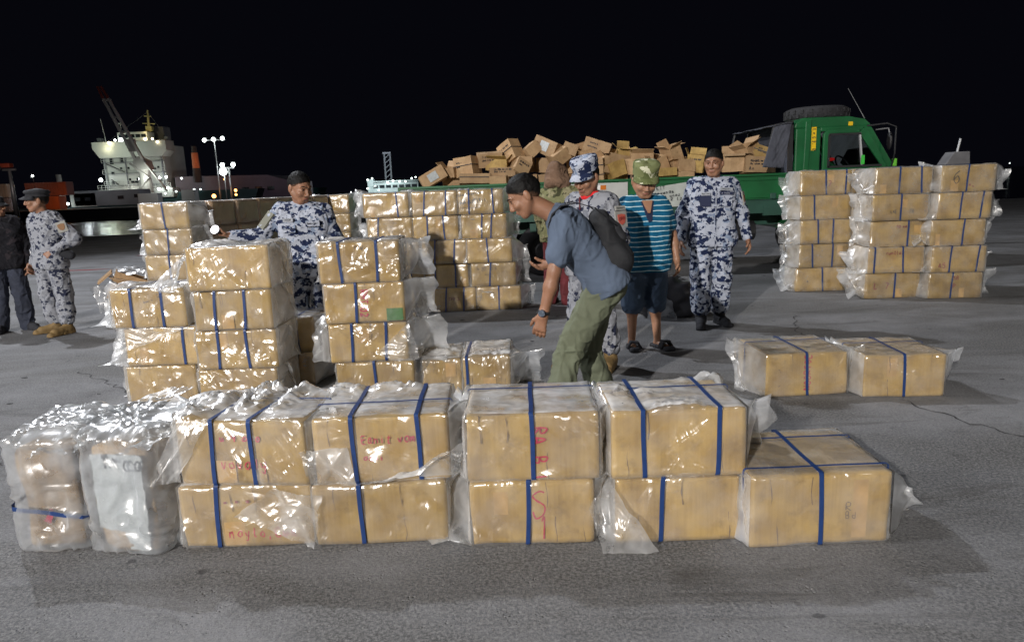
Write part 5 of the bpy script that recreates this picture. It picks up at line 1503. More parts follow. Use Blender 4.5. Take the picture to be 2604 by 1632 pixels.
# stowed things: side board with reflectors, banner
sbd = thing('reflector_board', 'white board with orange reflectors on the truck side left of the striped shirt man', 'board', (1.45, TY + NY - 0.075, 1.30))
sbd_m = MB().box((0, 0, 0), (0.94, 0.012, 0.34)).obj('board', simple('white_board', (0.45, 0.46, 0.44), 0.5, var=0.06), sbd)
for k, (x, w_, mm) in enumerate([(-0.06, 0.05, 'o'), (0.0, 0.07, 'w'), (0.08, 0.09, 'o'), (-0.32, 0.10, 'o')]):
    MB().box((x, -0.010, 0.10), (w_, 0.006, 0.07)).obj('reflector', simple('reflector', (0.55, 0.16, 0.02) if mm == 'o' else (0.8, 0.8, 0.78), 0.3), sbd)
bn = thing('banner', 'crumpled white banner with rows of small dark writing tied along the green truck side', 'banner', (2.56, TY + NY - 0.085, 1.24))
v, f = sheet(((-0.52, 0, -0.20), (0.52, 0, -0.17), (0.50, 0, 0.22), (-0.50, 0, 0.10)), 30, 16, 8, 0.012)
put('cloth', mesh('cloth', v, f, simple('banner_cloth', (0.42, 0.45, 0.42), 0.7, var=0.06), True), bn)
for k, (t, z, h_, p_) in enumerate([('LATE1T', 0.07, 0.05, 0.008), ('annoyunas', 0.0, 0.045, 0.010), ('oa enm unaz', -0.06, 0.045, 0.007), ('p oma-R tz', -0.12, 0.05, 0.007), ('TJA aa', -0.175, 0.04, 0.006)]):
    v, f = [], []
    for q in lettering(t, h_, p_, 60 + k, 0.9, rot=0.10):
        n_ = len(v); v += [(-0.34 + 0.03 * k + a, -0.022, z + b) for a, b in q]; f.append(tuple(range(n_, n_ + 4)))
    put('lettering', mesh('lettering', v, f, M['black_ink']), bn)
tyre = thing('spare_tyre', 'worn spare tyre lying flat on the green cab roof', 'tyre', (5.30, 12.30, 2.36))
MB().lathe([(0.27, 0.0), (0.42, 0.0), (0.49, 0.03), (0.51, 0.09), (0.51, 0.13), (0.49, 0.19), (0.42, 0.22), (0.27, 0.22), (0.25, 0.11)], None, 40, True).obj('tyre', M['rubber'], tyre, True)
tr = MB()
for k in range(44):
    a = 2 * math.pi * k / 44
    tr.box((0.507 * math.cos(a), 0.507 * math.sin(a), 0.07 + 0.07 * (k % 2)), (0.03, 0.045, 0.06), Matrix.Rotation(a, 4, 'Z'))
o = tr.obj('tread', M['rubber'], tyre); o['kind'] = 'stuff'
MB().lathe([(0.26, 0.05), (0.2, 0.07), (0.0, 0.07)], None, 20).obj('rim', M['black'], tyre, True)
# dark gear under and beside the truck, seen between the men
bag = thing('rubbish_sack', 'dark plastic sack with torn pale flaps slumped behind the striped shirt man', 'sack', (1.72, 7.75, 0))
P, N, F_ = shell(0.55, 0.45, 0.38, 0.15, 0, 0.03)
P = P + N * (folds(P, 5, [(0.2, 0.3, 1), (0.8, .2, .5)], 9, 2, 1.2) * 0.06 + vnoise(P * 5, 3) * 0.04)[:, None]
P[:, 2] = np.maximum(P[:, 2], 0.002)
put('sack', mesh('sack', P, F_, simple('black_sack', (0.03, 0.03, 0.035), 0.45), True), bag)
for k, cs in enumerate([((-0.25, -0.3, 0.01), (0.05, -0.4, 0.01), (0.02, -0.25, 0.2), (-0.2, -0.22, 0.34)), ((0.0, -0.1, 0.36), (0.3, -0.2, 0.30), (0.34, 0.1, 0.36), (0.1, 0.1, 0.44))]):
    v, f = sheet(cs, 14, 14, 50 + k, 0.03)
    put('flap', mesh('flap', v, f, M['film_loose'], True), bag)

PILE = [
    (-1.25, 1.67, 0.44, 0.22, -28, 10, 'w', 'with a pale worn patch lying tilted at the low left end of the heap'),
    (-0.95, 1.75, 0.25, 0.16, 3, -20, 'o', 'small open one half hidden left of the printed one'),
    (-0.65, 1.82, 0.34, 0.32, -7, -25, 'ps', 'printed on its lid with a dark strap, left part of the heap'),
    (-0.27, 1.93, 0.41, 0.23, -3, 8, 'p', 'long one printed in two lines below the diamond tilted one'),
    (-0.14, 1.83, 0.35, 0.19, 4, -10, 'of', 'open one with one raised flap below the long printed one'),
    (0.09, 2.03, 0.31, 0.35, -28, -42, 'ps', 'standing on its corner like a diamond at the left summit'),
    (-0.07, 1.71, 0.42, 0.15, 0, 4, 'p', 'low one with two dark printed blocks above the stack'),
    (-0.54, 1.61, 0.51, 0.16, 2, 5, 's', 'wide one with dark strap just above the plastic covered stack'),
    (-0.13, 1.59, 0.28, 0.15, 0, -8, '', 'plain one just above the right end of the stack'),
    (0.23, 1.76, 0.26, 0.25, 32, 20, 'p', 'pale one tilted steeply beside the brown hood'),
    (0.43, 2.05, 0.26, 0.20, -38, 25, '', 'plain one tilted steeply between the two summits'),
    (0.72, 2.09, 0.42, 0.26, 24, -30, 'w', 'at the middle summit with a white patch on its face'),
    (0.34, 1.88, 0.23, 0.16, 5, -5, 'o', 'open one just left of the brown hood'),
    (0.89, 1.94, 0.29, 0.22, -35, 20, '', 'plain one leaning behind the white camouflage cap'),
    (1.09, 2.03, 0.25, 0.19, 22, -10, '', 'plain one right of the middle summit'),
    (1.54, 2.03, 0.45, 0.29, 20, -12, 'p', 'at the right summit with bold black print and a torn corner'),
    (1.48, 1.71, 0.38, 0.35, 0, -20, 'cs', 'wrapped both ways in dark straps right of the white camouflage cap'),
    (1.34, 1.94, 0.23, 0.19, -14, 10, 'o', 'crumpled open one under the bold printed one'),
    (1.71, 1.72, 0.32, 0.28, 12, 25, 'o', 'open one right of the cross strapped one'),
    (1.99, 1.96, 0.22, 0.13, 6, 0, 'of', 'small open one with ragged flaps above the green camouflage cap'),
    (1.90, 1.83, 0.39, 0.19, 10, 15, 'o', 'rumpled open one left of the green camouflage cap'),
    (2.28, 1.85, 0.38, 0.13, 3, 0, 'of', 'flat open one with a long flap right of the green camouflage cap'),
    (2.55, 1.75, 0.28, 0.23, -24, 20, 'o', 'sagging open one above the dark collar'),
    (2.83, 1.84, 0.22, 0.39, -22, 20, 'of', 'tall narrow open one standing on end'),
    (3.22, 1.74, 0.28, 0.28, 8, -20, 'op', 'open printed one directly behind the head of the man in white camouflage'),
    (3.01, 1.68, 0.28, 0.22, 2, 10, 'o', 'open one between the tall narrow one and the man in white camouflage'),
    (2.64, 1.60, 0.44, 0.13, -2, 5, '', 'low brown one lying on the green side panel'),
    (3.03, 1.57, 0.26, 0.09, 0, 0, '', 'low plain one against the green side panel'),
    (3.85, 1.73, 0.36, 0.29, 0, -12, 'of', 'large open one right of the man in white camouflage'),
    (4.11, 1.85, 0.29, 0.32, -24, 30, 'of', 'open one with a long raised flap at the right end'),
    (4.39, 1.86, 0.38, 0.20, 22, -15, 'ps', 'strapped printed one leaning on the dark tarpaulin'),
    (4.27, 1.66, 0.50, 0.26, 3, 0, 'pp', 'glossy one with two lines of bold black print at the right end'),
    (2.18, 1.71, 0.31, 0.25, 6, -30, 'o', 'open one half hidden behind the green camouflage cap'),
    (1.84, 1.68, 0.29, 0.25, -16, 15, 'o', 'open one above the white banner'),
]
def pile_box(i, x, z, w, h, tilt, yaw, kind, desc):
    r = random.Random(300 + i)
    y = 11.72 + max(0.0, z - 1.55) * 0.75 + (0.06 if 'o' in kind else 0)
    k = y / 12.0
    x, z = x * k, 1.5 + (z - 1.5) * k
    dd = r.uniform(0.24, 0.34)
    t = thing('dumped_carton', ('carton ' + desc), 'carton', (x, y + dd / 2, z), 0, 'cartons heaped on the truck bed')
    t.rotation_euler = (R_(r.uniform(-14, 10)), R_(tilt), R_(yaw))
    m_ = M['card2'] if r.random() < 0.7 else M['card']
    b = MB()
    th = 0.006
    if 'o' in kind:
        b.box((0, 0, -h / 2 + th / 2), (w, dd, th))
        b.box((0, -dd / 2 + th / 2, 0), (w, th, h)); b.box((0, dd / 2 - th / 2, 0), (w, th, h))
        b.box((-w / 2 + th / 2, 0, 0), (th, dd - 2 * th, h)); b.box((w / 2 - th / 2, 0, 0), (th, dd - 2 * th, h))
    else:
        b.box((0, 0, 0), (w, dd, h))
    me = b.me('carton', m_)
    bm = bmesh.new(); bm.from_mesh(me)
    bmesh.ops.subdivide_edges(bm, edges=bm.edges, cuts=2, use_grid_fill=True)
    for v_ in bm.verts:
        q = v_.co * 6 + Vector((i * 3.1, 0, 0))
        v_.co += Vector((mnoise.noise(q), mnoise.noise(q + Vector((9, 0, 0))), mnoise.noise(q + Vector((0, 9, 0))))) * (0.016 if 'o' in kind else 0.007)
    bm.to_mesh(me); bm.free()
    put('carton', me, t)
    if 'o' in kind:
        fl = [((0, -dd / 2, h / 2), (w * 0.94, 0.006, 0.11), 'X', r.uniform(20, 130)), ((0, dd / 2, h / 2), (w * 0.94, 0.006, 0.12), 'X', r.uniform(-60, 10)),
              ((-w / 2, 0, h / 2), (0.006, dd * 0.92, 0.11), 'Y', r.uniform(-110, -10)), ((w / 2, 0, h / 2), (0.006, dd * 0.92, 0.11), 'Y', r.uniform(10, 110))]
        for (hinge, sz, ax, ang) in (fl if 'f' in kind else fl[1:3]):
            fm = MB().box((0, 0, sz[2] / 2), sz, None)
            o = fm.obj('flap', m_, t)
            o.location = hinge
            o.rotation_euler = (R_(ang), 0, 0) if ax == 'X' else (0, R_(ang), 0)
    dims = (w, dd + 0.012, h)
    if 'p' in kind:
        big = 'pp' in kind
        rows = [('POrUAS anluns', 0.66), ('Bokusan oololuoh', 0.48)] if big else [(r.choice(['kanata m', 'LO 7RA 85 JAVRA', 'THC GUN NAR', 'mauki']), 0.70), (r.choice(['masinmow', 'MAA', 'CRC MAR', 'poa tim mn']), 0.48)]
        for j, (tx, fz) in enumerate(rows):
            hh = 0.030 if big else 0.026
            writing(t, dims, 'front', (-w * 0.34, h * (fz - 0.5)), tx, hh, 0.009 if big else 0.0065, M['black_ink'], i * 3 + j, aspect=min(0.72, w * 0.72 / (hh * len(tx) * 1.12)), name='print')
        if big:
            writing(t, dims, 'front', (-w * 0.38, -h * 0.36), 'An', 0.05, 0.009, M['black_ink'], i, name='print')
    if 'w' in kind:
        patch(t, dims, 'front', -w * 0.2, w * 0.18, -h * 0.3, h * 0.3, M['white_sheet'], 'pale_patch', 0.003)
    if 's' in kind:
        MB().box((0, 0, -h * 0.22 if 'c' in kind else 0.02), (w + 0.02, dd + 0.024, 0.012)).obj('strap', M['strap_dark'], t)
        if 'c' in kind:
            MB().box((0, 0, h * 0.22), (w + 0.02, dd + 0.024, 0.012)).obj('strap', M['strap_dark'], t)
            MB().box((0, 0, 0), (0.012, dd + 0.026, h + 0.014)).obj('strap', M['strap_dark'], t)
for i, q in enumerate(PILE):
    pile_box(i, *q)
# the body of the heap behind and below
r = random.Random(8)
prof = [(-1.5, 1.6), (-0.65, 1.85), (0.07, 2.1), (0.8, 2.1), (1.6, 2.0), (2.8, 1.75), (3.5, 1.65), (4.4, 1.75)]
def hz(x):
    for (a, za), (b_, zb) in zip(prof, prof[1:]):
        if a <= x <= b_:
            return za + (zb - za) * (x - a) / (b_ - a)
    return 1.5
i = 0
for layer in range(3):
    for k in range(11):
        x = -1.35 + k * 0.53
        z = 1.28 + layer * 0.26
        if z + 0.12 > hz(x) - 0.06:
            continue
        w_, h_, d_ = 0.46, 0.25, 0.36
        t = thing('dumped_carton', 'brown carton buried low in the heap, %s row, %s from the tailgate' % (('bottom', 'middle', 'upper')[layer], ('first', 'second', 'third', 'fourth', 'fifth', 'sixth', 'seventh', 'eighth', 'ninth', 'tenth', 'eleventh')[k]), 'carton', (x + r.uniform(-.03, .03), 12.05 + layer * 0.22, z), 0, 'cartons heaped on the truck bed')
        t.rotation_euler = (0, R_(r.uniform(-9, 9)), R_(r.uniform(-20, 20)))
        MB().box((0, 0, 0), (w_, d_, h_)).obj('carton', M['card2'], t, bevel=0.004, seg=1)

wn_ = thing('mooring_winch', 'small grey winch head with upright handle showing above the right stack', 'winch', (8.78, 14.0, 0))
MB().box((0, 0, 0.8), (0.16, 0.16, 1.6)).obj('post', M['green_d'], wn_, bevel=0.01)
MB().prism([(-0.26, 1.56), (0.22, 1.56), (0.20, 1.80), (-0.10, 1.80)], 1, -0.15, 0.15).obj('housing', simple('grey_winch_paint', (0.16, 0.16, 0.17), 0.6), wn_, bevel=0.015)
MB().tube([(0.04, 0, 1.78), (0.09, 0, 2.05)], 0.022, 8).obj('handle', M['steel'], wn_)

# ================================================================== PEOPLE
class Field:
    """smooth-blended body surface on a grid, turned into one mesh"""
    def __init__(s, h=0.008):
        s.h = h
        s.pr = []
    def cap(s, a, b, ra, rb=None, k=0.02, sub=False):
        s.pr.append(('c', np.array(a, float), np.array(b, float), ra, ra if rb is None else rb, k, sub)); return s
    def ell(s, c, r, Rm=None, k=0.02, sub=False):
        s.pr.append(('e', np.array(c, float), np.array(r, float), np.eye(3) if Rm is None else Rm, 0, k, sub)); return s
    def cut(s, p, n, k=0.006):
        s.pr.append(('h', np.array(p, float), np.array(n, float), 0, 0, k, False)); return s
    def build(s, name, m, parent, noise_fn=None, smooth=True):
        h = s.h
        lo, hi = np.full(3, 9.0), np.full(3, -9.0)
        for p in s.pr:
            if p[0] == 'h' or p[6]:
                continue
            if p[0] == 'c':
                r = max(p[3], p[4]); a = np.minimum(p[1], p[2]) - r; b = np.maximum(p[1], p[2]) + r
            else:
                r = p[2].max(); a = p[1] - r; b = p[1] + r
            lo = np.minimum(lo, a); hi = np.maximum(hi, b)
        lo -= 0.03; hi += 0.03
        n = np.ceil((hi - lo) / h).astype(int) + 1
        ax = [lo[i] + np.arange(n[i]) * h for i in range(3)]
        vol = np.full(n, 0.05, np.float32)
        for p in s.pr:
            k = p[5]
            if p[0] == 'h':
                d = ((ax[0][:, None, None] - p[1][0]) * p[2][0] + (ax[1][None, :, None] - p[1][1]) * p[2][1] + (ax[2][None, None, :] - p[1][2]) * p[2][2]).astype(np.float32)
                vol = np.maximum(vol, d)
                continue
            if p[0] == 'c':
                r = max(p[3], p[4]); a = np.minimum(p[1], p[2]) - r; b = np.maximum(p[1], p[2]) + r
            else:
                r = p[2].max(); a = p[1] - r; b = p[1] + r
            pad = 0.03 + 1.5 * k
            i0 = np.clip(np.floor((a - pad - lo) / h).astype(int), 0, n); i1 = np.clip(np.ceil((b + pad - lo) / h).astype(int) + 1, 0, n)
            if np.any(i1 <= i0):
                continue
            sl = tuple(slice(i0[i], i1[i]) for i in range(3))
            X = np.stack(np.meshgrid(*[ax[i][sl[i]] for i in range(3)], indexing='ij'), -1)
            if p[0] == 'c':
                ba = p[2] - p[1]; L2 = max(1e-12, float(ba @ ba))
                t = np.clip(((X - p[1]) @ ba) / L2, 0, 1)
                d = np.linalg.norm(X - p[1] - t[..., None] * ba, axis=-1) - (p[3] + (p[4] - p[3]) * t)
            else:
                q = (X - p[1]) @ p[3]
                k0 = np.linalg.norm(q / p[2], axis=-1); k1 = np.linalg.norm(q / (p[2] ** 2), axis=-1)
                d = k0 * (k0 - 1) / np.maximum(k1, 1e-6)
            o = vol[sl]
            if p[6]:
                e = -d
                hh = np.clip(0.5 + 0.5 * (e - o) / k, 0, 1)
                vol[sl] = (o + (e - o) * hh + k * hh * (1 - hh)).astype(np.float32)
            else:
                hh = np.clip(0.5 + 0.5 * (o - d) / k, 0, 1)
                vol[sl] = (o + (d - o) * hh - k * hh * (1 - hh)).astype(np.float32)
        # naive surface nets
        sg = vol < 0
        c = np.zeros(np.array(vol.shape) - 1, np.int8)
        for dx in (0, 1):
            for dy in (0, 1):
                for dz in (0, 1):
                    c += sg[dx:sg.shape[0] - 1 + dx, dy:sg.shape[1] - 1 + dy, dz:sg.shape[2] - 1 + dz]
        act = (c > 0) & (c < 8)
        I = np.argwhere(act)
        idx = np.full(act.shape, -1, np.int32)
        idx[act] = np.arange(len(I))
        acc = np.zeros((len(I), 3)); cnt = np.zeros(len(I))
        cor = [(x, y, z) for x in (0, 1) for y in (0, 1) for z in (0, 1)]
        val = {q: vol[I[:, 0] + q[0], I[:, 1] + q[1], I[:, 2] + q[2]] for q in cor}
        for q in cor:
            for axi in range(3):
                if q[axi] == 0:
                    w = list(q); w[axi] = 1; w = tuple(w)
                    va, vb = val[q], val[w]
                    mk = (va < 0) != (vb < 0)
                    t = np.where(mk, va / np.where(np.abs(va - vb) < 1e-9, 1, va - vb), 0)
                    pp = np.array(q, float)[None] + np.eye(3)[axi][None] * t[:, None]
                    acc[mk] += pp[mk]; cnt[mk] += 1
        V = lo + (I + acc / np.maximum(cnt, 1)[:, None]) * h
        Fs = []
        for axi in range(3):
            u, v = (axi + 1) % 3, (axi + 2) % 3
            s0 = [slice(None)] * 3; s1 = [slice(None)] * 3
            s0[axi] = slice(0, -1); s1[axi] = slice(1, None)
            A, B = sg[tuple(s0)], sg[tuple(s1)]
            E = np.argwhere(A != B)
            ok = (E[:, u] > 0) & (E[:, v] > 0) & (E[:, u] < sg.shape[u] - 1) & (E[:, v] < sg.shape[v] - 1)
            E = E[ok]
            ins = A[E[:, 0], E[:, 1], E[:, 2]]
            def cell(du, dv):
                q = E.copy(); q[:, u] -= du; q[:, v] -= dv
                return idx[q[:, 0], q[:, 1], q[:, 2]]
            Q = np.stack([cell(1, 1), cell(0, 1), cell(0, 0), cell(1, 0)], 1)
            Q[~ins] = Q[~ins][:, ::-1]
            Fs.append(Q)
        Fq = np.concatenate(Fs)
        Fq = Fq[(Fq >= 0).all(1)]
        me = mesh(name, V, Fq, m, smooth)
        if noise_fn is not None:
            N = np.zeros(len(V) * 3, np.float32); me.vertices.foreach_get('normal', N)
            V = V + N.reshape(-1, 3) * noise_fn(V)[:, None]
            me.vertices.foreach_set('co', V.astype(np.float32).ravel()); me.update()
        return put(name, me, parent)

def skin_mat(name, col):
    m = simple(name, col, 0.5, var=0.10, scale=14, bump=0.15, bscale=90)
    p = m.node_tree.nodes['Principled BSDF']
    p.inputs['Subsurface Weight'].default_value = 0.12
    p.inputs['Subsurface Radius'].default_value = (0.01, 0.004, 0.002)
    return m
M['skin'] = skin_mat('skin', (0.27, 0.135, 0.08))
M['skin2'] = skin_mat('fair_skin', (0.32, 0.17, 0.105))
M['lip'] = simple('lips', (0.24, 0.085, 0.065), 0.45)
M['hair'] = simple('black_hair', (0.0045, 0.004, 0.004), 0.6, var=0.3, scale=60, bump=0.25, bscale=160, spec=0.18)
def fade_hair(name, skin):
    m = M['hair'].copy(); m.name = name
    n = m.node_tree.nodes; l = m.node_tree.links; p = n['Principled BSDF']
    src = p.inputs['Base Color'].links[0].from_socket
    at_ = n.new('ShaderNodeAttribute'); at_.attribute_name = 'fade'
    mx = n.new('ShaderNodeMix'); mx.data_type = 'RGBA'
    l.new(at_.outputs['Fac'], mx.inputs[0]); l.new(src, mx.inputs[6]); mx.inputs[7].default_value = (*skin, 1)
    l.new(mx.outputs[2], p.inputs['Base Color'])
    return m
M['hair_fade'] = fade_hair('faded_black_hair', (0.20, 0.105, 0.065))
M['eye'] = simple('eye_white', (0.36, 0.33, 0.31), 0.2, var=0.02)
M['iris'] = simple('dark_iris', (0.015, 0.010, 0.008), 0.15)
M['camo'] = camo_mat('blue_camouflage', (0.37, 0.40, 0.475), (0.20, 0.25, 0.35), (0.012, 0.020, 0.058), 17, 0.525, 0.58)
M['camo_g'] = camo_mat('grey_camouflage', (0.26, 0.27, 0.30), (0.16, 0.17, 0.20), (0.018, 0.022, 0.045), 15.0, 0.56, 0.57)
M['camo_o'] = camo_mat('olive_camouflage', (0.17, 0.17, 0.085), (0.24, 0.22, 0.13), (0.05, 0.05, 0.025), 9, 0.56, 0.55)
M['camo_cap'] = camo_mat('green_camouflage_cap', (0.17, 0.19, 0.085), (0.55, 0.55, 0.40), (0.11, 0.13, 0.05), 11, 0.58, 0.60)
M['tan_boot'] = simple('tan_boot_leather', (0.20, 0.13, 0.05), 0.75, var=0.2, scale=14, bump=0.3)
M['black_cloth'] = simple('black_cloth', (0.016, 0.017, 0.022), 0.85, var=0.3, scale=10, bump=0.4, bscale=30)

def nrm(v):
    v = np.array(v, float)
    return v / np.linalg.norm(v)

class Human:
    """joints in metres, facing -y; sides are -1 (screen left when facing the camera) and +1"""
    def __init__(s, label, loc, rz=0.0, H=1.68, hs=1.1, build=1.0, skin='skin', **J):
        s.root = thing('person', label, 'person', loc, rz)
        k = H / 1.70
        s.k = k; s.hs = hs * 0.97; s.w = build
        d = dict(pelvis=(0, 0, .92), waist=(0, 0.0, 1.05), chest=(0, 0.0, 1.25), neck=(0, 0.015, 1.41), head=(0, -.025, 1.575), hf=(0, -1, 0), hu=(0, 0, 1),
                 sh=((-.168, 0.01, 1.365), (.168, 0.01, 1.365)), el=((-.25, 0.03, 1.10), (.25, 0.03, 1.10)), wr=((-.27, -.05, .86), (.27, -.05, .86)),
                 hip=((-.095, 0, .90), (.095, 0, .90)), kn=((-.11, -.02, .48), (.11, -.02, .48)), an=((-.12, .02, .08), (.12, .02, .08)),
                 toe=((-.15, -.13, .035), (.15, -.13, .035)), pn=((1, 0, 0), (-1, 0, 0)), curl=(0.5, 0.5), belly=0.0)
        d.update(J)
        for n, v in d.items():
            if n in ('hf', 'hu', 'pn', 'curl', 'belly'):
                setattr(s, n, v)
            else:
                setattr(s, n, np.array(v, float) * k)
        s.hf = nrm(s.hf)
        s.hu = np.array(s.hu, float); s.hu = nrm(s.hu - s.hf * (s.hu @ s.hf))
        s.hr = np.cross(s.hf, s.hu)
        s.pn = [nrm(p) for p in s.pn]
        s.sd = nrm(s.sh[1] - s.sh[0])
        s.hd = nrm(s.hip[1] - s.hip[0])
        s.skin = M[skin]
    def H_(s, r, u, f):
        """point in the head frame (right, up, forward), metres of a 0.225 m head"""
        g = 1.0 * s.hs
        return s.head + (s.hr * r + s.hu * u + s.hf * f) * g
    def HR(s):
        return np.stack([s.hr, s.hf, s.hu], 1)
    def torso(s, F, pad, z0=0.0, z1=1.0, belly=0.0):
        """rows of side-to-side rounded bars along the spine"""
        key = [(0.0, s.pelvis, .085, .105, s.hd), (.3, s.waist, .070, .100, s.hd), (.62, s.chest, .098, .108, s.sd), (.86, (s.sh[0] + s.sh[1]) / 2 * .55 + s.chest * .45 , .108, .092, s.sd), (1.0, (s.sh[0] + s.sh[1]) / 2 + nrm(s.neck - s.chest) * .018, .062, .062, s.sd)]
        N = 13
        fwd0 = np.array([0, -1.0, 0])
        for i in range(N):
            t = z0 + (z1 - z0) * i / (N - 1)
            for a, b in zip(key, key[1:]):
                if a[0] <= t <= b[0] + 1e-9:
                    u = (t - a[0]) / (b[0] - a[0])
                    c = a[1] + (b[1] - a[1]) * u; hw = a[2] + (b[2] - a[2]) * u; r = a[3] + (b[3] - a[3]) * u; dr = nrm(a[4] + (b[4] - a[4]) * u)
                    break
            bl = (s.belly + belly) * math.exp(-((t - .33) / .22) ** 2)
            sp = nrm(s.chest - s.pelvis)
            fw_ = nrm(np.cross(dr, sp)) ; fw_ = fw_ if fw_ @ fwd0 > 0 or abs(fw_ @ fwd0) < 0.05 else -fw_
            hw = hw * s.w; r = r * (0.9 + 0.1 * s.w) * s.k
            F.cap(c - dr * hw * s.k + fw_ * bl * .5, c + dr * hw * s.k + fw_ * bl * .5, r + pad + bl * .6, None, 0.03)
    def hand(s, F, i, side):
        w = s.wr[i]; d = nrm(w - s.el[i]); pn = s.pn[i] - d * (s.pn[i] @ d); pn = nrm(pn); wd = np.cross(d, pn)
        if side == 0: pass
        g = s.k * 1.03
        cu = s.curl[i]
        F.cap(w - d * .02, w + d * .02 * g, .026, .024, 0.02)
        for o in (-.024, -.008, .008, .024):
            F.cap(w + d * .015 * g + wd * o * .6, w + d * .085 * g + wd * o * g, .017, .0135, 0.012)
        for o, L in ((-.031, .060), (-.0105, .072), (.0105, .076), (.031, .068)):
            p = w + d * .085 * g + wd * o * g
            a = d
            for q, r_ in ((.42, .0098), (.32, .0090), (.26, .0082)):
                ang = cu * (0.75 if q > .4 else 1.0)
                a = a * math.cos(ang) + pn * math.sin(ang); a = nrm(a)
                e = p + a * L * q * g
                F.cap(p, e, r_, r_ * .92, 0.006)
                p = e
        ts = 1 if (np.array([0, -1, 0.3]) @ wd) > 0 else -1
        t0 = w + d * .02 * g + wd * ts * .022 * g
        a = nrm(d * .75 + wd * ts * .75 + pn * .35)
        t1 = t0 + a * .038 * g
        a2 = nrm(d * .9 + wd * ts * .25 + pn * (.3 + .5 * cu))
        t2 = t1 + a2 * .030 * g
        F.cap(t0, t1, .016, .0115, .012); F.cap(t1, t2, .0112, .0098, .006); F.cap(t2, t2 + nrm(a2 + pn * .3) * .024 * g, .0098, .0085, .006)
    def body(s, legs=False, feet=False, h=0.0055):
        F = Field(h)
        s.torso(F, -0.012)
        k = s.k
        for i in (0, 1):
            F.cap(s.sh[i], s.el[i], .050 * k * (.6 + .4 * s.w), .038 * k, .03)
            F.cap(s.el[i], s.el[i] + (s.wr[i] - s.el[i]) * .35, .039 * k, .040 * k * (.7 + .3 * s.w), .02)
            F.cap(s.el[i] + (s.wr[i] - s.el[i]) * .35, s.wr[i], .040 * k, .0265 * k, .02)
            s.hand(F, i, i)
            F.cap(s.hip[i], s.kn[i], .078 * k, .052 * k, .04)
            mid = s.kn[i] + (s.an[i] - s.kn[i]) * .3 + np.array([0, .012, 0])
            F.cap(s.kn[i], mid, .050 * k, .054 * k * (.7 + .3 * s.w), .02)
            F.cap(mid, s.an[i], .052 * k, .034 * k, .02)
            F.cap(s.an[i] + np.array([0, .02, -.035 * k]), s.toe[i], .034 * k, .024 * k, .02)
            if feet:
                d = nrm(s.toe[i] - s.an[i]); w = np.array([1, 0, 0])
                for o in (-.03, -.012, .006, .022, .036):
                    F.cap(s.toe[i] + w * o * .8, s.toe[i] + w * o + nrm([d[0], d[1], 0]) * (.035 - abs(o) * .3), .013, .010, .006)
        # neck and head
        nb = (s.sh[0] + s.sh[1]) / 2
        F.cap(nb + (s.neck - nb) * .2, s.head - s.hu * .05 * s.hs - s.hf * .012, .060 * k * (.8 + .2 * s.w), .053 * s.hs, .03)
        g = s.hs; HR = s.HR()
        fat = 1 + (s.w - 1) * .5
        F.ell(s.H_(0, .030, -.012), np.array([.075 * fat, .096, .086]) * g, HR, .015)
        F.ell(s.H_(0, -.028, .022), np.array([.063 * fat, .070, .080]) * g, HR, .02)
        F.cap(s.H_(-.018, -.092, .058), s.H_(.018, -.092, .058), .021 * g, None, .02)
        for q in (-1, 1):
            F.cap(s.H_(q * .058 * fat, -.035, .0), s.H_(q * .026, -.085, .05), .020 * g * fat, None, .025)
            F.ell(s.H_(q * .038 * fat, -.022, .066), np.array([.026, .022, .022]) * g, HR, .02)
            F.ell(s.H_(q * .078 * fat, -.002, -.012), np.array([.011, .019, .033]) * g, HR, .006)
            F.ell(s.H_(q * .032, .010, .098), np.array([.019, .014, .012]) * g, HR, .012, True)
            F.ell(s.H_(q * .032, .009, .074), np.array([.015, .014, .011]) * g, HR, .006)
            F.cap(s.H_(q * .012, .029, .088), s.H_(q * .046, .030, .074), .011 * g, .009 * g, .012)
            F.ell(s.H_(q * .014, -.034, .098), np.array([.010, .011, .009]) * g, HR, .006)
        F.cap(s.H_(0, .016, .090), s.H_(0, -.028, .108), .0085 * g, .0125 * g, .010)
        F.cap(s.H_(-.018, -.057, .086), s.H_(.018, -.057, .086), .0085 * g, None, .008)
        F.cap(s.H_(-.014, -.068, .084), s.H_(.014, -.068, .084), .0085 * g, None, .006)
        b = F.build('body', s.skin, s.root)
        # eyes, brows, lips
        for q in (-1, 1):
            e = MB().ball((0, 0, 0), 0.0118 * g, 12)
            eo = put('eye', e.me('eye', M['eye'], True), s.root, tuple(s.H_(q * .032, .0095, .0755)))
            io = MB().ball(tuple((s.hf * .0082 + s.hu * -.002) * g), 0.0068 * g, 10).obj('iris', M['iris'], eo, True)
            bm_ = MB().tube([tuple(s.H_(q * .014, .031, .100)), tuple(s.H_(q * .032, .037, .094)), tuple(s.H_(q * .052, .031, .078))], [.0028 * g, .0034 * g, .0018 * g], 6)
            bm_.obj('eyebrow', M['hair'], s.root, True)
            MB().tube([tuple(s.H_(q * .018, .0155, .0885)), tuple(s.H_(q * .032, .0195, .0885)), tuple(s.H_(q * .046, .0145, .0825))], [.0016 * g, .0024 * g, .0016 * g], 6).obj('eyelid', M['hair'], s.root, True)
        MB().tube([tuple(s.H_(-.024, -.0625, .0885)), tuple(s.H_(-.008, -.0600, .0945)), tuple(s.H_(.008, -.0600, .0945)), tuple(s.H_(.024, -.0625, .0885))], [.0022 * g, .0046 * g, .0046 * g, .0022 * g], 6).obj('lips', M['lip'], s.root, True)
        return b
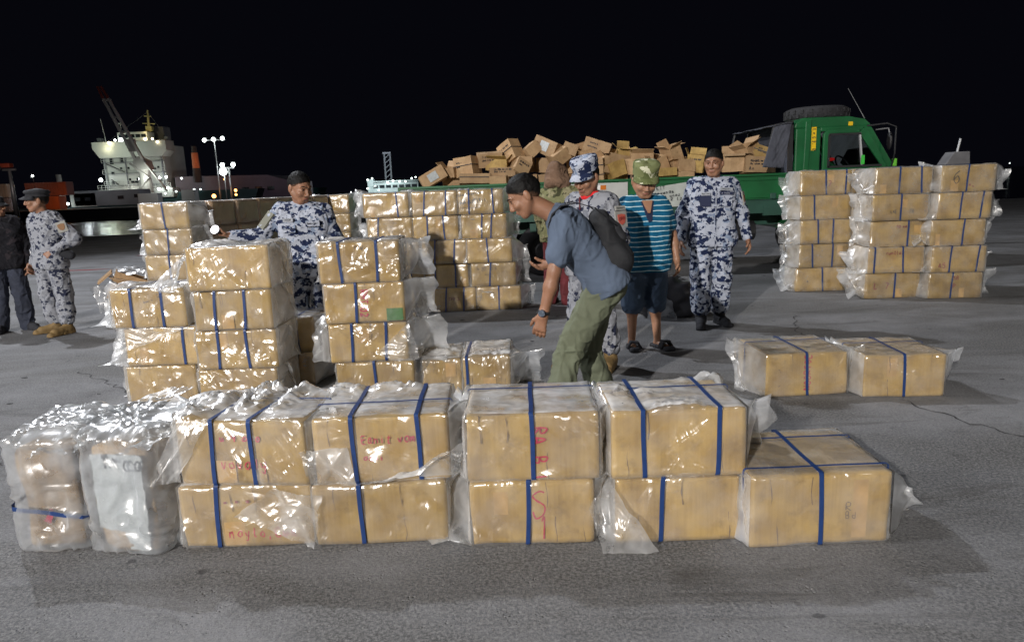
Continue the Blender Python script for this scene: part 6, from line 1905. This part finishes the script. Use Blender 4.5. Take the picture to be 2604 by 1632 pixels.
    def hair(s, m='hair', fringe=.052, vol=.010, nape=-.055, name='hair'):
        F = Field(0.006); g = s.hs; HR = s.HR()
        fat = 1 + (s.w - 1) * .5
        F.ell(s.H_(0, .031, -.014), np.array([.0785 * fat, .0990, .0875]) * g, HR, .01)
        for q in (-1, 1):
            F.cap(s.H_(q * .070 * fat, .030, .020), s.H_(q * .068 * fat, -.022, .016), .0085 * g, .0065 * g, .012)
        F.ell(s.H_(0, .070, -.010), np.array([.062 * fat, .078, .046 + vol]) * g, HR, .03)
        a = s.H_(0, fringe, .07); b = s.H_(0, nape, -.085)
        d = nrm(b - a); n = nrm(np.cross(s.hr, d)); n = n if n @ s.hu < 0 else -n
        F.cut(a, n)
        for q in (-1, 1):
            F.ell(s.H_(q * .090 * fat, -.012, -.014), np.array([.020, .017, .026]) * g, HR, .006, True); F.ell(s.H_(q * .064 * fat, .026, .084), np.array([.020, .024, .024]) * g, HR, .010, True)
        sd = random.randint(0, 99)
        o = F.build(name, M['hair_fade'], s.root, lambda V: folds(V, 3, [tuple(s.hf * .9 + s.hr * .25), tuple(s.hf * .6 - s.hr * .5 - s.hu * .4)], 70, 16, 1.0) * .005 - .0025 + vnoise(V * 30, 5) * .0015)
        me = o.data
        V = np.zeros(len(me.vertices) * 3, np.float32); me.vertices.foreach_get('co', V); V = V.reshape(-1, 3)
        dist = -((V - a) @ n)
        sidey = np.abs((V - s.head) @ s.hr) / (.075 * g)
        back = np.clip(-((V - s.head) @ s.hf) / (.08 * g) + .4, 0, 1)
        L = (.0035 + .010 * np.clip(sidey - .45, 0, 1) + .022 * back) * g
        fd = np.clip(1 - dist / L + vnoise(V * 140, 6) * .22, 0, 1) * .7
        at_ = me.attributes.new('fade', 'FLOAT', 'POINT'); at_.data.foreach_set('value', fd.astype(np.float32))
        return o
    def cap_(s, m, name='cap', crown=.075, brim=.070, flare=1.0, top=.12, band=None, tilt=0.0, z=.030):
        """soft peaked cap: crown turned about the head, brim in front"""
        g = s.hs; fat = 1 + (s.w - 1) * .5
        up_ = nrm(s.hu + s.hf * tilt); f_ = nrm(s.hf - up_ * (s.hf @ up_)); r_ = np.cross(f_, up_)
        c = s.H_(0, z, -.012)
        root = None
        v, f = [], []
        prof = [(1.0, 0.0), (1.02, .012), (1.0, .03), (1.0 * flare, crown * .6), (1.02 * flare, crown), (.95 * flare, crown + .012), (.6, crown + .020), (.0, crown + .022)]
        n = 36
        for pr, pz in prof:
            for k in range(n):
                a = 2 * math.pi * k / n
                wob = 1 + .02 * math.sin(3 * a + pz * 60) * (pz > .03)
                p = c + (r_ * math.cos(a) * (.083 * fat) * pr * wob + f_ * math.sin(a) * .106 * pr * wob + up_ * (pz + .006 * math.sin(2 * a + 1) * (pz > .05))) * g
                v.append(p)
        for i in range(len(prof) - 1):
            for k in range(n):
                f.append((i * n + k, i * n + (k + 1) % n, (i + 1) * n + (k + 1) % n, (i + 1) * n + k))
        o = put(name, mesh(name, v, f, M[m], True), s.root)
        if brim:
            v, f = [], []
            K = 15
            for j in range(5):
                t = j / 4
                for k in range(K):
                    a = math.pi * (0.12 + 0.76 * k / (K - 1))
                    ln = brim * t * (math.sin((a - .12 * math.pi) / .76) ** .5 if 0 < k < K - 1 else 0)
                    p = c + (r_ * math.cos(a) * (.083 * fat) * (1 + .12 * t) + f_ * (math.sin(a) * .106 + ln) + up_ * (.006 - .030 * t - .016 * t * abs(math.cos(a)))) * g
                    v.append(p)
            for j in range(4):
                for k in range(K - 1):
                    f.append((j * K + k, j * K + k + 1, (j + 1) * K + k + 1, (j + 1) * K + k))
            b = put('brim', mesh('brim', v, f, M[m], True), o)
            md = b.modifiers.new('thick', 'SOLIDIFY'); md.thickness = .005
        return o
    def shirt(s, m, sleeve='long', hem=0.0, loose=.022, name='jacket', collar=True, wr=.010, seed=0):
        F = Field(.0085); k = s.k
        s.torso(F, loose * .75, 0.0, .98)
        pv = s.pelvis; dn = nrm(s.pelvis - s.waist)
        if hem:
            for t in np.linspace(0, 1, 4):
                c = pv + dn * hem * t
                F.cap(c - s.hd * .092 * s.w * k, c + s.hd * .092 * s.w * k, (.108 + loose + s.belly * .3) * k, None, .03)
        for i in (0, 1):
            if sleeve == 'long':
                F.cap(s.sh[i], s.el[i], (.054 + loose * .8) * k * (.7 + .3 * s.w), (.045 + loose * .7) * k, .04)
                F.cap(s.el[i], s.wr[i] - nrm(s.wr[i] - s.el[i]) * .015, (.045 + loose * .7) * k, (.033 + loose * .4) * k, .02)
            else:
                F.cap(s.sh[i], s.sh[i] + (s.el[i] - s.sh[i]) * .66, (.055 + loose * .6) * k * (.6 + .4 * s.w), (.056 + loose * .8) * k * (.7 + .3 * s.w), .04)
        nb = (s.sh[0] + s.sh[1]) / 2
        nd = nrm(s.neck - nb + np.array([0, 0, .02]))
        F.cap(nb + nd * .01, nb + nd * .045, .082 * k, .070 * k, .03)
        if hem:
            e = pv + dn * (hem + .035)
            F.cut(e, dn)
        if sleeve != 'long':
            for i in (0, 1):
                pass
        # openings at the neck
        F.cap(s.neck + nd * .09 + s.hf * .02, nb + nd * .028 + np.array([0, -.012, 0]), .056 * k, .050 * k, .008, True)
        sd = seed * 11
        j = [s.el[0], s.el[1], s.waist, s.sh[0], s.sh[1]]
        def fold(V):
            f1 = folds(V, 5 + sd, [(0.5, .3, 1), (-.6, .2, 1), (1, .2, .35), (-1, .2, .5)], 13, 3.5, 1.2)
            w = np.full(len(V), .45)
            for q in j:
                w = np.maximum(w, np.exp(-(np.linalg.norm(V - q, axis=1) / .13) ** 2) * 1.3)
            return (f1 - .45) * wr * 3.2 * w + vnoise(V * 9, 18) * .007 + vnoise(V * 28, 8) * .002
        o = F.build(name, M[m], s.root, fold)
        if collar:
            v, f = [], []
            n = 22
            side = s.sd; fr = nrm(np.cross(nd, side)); fr = fr if fr @ s.hf > 0 else -fr
            for t, rr, hz_ in ((0, .066, .018), (.5, .070, .052), (1, .086, .044), (1.4, .098, .018)):
                for kk in range(n):
                    a = math.pi * (.62 + 1.76 * kk / (n - 1))
                    p = nb + (side * math.cos(a) * rr + fr * math.sin(a) * rr * .95 + nd * (hz_ - .012 * math.sin(a))) * k
                    v.append(p)
            for jj in range(3):
                for kk in range(n - 1):
                    f.append((jj * n + kk, jj * n + kk + 1, (jj + 1) * n + kk + 1, (jj + 1) * n + kk))
            c = put('collar', mesh('collar', v, f, M[collar if isinstance(collar, str) else m], True), o)
            md = c.modifiers.new('thick', 'SOLIDIFY'); md.thickness = .005
        return o
    def trousers(s, m, loose=.02, short=False, name='trousers', wr=.010, blouse=True, seed=0):
        F = Field(.0085); k = s.k
        for t in np.linspace(0, 1, 5):
            c = s.waist * (1 - t) * .75 + s.pelvis * (t + (1 - t) * .25) - np.array([0, 0, .02 * t])
            F.cap(c - s.hd * .084 * s.w * k, c + s.hd * .084 * s.w * k, (.090 + .014 * t + s.belly * .3) * k, None, .03)
        for i in (0, 1):
            kn, an = s.kn[i], s.an[i]
            th = (.090 + loose * .8) * (.6 + .4 * s.w)
            if short:
                e = s.hip[i] + (kn - s.hip[i]) * 1.08
                F.cap(s.hip[i], e, th * k, (.082 + loose) * k, .04)
                continue
            F.cap(s.hip[i], kn, th * k, (.062 + loose) * k, .04)
            mid = kn + (an - kn) * .5
            F.cap(kn, mid, (.062 + loose) * k, (.062 + loose) * k, .02)
            if blouse:
                lo = an + (kn - an) * .26
                F.cap(mid, lo, (.062 + loose) * k, (.054 + loose) * k, .02)
            else:
                F.cap(mid, an + np.array([0, 0, -.02]), (.060 + loose) * k, (.052 + loose) * k, .02)
        sd = seed * 13
        def fold(V):
            f1 = folds(V, 25 + sd, [(0.25, .2, 1), (-.3, .2, 1), (1, .2, .25)], 12, 3.5, 1.2)
            w = np.full(len(V), .55)
            for q in (s.kn[0], s.kn[1], s.an[0] + np.array([0, 0, .12]), s.an[1] + np.array([0, 0, .12]), s.pelvis):
                w = np.maximum(w, np.exp(-(np.linalg.norm(V - q, axis=1) / .13) ** 2) * 1.35)
            return (f1 - .45) * wr * 3.2 * w + vnoise(V * 9, 19) * .007 + vnoise(V * 26, 9) * .002
        return F.build(name, M[m], s.root, fold)
    def boots(s, m, hi=.24, name='boot'):
        k = s.k
        for i in (0, 1):
            F = Field(.007)
            an, toe, kn = s.an[i], s.toe[i], s.kn[i]
            up_ = nrm(kn - an)
            F.cap(an - np.array([0, 0, .03]), an + up_ * (hi - .08), .050 * k, .056 * k, .02)
            d = nrm([toe[0] - an[0], toe[1] - an[1], 0])
            heel = np.array([an[0], an[1], .04]) - d * .035
            F.cap(heel, np.array([toe[0], toe[1], .042]) + d * .02, .043 * k, .040 * k, .02)
            F.cap(an, np.array([toe[0], toe[1], .045]), .046 * k, .034 * k, .03)
            for t in (0, .35, .7, 1.0):
                p = heel * (1 - t) + (np.array([toe[0], toe[1], .04]) + d * .03) * t
                p[2] = .012
                F.cap(p, p + d * .03, .046 * k, None, .008)
            F.cut((0, 0, .002), (0, 0, -1))
            o = F.build(name, M[m], s.root, lambda V: vnoise(V * 30, 4) * .003)
    def badge(s, c, n_, upv, w, h, m, name='patch', text=None, mt='black_ink', off=.004, shape=0):
        """small cloth patch on the clothes: centre c (local), facing n_"""
        n_ = nrm(n_); u = np.array(upv, float); u = nrm(u - n_ * (u @ n_)); r = np.cross(u, n_)
        c = np.array(c, float)
        pts = [(-1, -1), (1, -1), (1, 1), (-1, 1)] if not shape else [(0, -1), (.75, -.6), (1, .1), (1, .85), (0, 1), (-1, .85), (-1, .1), (-.75, -.6)]
        v = [c + r * a * w / 2 + u * b * h / 2 + n_ * off for a, b in pts] + [c + r * a * w / 2 + u * b * h / 2 - n_ * .01 for a, b in pts]
        k = len(pts)
        f = [tuple(range(k))] + [(i, k + i, k + (i + 1) % k, (i + 1) % k) for i in range(k)]
        o = put(name, mesh(name, v, f, M[m] if isinstance(m, str) else m), s.root)
        if text:
            v, f = [], []
            asp = .7
            hh = min(h * .5, w * .85 / (len(text) * asp * 1.12))
            for q in lettering(text, hh, hh * .2, 3, asp):
                n0 = len(v)
                for a, b in q:
                    v.append(c + r * (a - w * .40) + u * (b - hh * .4) + n_ * (off + .002))
                f.append(tuple(range(n0, n0 + 4)))
            put('lettering', mesh('lettering', v, f, M[mt]), o)
        return o

M['patch_grey'] = simple('grey_patch', (0.30, 0.30, 0.28), 0.8)
M['patch_red'] = simple('red_patch', (0.50, 0.10, 0.07), 0.7)
M['patch_tan'] = simple('brown_patch', (0.22, 0.11, 0.045), 0.7)
M['patch_white'] = simple('white_patch', (0.30, 0.32, 0.36), 0.7)
M['navy'] = simple('navy_cloth', (0.014, 0.02, 0.055), 0.85, bump=0.3)
M['tee'] = simple('blue_grey_tee', (0.085, 0.115, 0.17), 0.9, var=0.08, scale=5, bump=0.3, bscale=300)
M['khaki'] = simple('olive_trouser_cloth', (0.115, 0.13, 0.085), 0.85, var=0.15, scale=5, bump=0.3, bscale=40)
M['polo'] = stripe_mat('striped_polo', (0.006, 0.10, 0.20), (0.50, 0.66, 0.68), 0.043, 0.16)
M['denim'] = simple('blue_denim', (0.045, 0.075, 0.125), 0.85, var=0.25, scale=5, bump=0.3, bscale=60)
M['jean'] = simple('dark_jeans', (0.028, 0.034, 0.055), 0.85, var=0.4, scale=5, bump=0.3, bscale=60)
M['dark_top'] = camo_mat('dark_jacket_print', (0.012, 0.012, 0.016), (0.03, 0.025, 0.03), (0.008, 0.008, 0.01), 9)
M['hood'] = simple('brown_cloth', (0.16, 0.095, 0.06), 0.9, var=0.2, scale=6, bump=0.5, bscale=30)
M['maroon'] = simple('maroon_cloth', (0.10, 0.012, 0.016), 0.9, var=0.2)
M['undershirt'] = simple('white_undershirt', (0.6, 0.6, 0.6), 0.9)

def front_details(p, name_tag, chest_tag, seed):
    """placket, breast pockets, name tapes of the camouflage jackets"""
    nb = (p.sh[0] + p.sh[1]) / 2
    return nb

# ---- bending man in the grey tee (faces screen left)
P1 = Human('man in grey tee shirt and olive trousers bending over the cartons with a backpack', (0.42, 4.25, 0), -math.pi / 2, 1.70, 1.06,
           pelvis=(0, .16, .90), waist=(0, .08, 1.03), chest=(0, -.04, 1.18), neck=(0, -.17, 1.335), head=(0, -.315, 1.43), hf=(0, -.86, -.52), hu=(0, -.5, .85),
           sh=((-.185, -.07, 1.29), (.19, -.10, 1.275)), el=((-.20, -.10, 1.03), (.225, -.165, 1.0)), wr=((-.17, -.20, .99), (.215, -.235, .745)),
           hip=((-.095, .15, .88), (.095, .15, .88)), kn=((-.10, .06, .47), (.11, -.085, .49)), an=((-.12, .16, .085), (.12, -.17, .08)), toe=((-.13, .02, .035), (.14, -.33, .035)),
           pn=((0, .6, 1), (-1, .2, 0)), curl=(.55, .55))
P1.el[0] = np.array([-.23, -.02, 1.03]); P1.wr[0] = np.array([-.19, -.145, 1.0])
P1.body(); P1.hair(fringe=.060, nape=-.062)
P1.shirt('tee', 'short', .015, .018, 'tee_shirt', False, .008, 1)
P1.trousers('khaki', .018, blouse=False, seed=1)
P1.boots('black_cloth', .12, 'shoe')
MB().tube([tuple(P1.wr[1] + (P1.el[1] - P1.wr[1]) * t) for t in (.03, .10)], .036, 14).obj('watch_strap', M['black'], P1.root, True)
q = P1.wr[1] + (P1.el[1] - P1.wr[1]) * .065
MB().tube([tuple(q + np.array([.03, -.012, 0])), tuple(q + np.array([.046, -.018, 0]))], .021, 14).obj('watch_face', simple('watch_glass', (0.05, 0.07, 0.10), 0.15), P1.root)
# backpack hanging on his back
bp = thing('backpack', 'dark grey backpack slung on the back of the bending man', 'backpack', (0.42, 4.25, 0), -math.pi / 2)
Fb = Field(.009)
for x in (-.10, 0, .10):
    Fb.cap((x * .85, .150, 1.215), (x * .85, .232, 1.03), .056, .074, .05)
Fb.cap((-.09, .226, 1.04), (.09, .226, 1.04), .076, None, .05)
Fb.cap((-.08, .13, 1.285), (.08, .13, 1.285), .04, None, .05)
Fb.build('pack', simple('backpack_cloth', (0.010, 0.011, 0.014), 0.8, var=0.2, bump=0.3, bscale=40), bp, lambda V: folds(V, 9, [(0, .6, -.8), (1, .2, .1)], 10, 3, 1.2) * .014)
def strip(name, pts, wv, m, parent, th=.006):
    v = []
    for p, w_ in zip(pts, wv):
        p = Vector(p); w_ = Vector(w_)
        v += [p - w_, p + w_]
    me = mesh(name, v, [(2 * i, 2 * i + 1, 2 * i + 3, 2 * i + 2) for i in range(len(pts) - 1)], m, True)
    o = put(name, me, parent)
    md = o.modifiers.new('thick', 'SOLIDIFY'); md.thickness = th; md.offset = 1
    return o
for sx in (.145, -.145):
    z_ = 1 if sx > 0 else -1
    strip('shoulder_strap', [(sx * .9, .20, 1.255), (sx * .9, .09, 1.352), (sx * .9, -.02, 1.385), (sx * .92, -.11, 1.372), (sx * .98, -.165, 1.325), (sx * 1.05, -.19, 1.26), (sx * 1.05, -.16, 1.20)],
          [(.030, 0, 0)] * 5 + [(.026, 0, .010), (.02, 0, .01)], M['black_cloth'], bp)
fl = Field(.009); fl.cap((-.085, .165, 1.272), (.085, .165, 1.272), .034, None, .03); fl.cap((-.085, .245, 1.17), (.085, .245, 1.17), .036, None, .03); fl.cap((-.085, .21, 1.225), (.085, .21, 1.225), .038, None, .04)
fl.build('flap', simple('backpack_flap', (0.014, 0.015, 0.019), 0.8), bp)
MB().ball((.156, .226, 1.11), .008, 8).obj('button', simple('white_button', (0.7, 0.7, 0.7), 0.3), bp, True)

# ---- officer behind him: white camouflage cap, red scarf
P2 = Human('officer in white and navy camouflage with matching cap and red scarf, behind the bending man', (0.66, 5.62, 0), R_(-42), 1.66, 1.13, 1.05,
           head=(0, -.05, 1.565), hf=(-.05, -.90, -.36), hu=(0, -.4, .9), wr=((-.24, -.18, .84), (.26, -.02, .84)), el=((-.25, 0.02, 1.09), (.25, .04, 1.08)), kn=((-.12, -.03, .47), (.11, 0, .47)), an=((-.15, -.03, .08), (.14, .06, .08)), toe=((-.2, -.17, .035), (.2, -.08, .035)), curl=(.6, .5))
P2.body(); P2.hair(); P2.shirt('camo_g', 'long', .10, .022, 'jacket', True, .011, 2); P2.trousers('camo_g', .024, seed=2); P2.boots('tan_boot')
P2.cap_('camo', 'cap', .078, .056, 1.06, z=.056)
sc = Field(.007)
nb = (P2.sh[0] + P2.sh[1]) / 2
for a in np.linspace(.4, 5.6, 12):
    a2 = a + .45
    q = lambda t: nb + np.array([math.sin(t) * .068, math.cos(t) * .066, .055 - .012 * math.cos(t + 2)])
    sc.cap(q(a), q(a2), .024, None, .02)
sc.build('scarf', simple('red_scarf', (0.62, 0.008, 0.012), 0.8), P2.root, lambda V: vnoise(V * 40, 2) * .006)
pc = (P2.sh[1] * .55 + P2.el[1] * .45) + np.array([.075, -.012, 0])
P2.badge(pc, (1, -.25, .15), (0, 0, 1), .115, .125, 'patch_grey')
P2.badge(pc + np.array([.006, -.002, -.002]), (1, -.25, .15), (0, 0, 1), .075, .085, 'patch_red', 'emblem', 'OPP', 'maroon_ink', shape=1)
P2.badge(pc + np.array([-.004, -.006, .085]), (1, -.25, .25), (0, .0, 1), .10, .035, 'patch_grey', 'patch', 'nbzamurto', 'black_ink')
lz = P2.chest + np.array([.0, -.13, .05])
MB().tube([tuple(nb + np.array([-.05, -.09, .05])), tuple(lz + np.array([.0, -.02, .02]))], .006, 5).obj('lanyard', M['maroon'], P2.root)

# ---- striped polo shirt man
P3 = Human('stocky man in teal striped polo shirt, denim shorts and green camouflage cap looking down', (1.19, 6.22, 0), R_(8), 1.60, 1.16, 1.32, 'skin2',
           head=(-.01, -.075, 1.575), hf=(-.10, -.90, -.36), hu=(0, -.4, .9), belly=.045, el=((-.285, .03, 1.08), (.30, .03, 1.08)), wr=((-.29, -.07, .83), (.31, -.06, .83)),
           hip=((-.10, 0, .86), (.10, 0, .86)), pelvis=(0, 0, .89), an=((-.11, .02, .075), (.13, -.03, .075)), toe=((-.13, -.12, .03), (.17, -.17, .03)), curl=(.6, .6))
P3.body(feet=True); P3.hair()
P3.shirt('polo', 'short', .10, .018, 'polo_shirt', 'navy', .007, 3)
P3.trousers('denim', .028, True, 'shorts', .010, seed=3)
P3.cap_('camo_cap', 'cap', .080, .045, 1.05, z=.056)
nb = (P3.sh[0] + P3.sh[1]) / 2
for i in (0, 1):
    an, toe = P3.an[i], P3.toe[i]
    d_ = nrm([toe[0] - an[0], toe[1] - an[1], 0])
    Fs_ = Field(.007)
    a_ = np.array([an[0], an[1], .014]) - d_ * .05; b_ = np.array([toe[0], toe[1], .014]) + d_ * .05
    for t in np.linspace(0, 1, 7):
        p = a_ + (b_ - a_) * t
        Fs_.cap(p - np.array([.022, 0, 0]), p + np.array([.022, 0, 0]), .022 + .008 * t, None, .01)
    s_ = a_ + (b_ - a_) * .72 + np.array([0, 0, .035])
    w_ = np.array([d_[1], -d_[0], 0])
    for e in (-.02, .0, .02):
        for a0, a1, z0, z1 in ((-.06, -.03, -.02, .025), (-.03, .03, .025, .03), (.03, .06, .03, -.02)):
            Fs_.cap(s_ + d_ * e + w_ * a0 + np.array([0, 0, z0]), s_ + d_ * e + w_ * a1 + np.array([0, 0, z1]), .011, None, .01)
    Fs_.cut((0, 0, .002), (0, 0, -1))
    Fs_.build('sandal', M['black_cloth'], P3.root)
v = [tuple(nb + np.array(q)) for q in ((-.052, -.098, .03), (.062, -.098, .03), (.028, -.155, -.14), (-.0, -.158, -.15), (-.02, -.150, -.10))]
pl = put('placket', mesh('placket', v, [(0, 1, 2, 3, 4)], M['navy']), P3.root)
md = pl.modifiers.new('t', 'SOLIDIFY'); md.thickness = .01
v = [tuple(nb + np.array(q)) for q in ((-.045, -.102, .035), (.05, -.102, .035), (.012, -.158, -.07), (-.008, -.158, -.07))]
tt = put('open_neck', mesh('open_neck', v, [(0, 1, 2, 3)], P3.skin), P3.root)
md = tt.modifiers.new('t', 'SOLIDIFY'); md.thickness = .008

# ---- officer at the right, walking towards the camera
P4 = Human('bareheaded officer in white and navy camouflage walking alone before the green truck', (2.05, 7.08, 0), R_(-4), 1.76, 1.10, 1.06,
           hf=(-.42, -.9, -.12), el=((-.275, .03, 1.10), (.285, .03, 1.10)), wr=((-.31, -.06, .855), (.325, -.05, .855)), kn=((-.115, -.03, .48), (.10, .02, .48)), an=((-.10, -.02, .08), (.10, .08, .08)), toe=((-.13, -.17, .035), (.13, -.06, .035)), curl=(.45, .5))
P4.body(); P4.hair(fringe=.058, vol=.012)
P4.shirt('camo', 'long', .10, .022, 'jacket', True, .010, 4); P4.trousers('camo', .026, seed=4); P4.boots('black_cloth', .26)
ch = P4.chest
P4.badge(ch + np.array([-.10, -.135, .045]), (-.15, -1, .1), (0, 0, 1), .085, .032, 'patch_white', 'name_tape', 'Aurian', 'black_ink', off=.010)
P4.badge(ch + np.array([-.10, -.142, -.025]), (-.15, -1, .05), (0, 0, 1), .105, .105, 'navy', 'pocket', off=.006)
P4.badge(ch + np.array([.10, -.134, .085]), (.15, -1, .15), (.06, 0, 1), .125, .03, 'patch_white', 'name_tape', 'cenzsarr', 'black_ink', off=.010)
P4.badge(ch + np.array([.10, -.138, .045]), (.15, -1, .1), (.06, 0, 1), .125, .03, 'navy', 'name_tape', 'phlsona', 'patch_white', off=.010)
P4.badge(ch + np.array([.10, -.142, -.03]), (.15, -1, .05), (.04, 0, 1), .115, .10, 'camo', 'pocket', off=.008)
pc = (P4.sh[1] * .52 + P4.el[1] * .48) + np.array([.072, -.018, 0])
P4.badge(pc, (1, -.45, .2), (0, 0, 1), .10, .14, 'patch_grey')
P4.badge(pc + np.array([.005, -.003, -.01]), (1, -.45, .2), (0, 0, 1), .075, .085, 'patch_tan', 'emblem', shape=1)
MB().prism([(-.004, .80), (.004, .80), (.004, 1.40), (-.004, 1.40)], 1, -.152, -.14).obj('placket', M['camo'], P4.root)

# ---- man with the torch between the stacks
P5 = Human('bareheaded man in dark blotched camouflage holding out a torch, standing between the two middle stacks', (-1.78, 6.15, 0), R_(6), 1.66, 1.12, 1.06,
           hf=(.70, -.66, -.28), sh=((-.185, 0.0, 1.375), (.185, 0.02, 1.36)), el=((-.37, -.06, 1.17), (.27, .04, 1.10)), wr=((-.60, -.12, 1.20), (.30, -.06, .90)), pn=((0, 0, 1), (-1, 0, 0)), curl=(.95, .5))
P5.body(); P5.hair(fringe=.060, vol=.013)
P5.shirt('camo', 'long', .09, .020, 'jacket', True, .010, 5); P5.trousers('camo', .024, seed=5); P5.boots('tan_boot')
ch = P5.chest
P5.badge(ch + np.array([-.10, -.134, .055]), (-.15, -1, .1), (0, 0, 1), .085, .032, 'patch_white', 'name_tape', 'TARON', 'black_ink', off=.010)
P5.badge(ch + np.array([-.10, -.140, -.02]), (-.15, -1, .05), (0, 0, 1), .115, .06, 'camo', 'pocket', 'Oszcnnmarasi', 'black_ink', off=.008)
P5.badge(ch + np.array([.10, -.140, .02]), (.15, -1, .05), (0, 0, 1), .115, .05, 'camo', 'pocket', 'Gumimni', 'black_ink', off=.008)
P5.badge((P5.sh[0] * .5 + P5.el[0] * .5) + np.array([-.02, -.045, .036]), (-.5, -.7, .5), (.6, 0, 1), .085, .16, simple('khaki_patch', (0.17, 0.17, 0.135), 0.8), off=.012)
torch = thing('torch', 'lit torch in the outstretched hand of the man between the stacks', 'torch', (-1.78, 6.15, 0), R_(6))
w = P5.wr[0]
c0 = w + np.array([-.085, -.030, .028])
ax_ = nrm((-.25, -.85, .45))
MB().tube([tuple(c0 - ax_ * .05), tuple(c0 + ax_ * .03), tuple(c0 + ax_ * .035), tuple(c0 + ax_ * .06)], [.018, .018, .034, .040], 14).obj('barrel', M['black'], torch, True)
MB().tube([tuple(c0 + ax_ * .058), tuple(c0 + ax_ * .064)], [.037, .036], 14).obj('lens', emis('torch_lens', (1.0, 0.96, 1.0), 5), torch)

# ---- officer at the left with his hand on his hip
P6 = Human('officer in grey camouflage and black brimmed cap, hand on hip, looking left by the water', (-5.30, 8.12, 0), R_(-28), 1.64, 1.12, 1.05,
           hf=(-.45, -.9, .02), head=(-.02, -.04, 1.575), el=((-.24, .02, 1.08), (.36, .10, 1.13)), wr=((-.22, -.10, .84), (.20, -.07, .99)), pn=((1, 0, 0), (-.3, 1, 0)), curl=(.7, .9),
           kn=((-.11, -.04, .48), (.12, .02, .48)), an=((-.06, -.02, .08), (.20, -.04, .08)), toe=((-.12, -.16, .035), (.22, -.20, .035)))
P6.body(); P6.hair(); P6.shirt('camo_g', 'long', .10, .024, 'jacket', True, .012, 6); P6.trousers('camo_g', .028, seed=6); P6.boots('tan_boot', .24)
P6.cap_('black_cloth', 'cap', .055, .06, 1.12, z=.046)
pc = (P6.sh[1] * .55 + P6.el[1] * .45) + np.array([.060, -.045, .01])
P6.badge(pc, (.75, -.7, .2), (-.4, 0, 1), .10, .12, 'patch_grey'); P6.badge(pc + np.array([.004, -.004, -.002]), (.75, -.7, .2), (-.4, 0, 1), .07, .08, 'patch_tan', 'emblem', shape=1)
Fw = Field(.008); Fw.cap(P6.wr[0] + (P6.el[0] - P6.wr[0]) * .55, P6.wr[0] + (P6.el[0] - P6.wr[0]) * .95, .056, .060, .02)
Fw.build('white_cuff', M['undershirt'], P6.root)
Fw = Field(.008); Fw.cap((.20, .03, .93), (.25, .08, .90), .065, .055, .03); Fw.build('belt_pouch', M['black_cloth'], P6.root)

# ---- dark clothed man at the left edge
P7 = Human('man in dark jacket and jeans cut off by the left edge of the view', (-5.98, 8.32, 0), R_(35), 1.60, 1.08, 1.08, 'skin',
           hf=(.8, -.6, 0), wr=((-.22, -.12, .92), (.24, -.06, .84)), an=((-.15, .02, .08), (.13, -.02, .08)), toe=((-.18, -.13, .035), (.20, -.15, .035)))
P7.body(); P7.hair(); P7.shirt('dark_top', 'long', .08, .022, 'jacket', True, .010, 7); P7.trousers('jean', .026, blouse=False, seed=7); P7.boots('black_cloth', .12, 'shoe'); P7.cap_('black_cloth', 'cap', .06, .06, 1.0)

# ---- worker with a brown hood reaching for the truck
P8 = Human('worker in olive camouflage jacket with brown cloth hood, half hidden between bending man and truck', (0.62, 8.75, 0), R_(150), 1.70, 1.10, 1.08,
           hf=(0, -.95, .25), el=((-.36, -.12, 1.38), (.27, -.02, 1.10)), wr=((-.34, -.36, 1.46), (.28, -.10, .88)), pn=((1, 0, 0), (-1, 0, 0)))
P8.body(); P8.shirt('camo_o', 'long', .10, .024, 'jacket', True, .012, 8); P8.trousers('maroon', .03, blouse=False, seed=8); P8.boots('black_cloth', .12, 'shoe')
Fh = Field(.009); HR = P8.HR()
Fh.ell(P8.H_(0, .045, -.02), np.array([.105, .125, .105]) * P8.hs, HR, .02)
Fh.cap(P8.H_(-.05, -.03, -.09), P8.H_(.05, -.03, -.09), .065, None, .04); Fh.cap(P8.H_(-.09, .0, -.02), P8.H_(-.10, -.12, -.05), .05, .055, .04); Fh.cap(P8.H_(.09, .0, -.02), P8.H_(.10, -.10, -.06), .05, .055, .04)
Fh.cap(P8.H_(0, .13, -.05), P8.H_(.05, .15, -.09), .05, .03, .05)
Fh.ell(P8.H_(0, -.03, .09), np.array([.062, .07, .09]), HR, .02, True)
Fh.build('hood', M['hood'], P8.root, lambda V: folds(V, 31, [(.5, .4, 1), (-.6, .3, .8), (1, .1, .2)], 12, 3, 1.2) * .022)
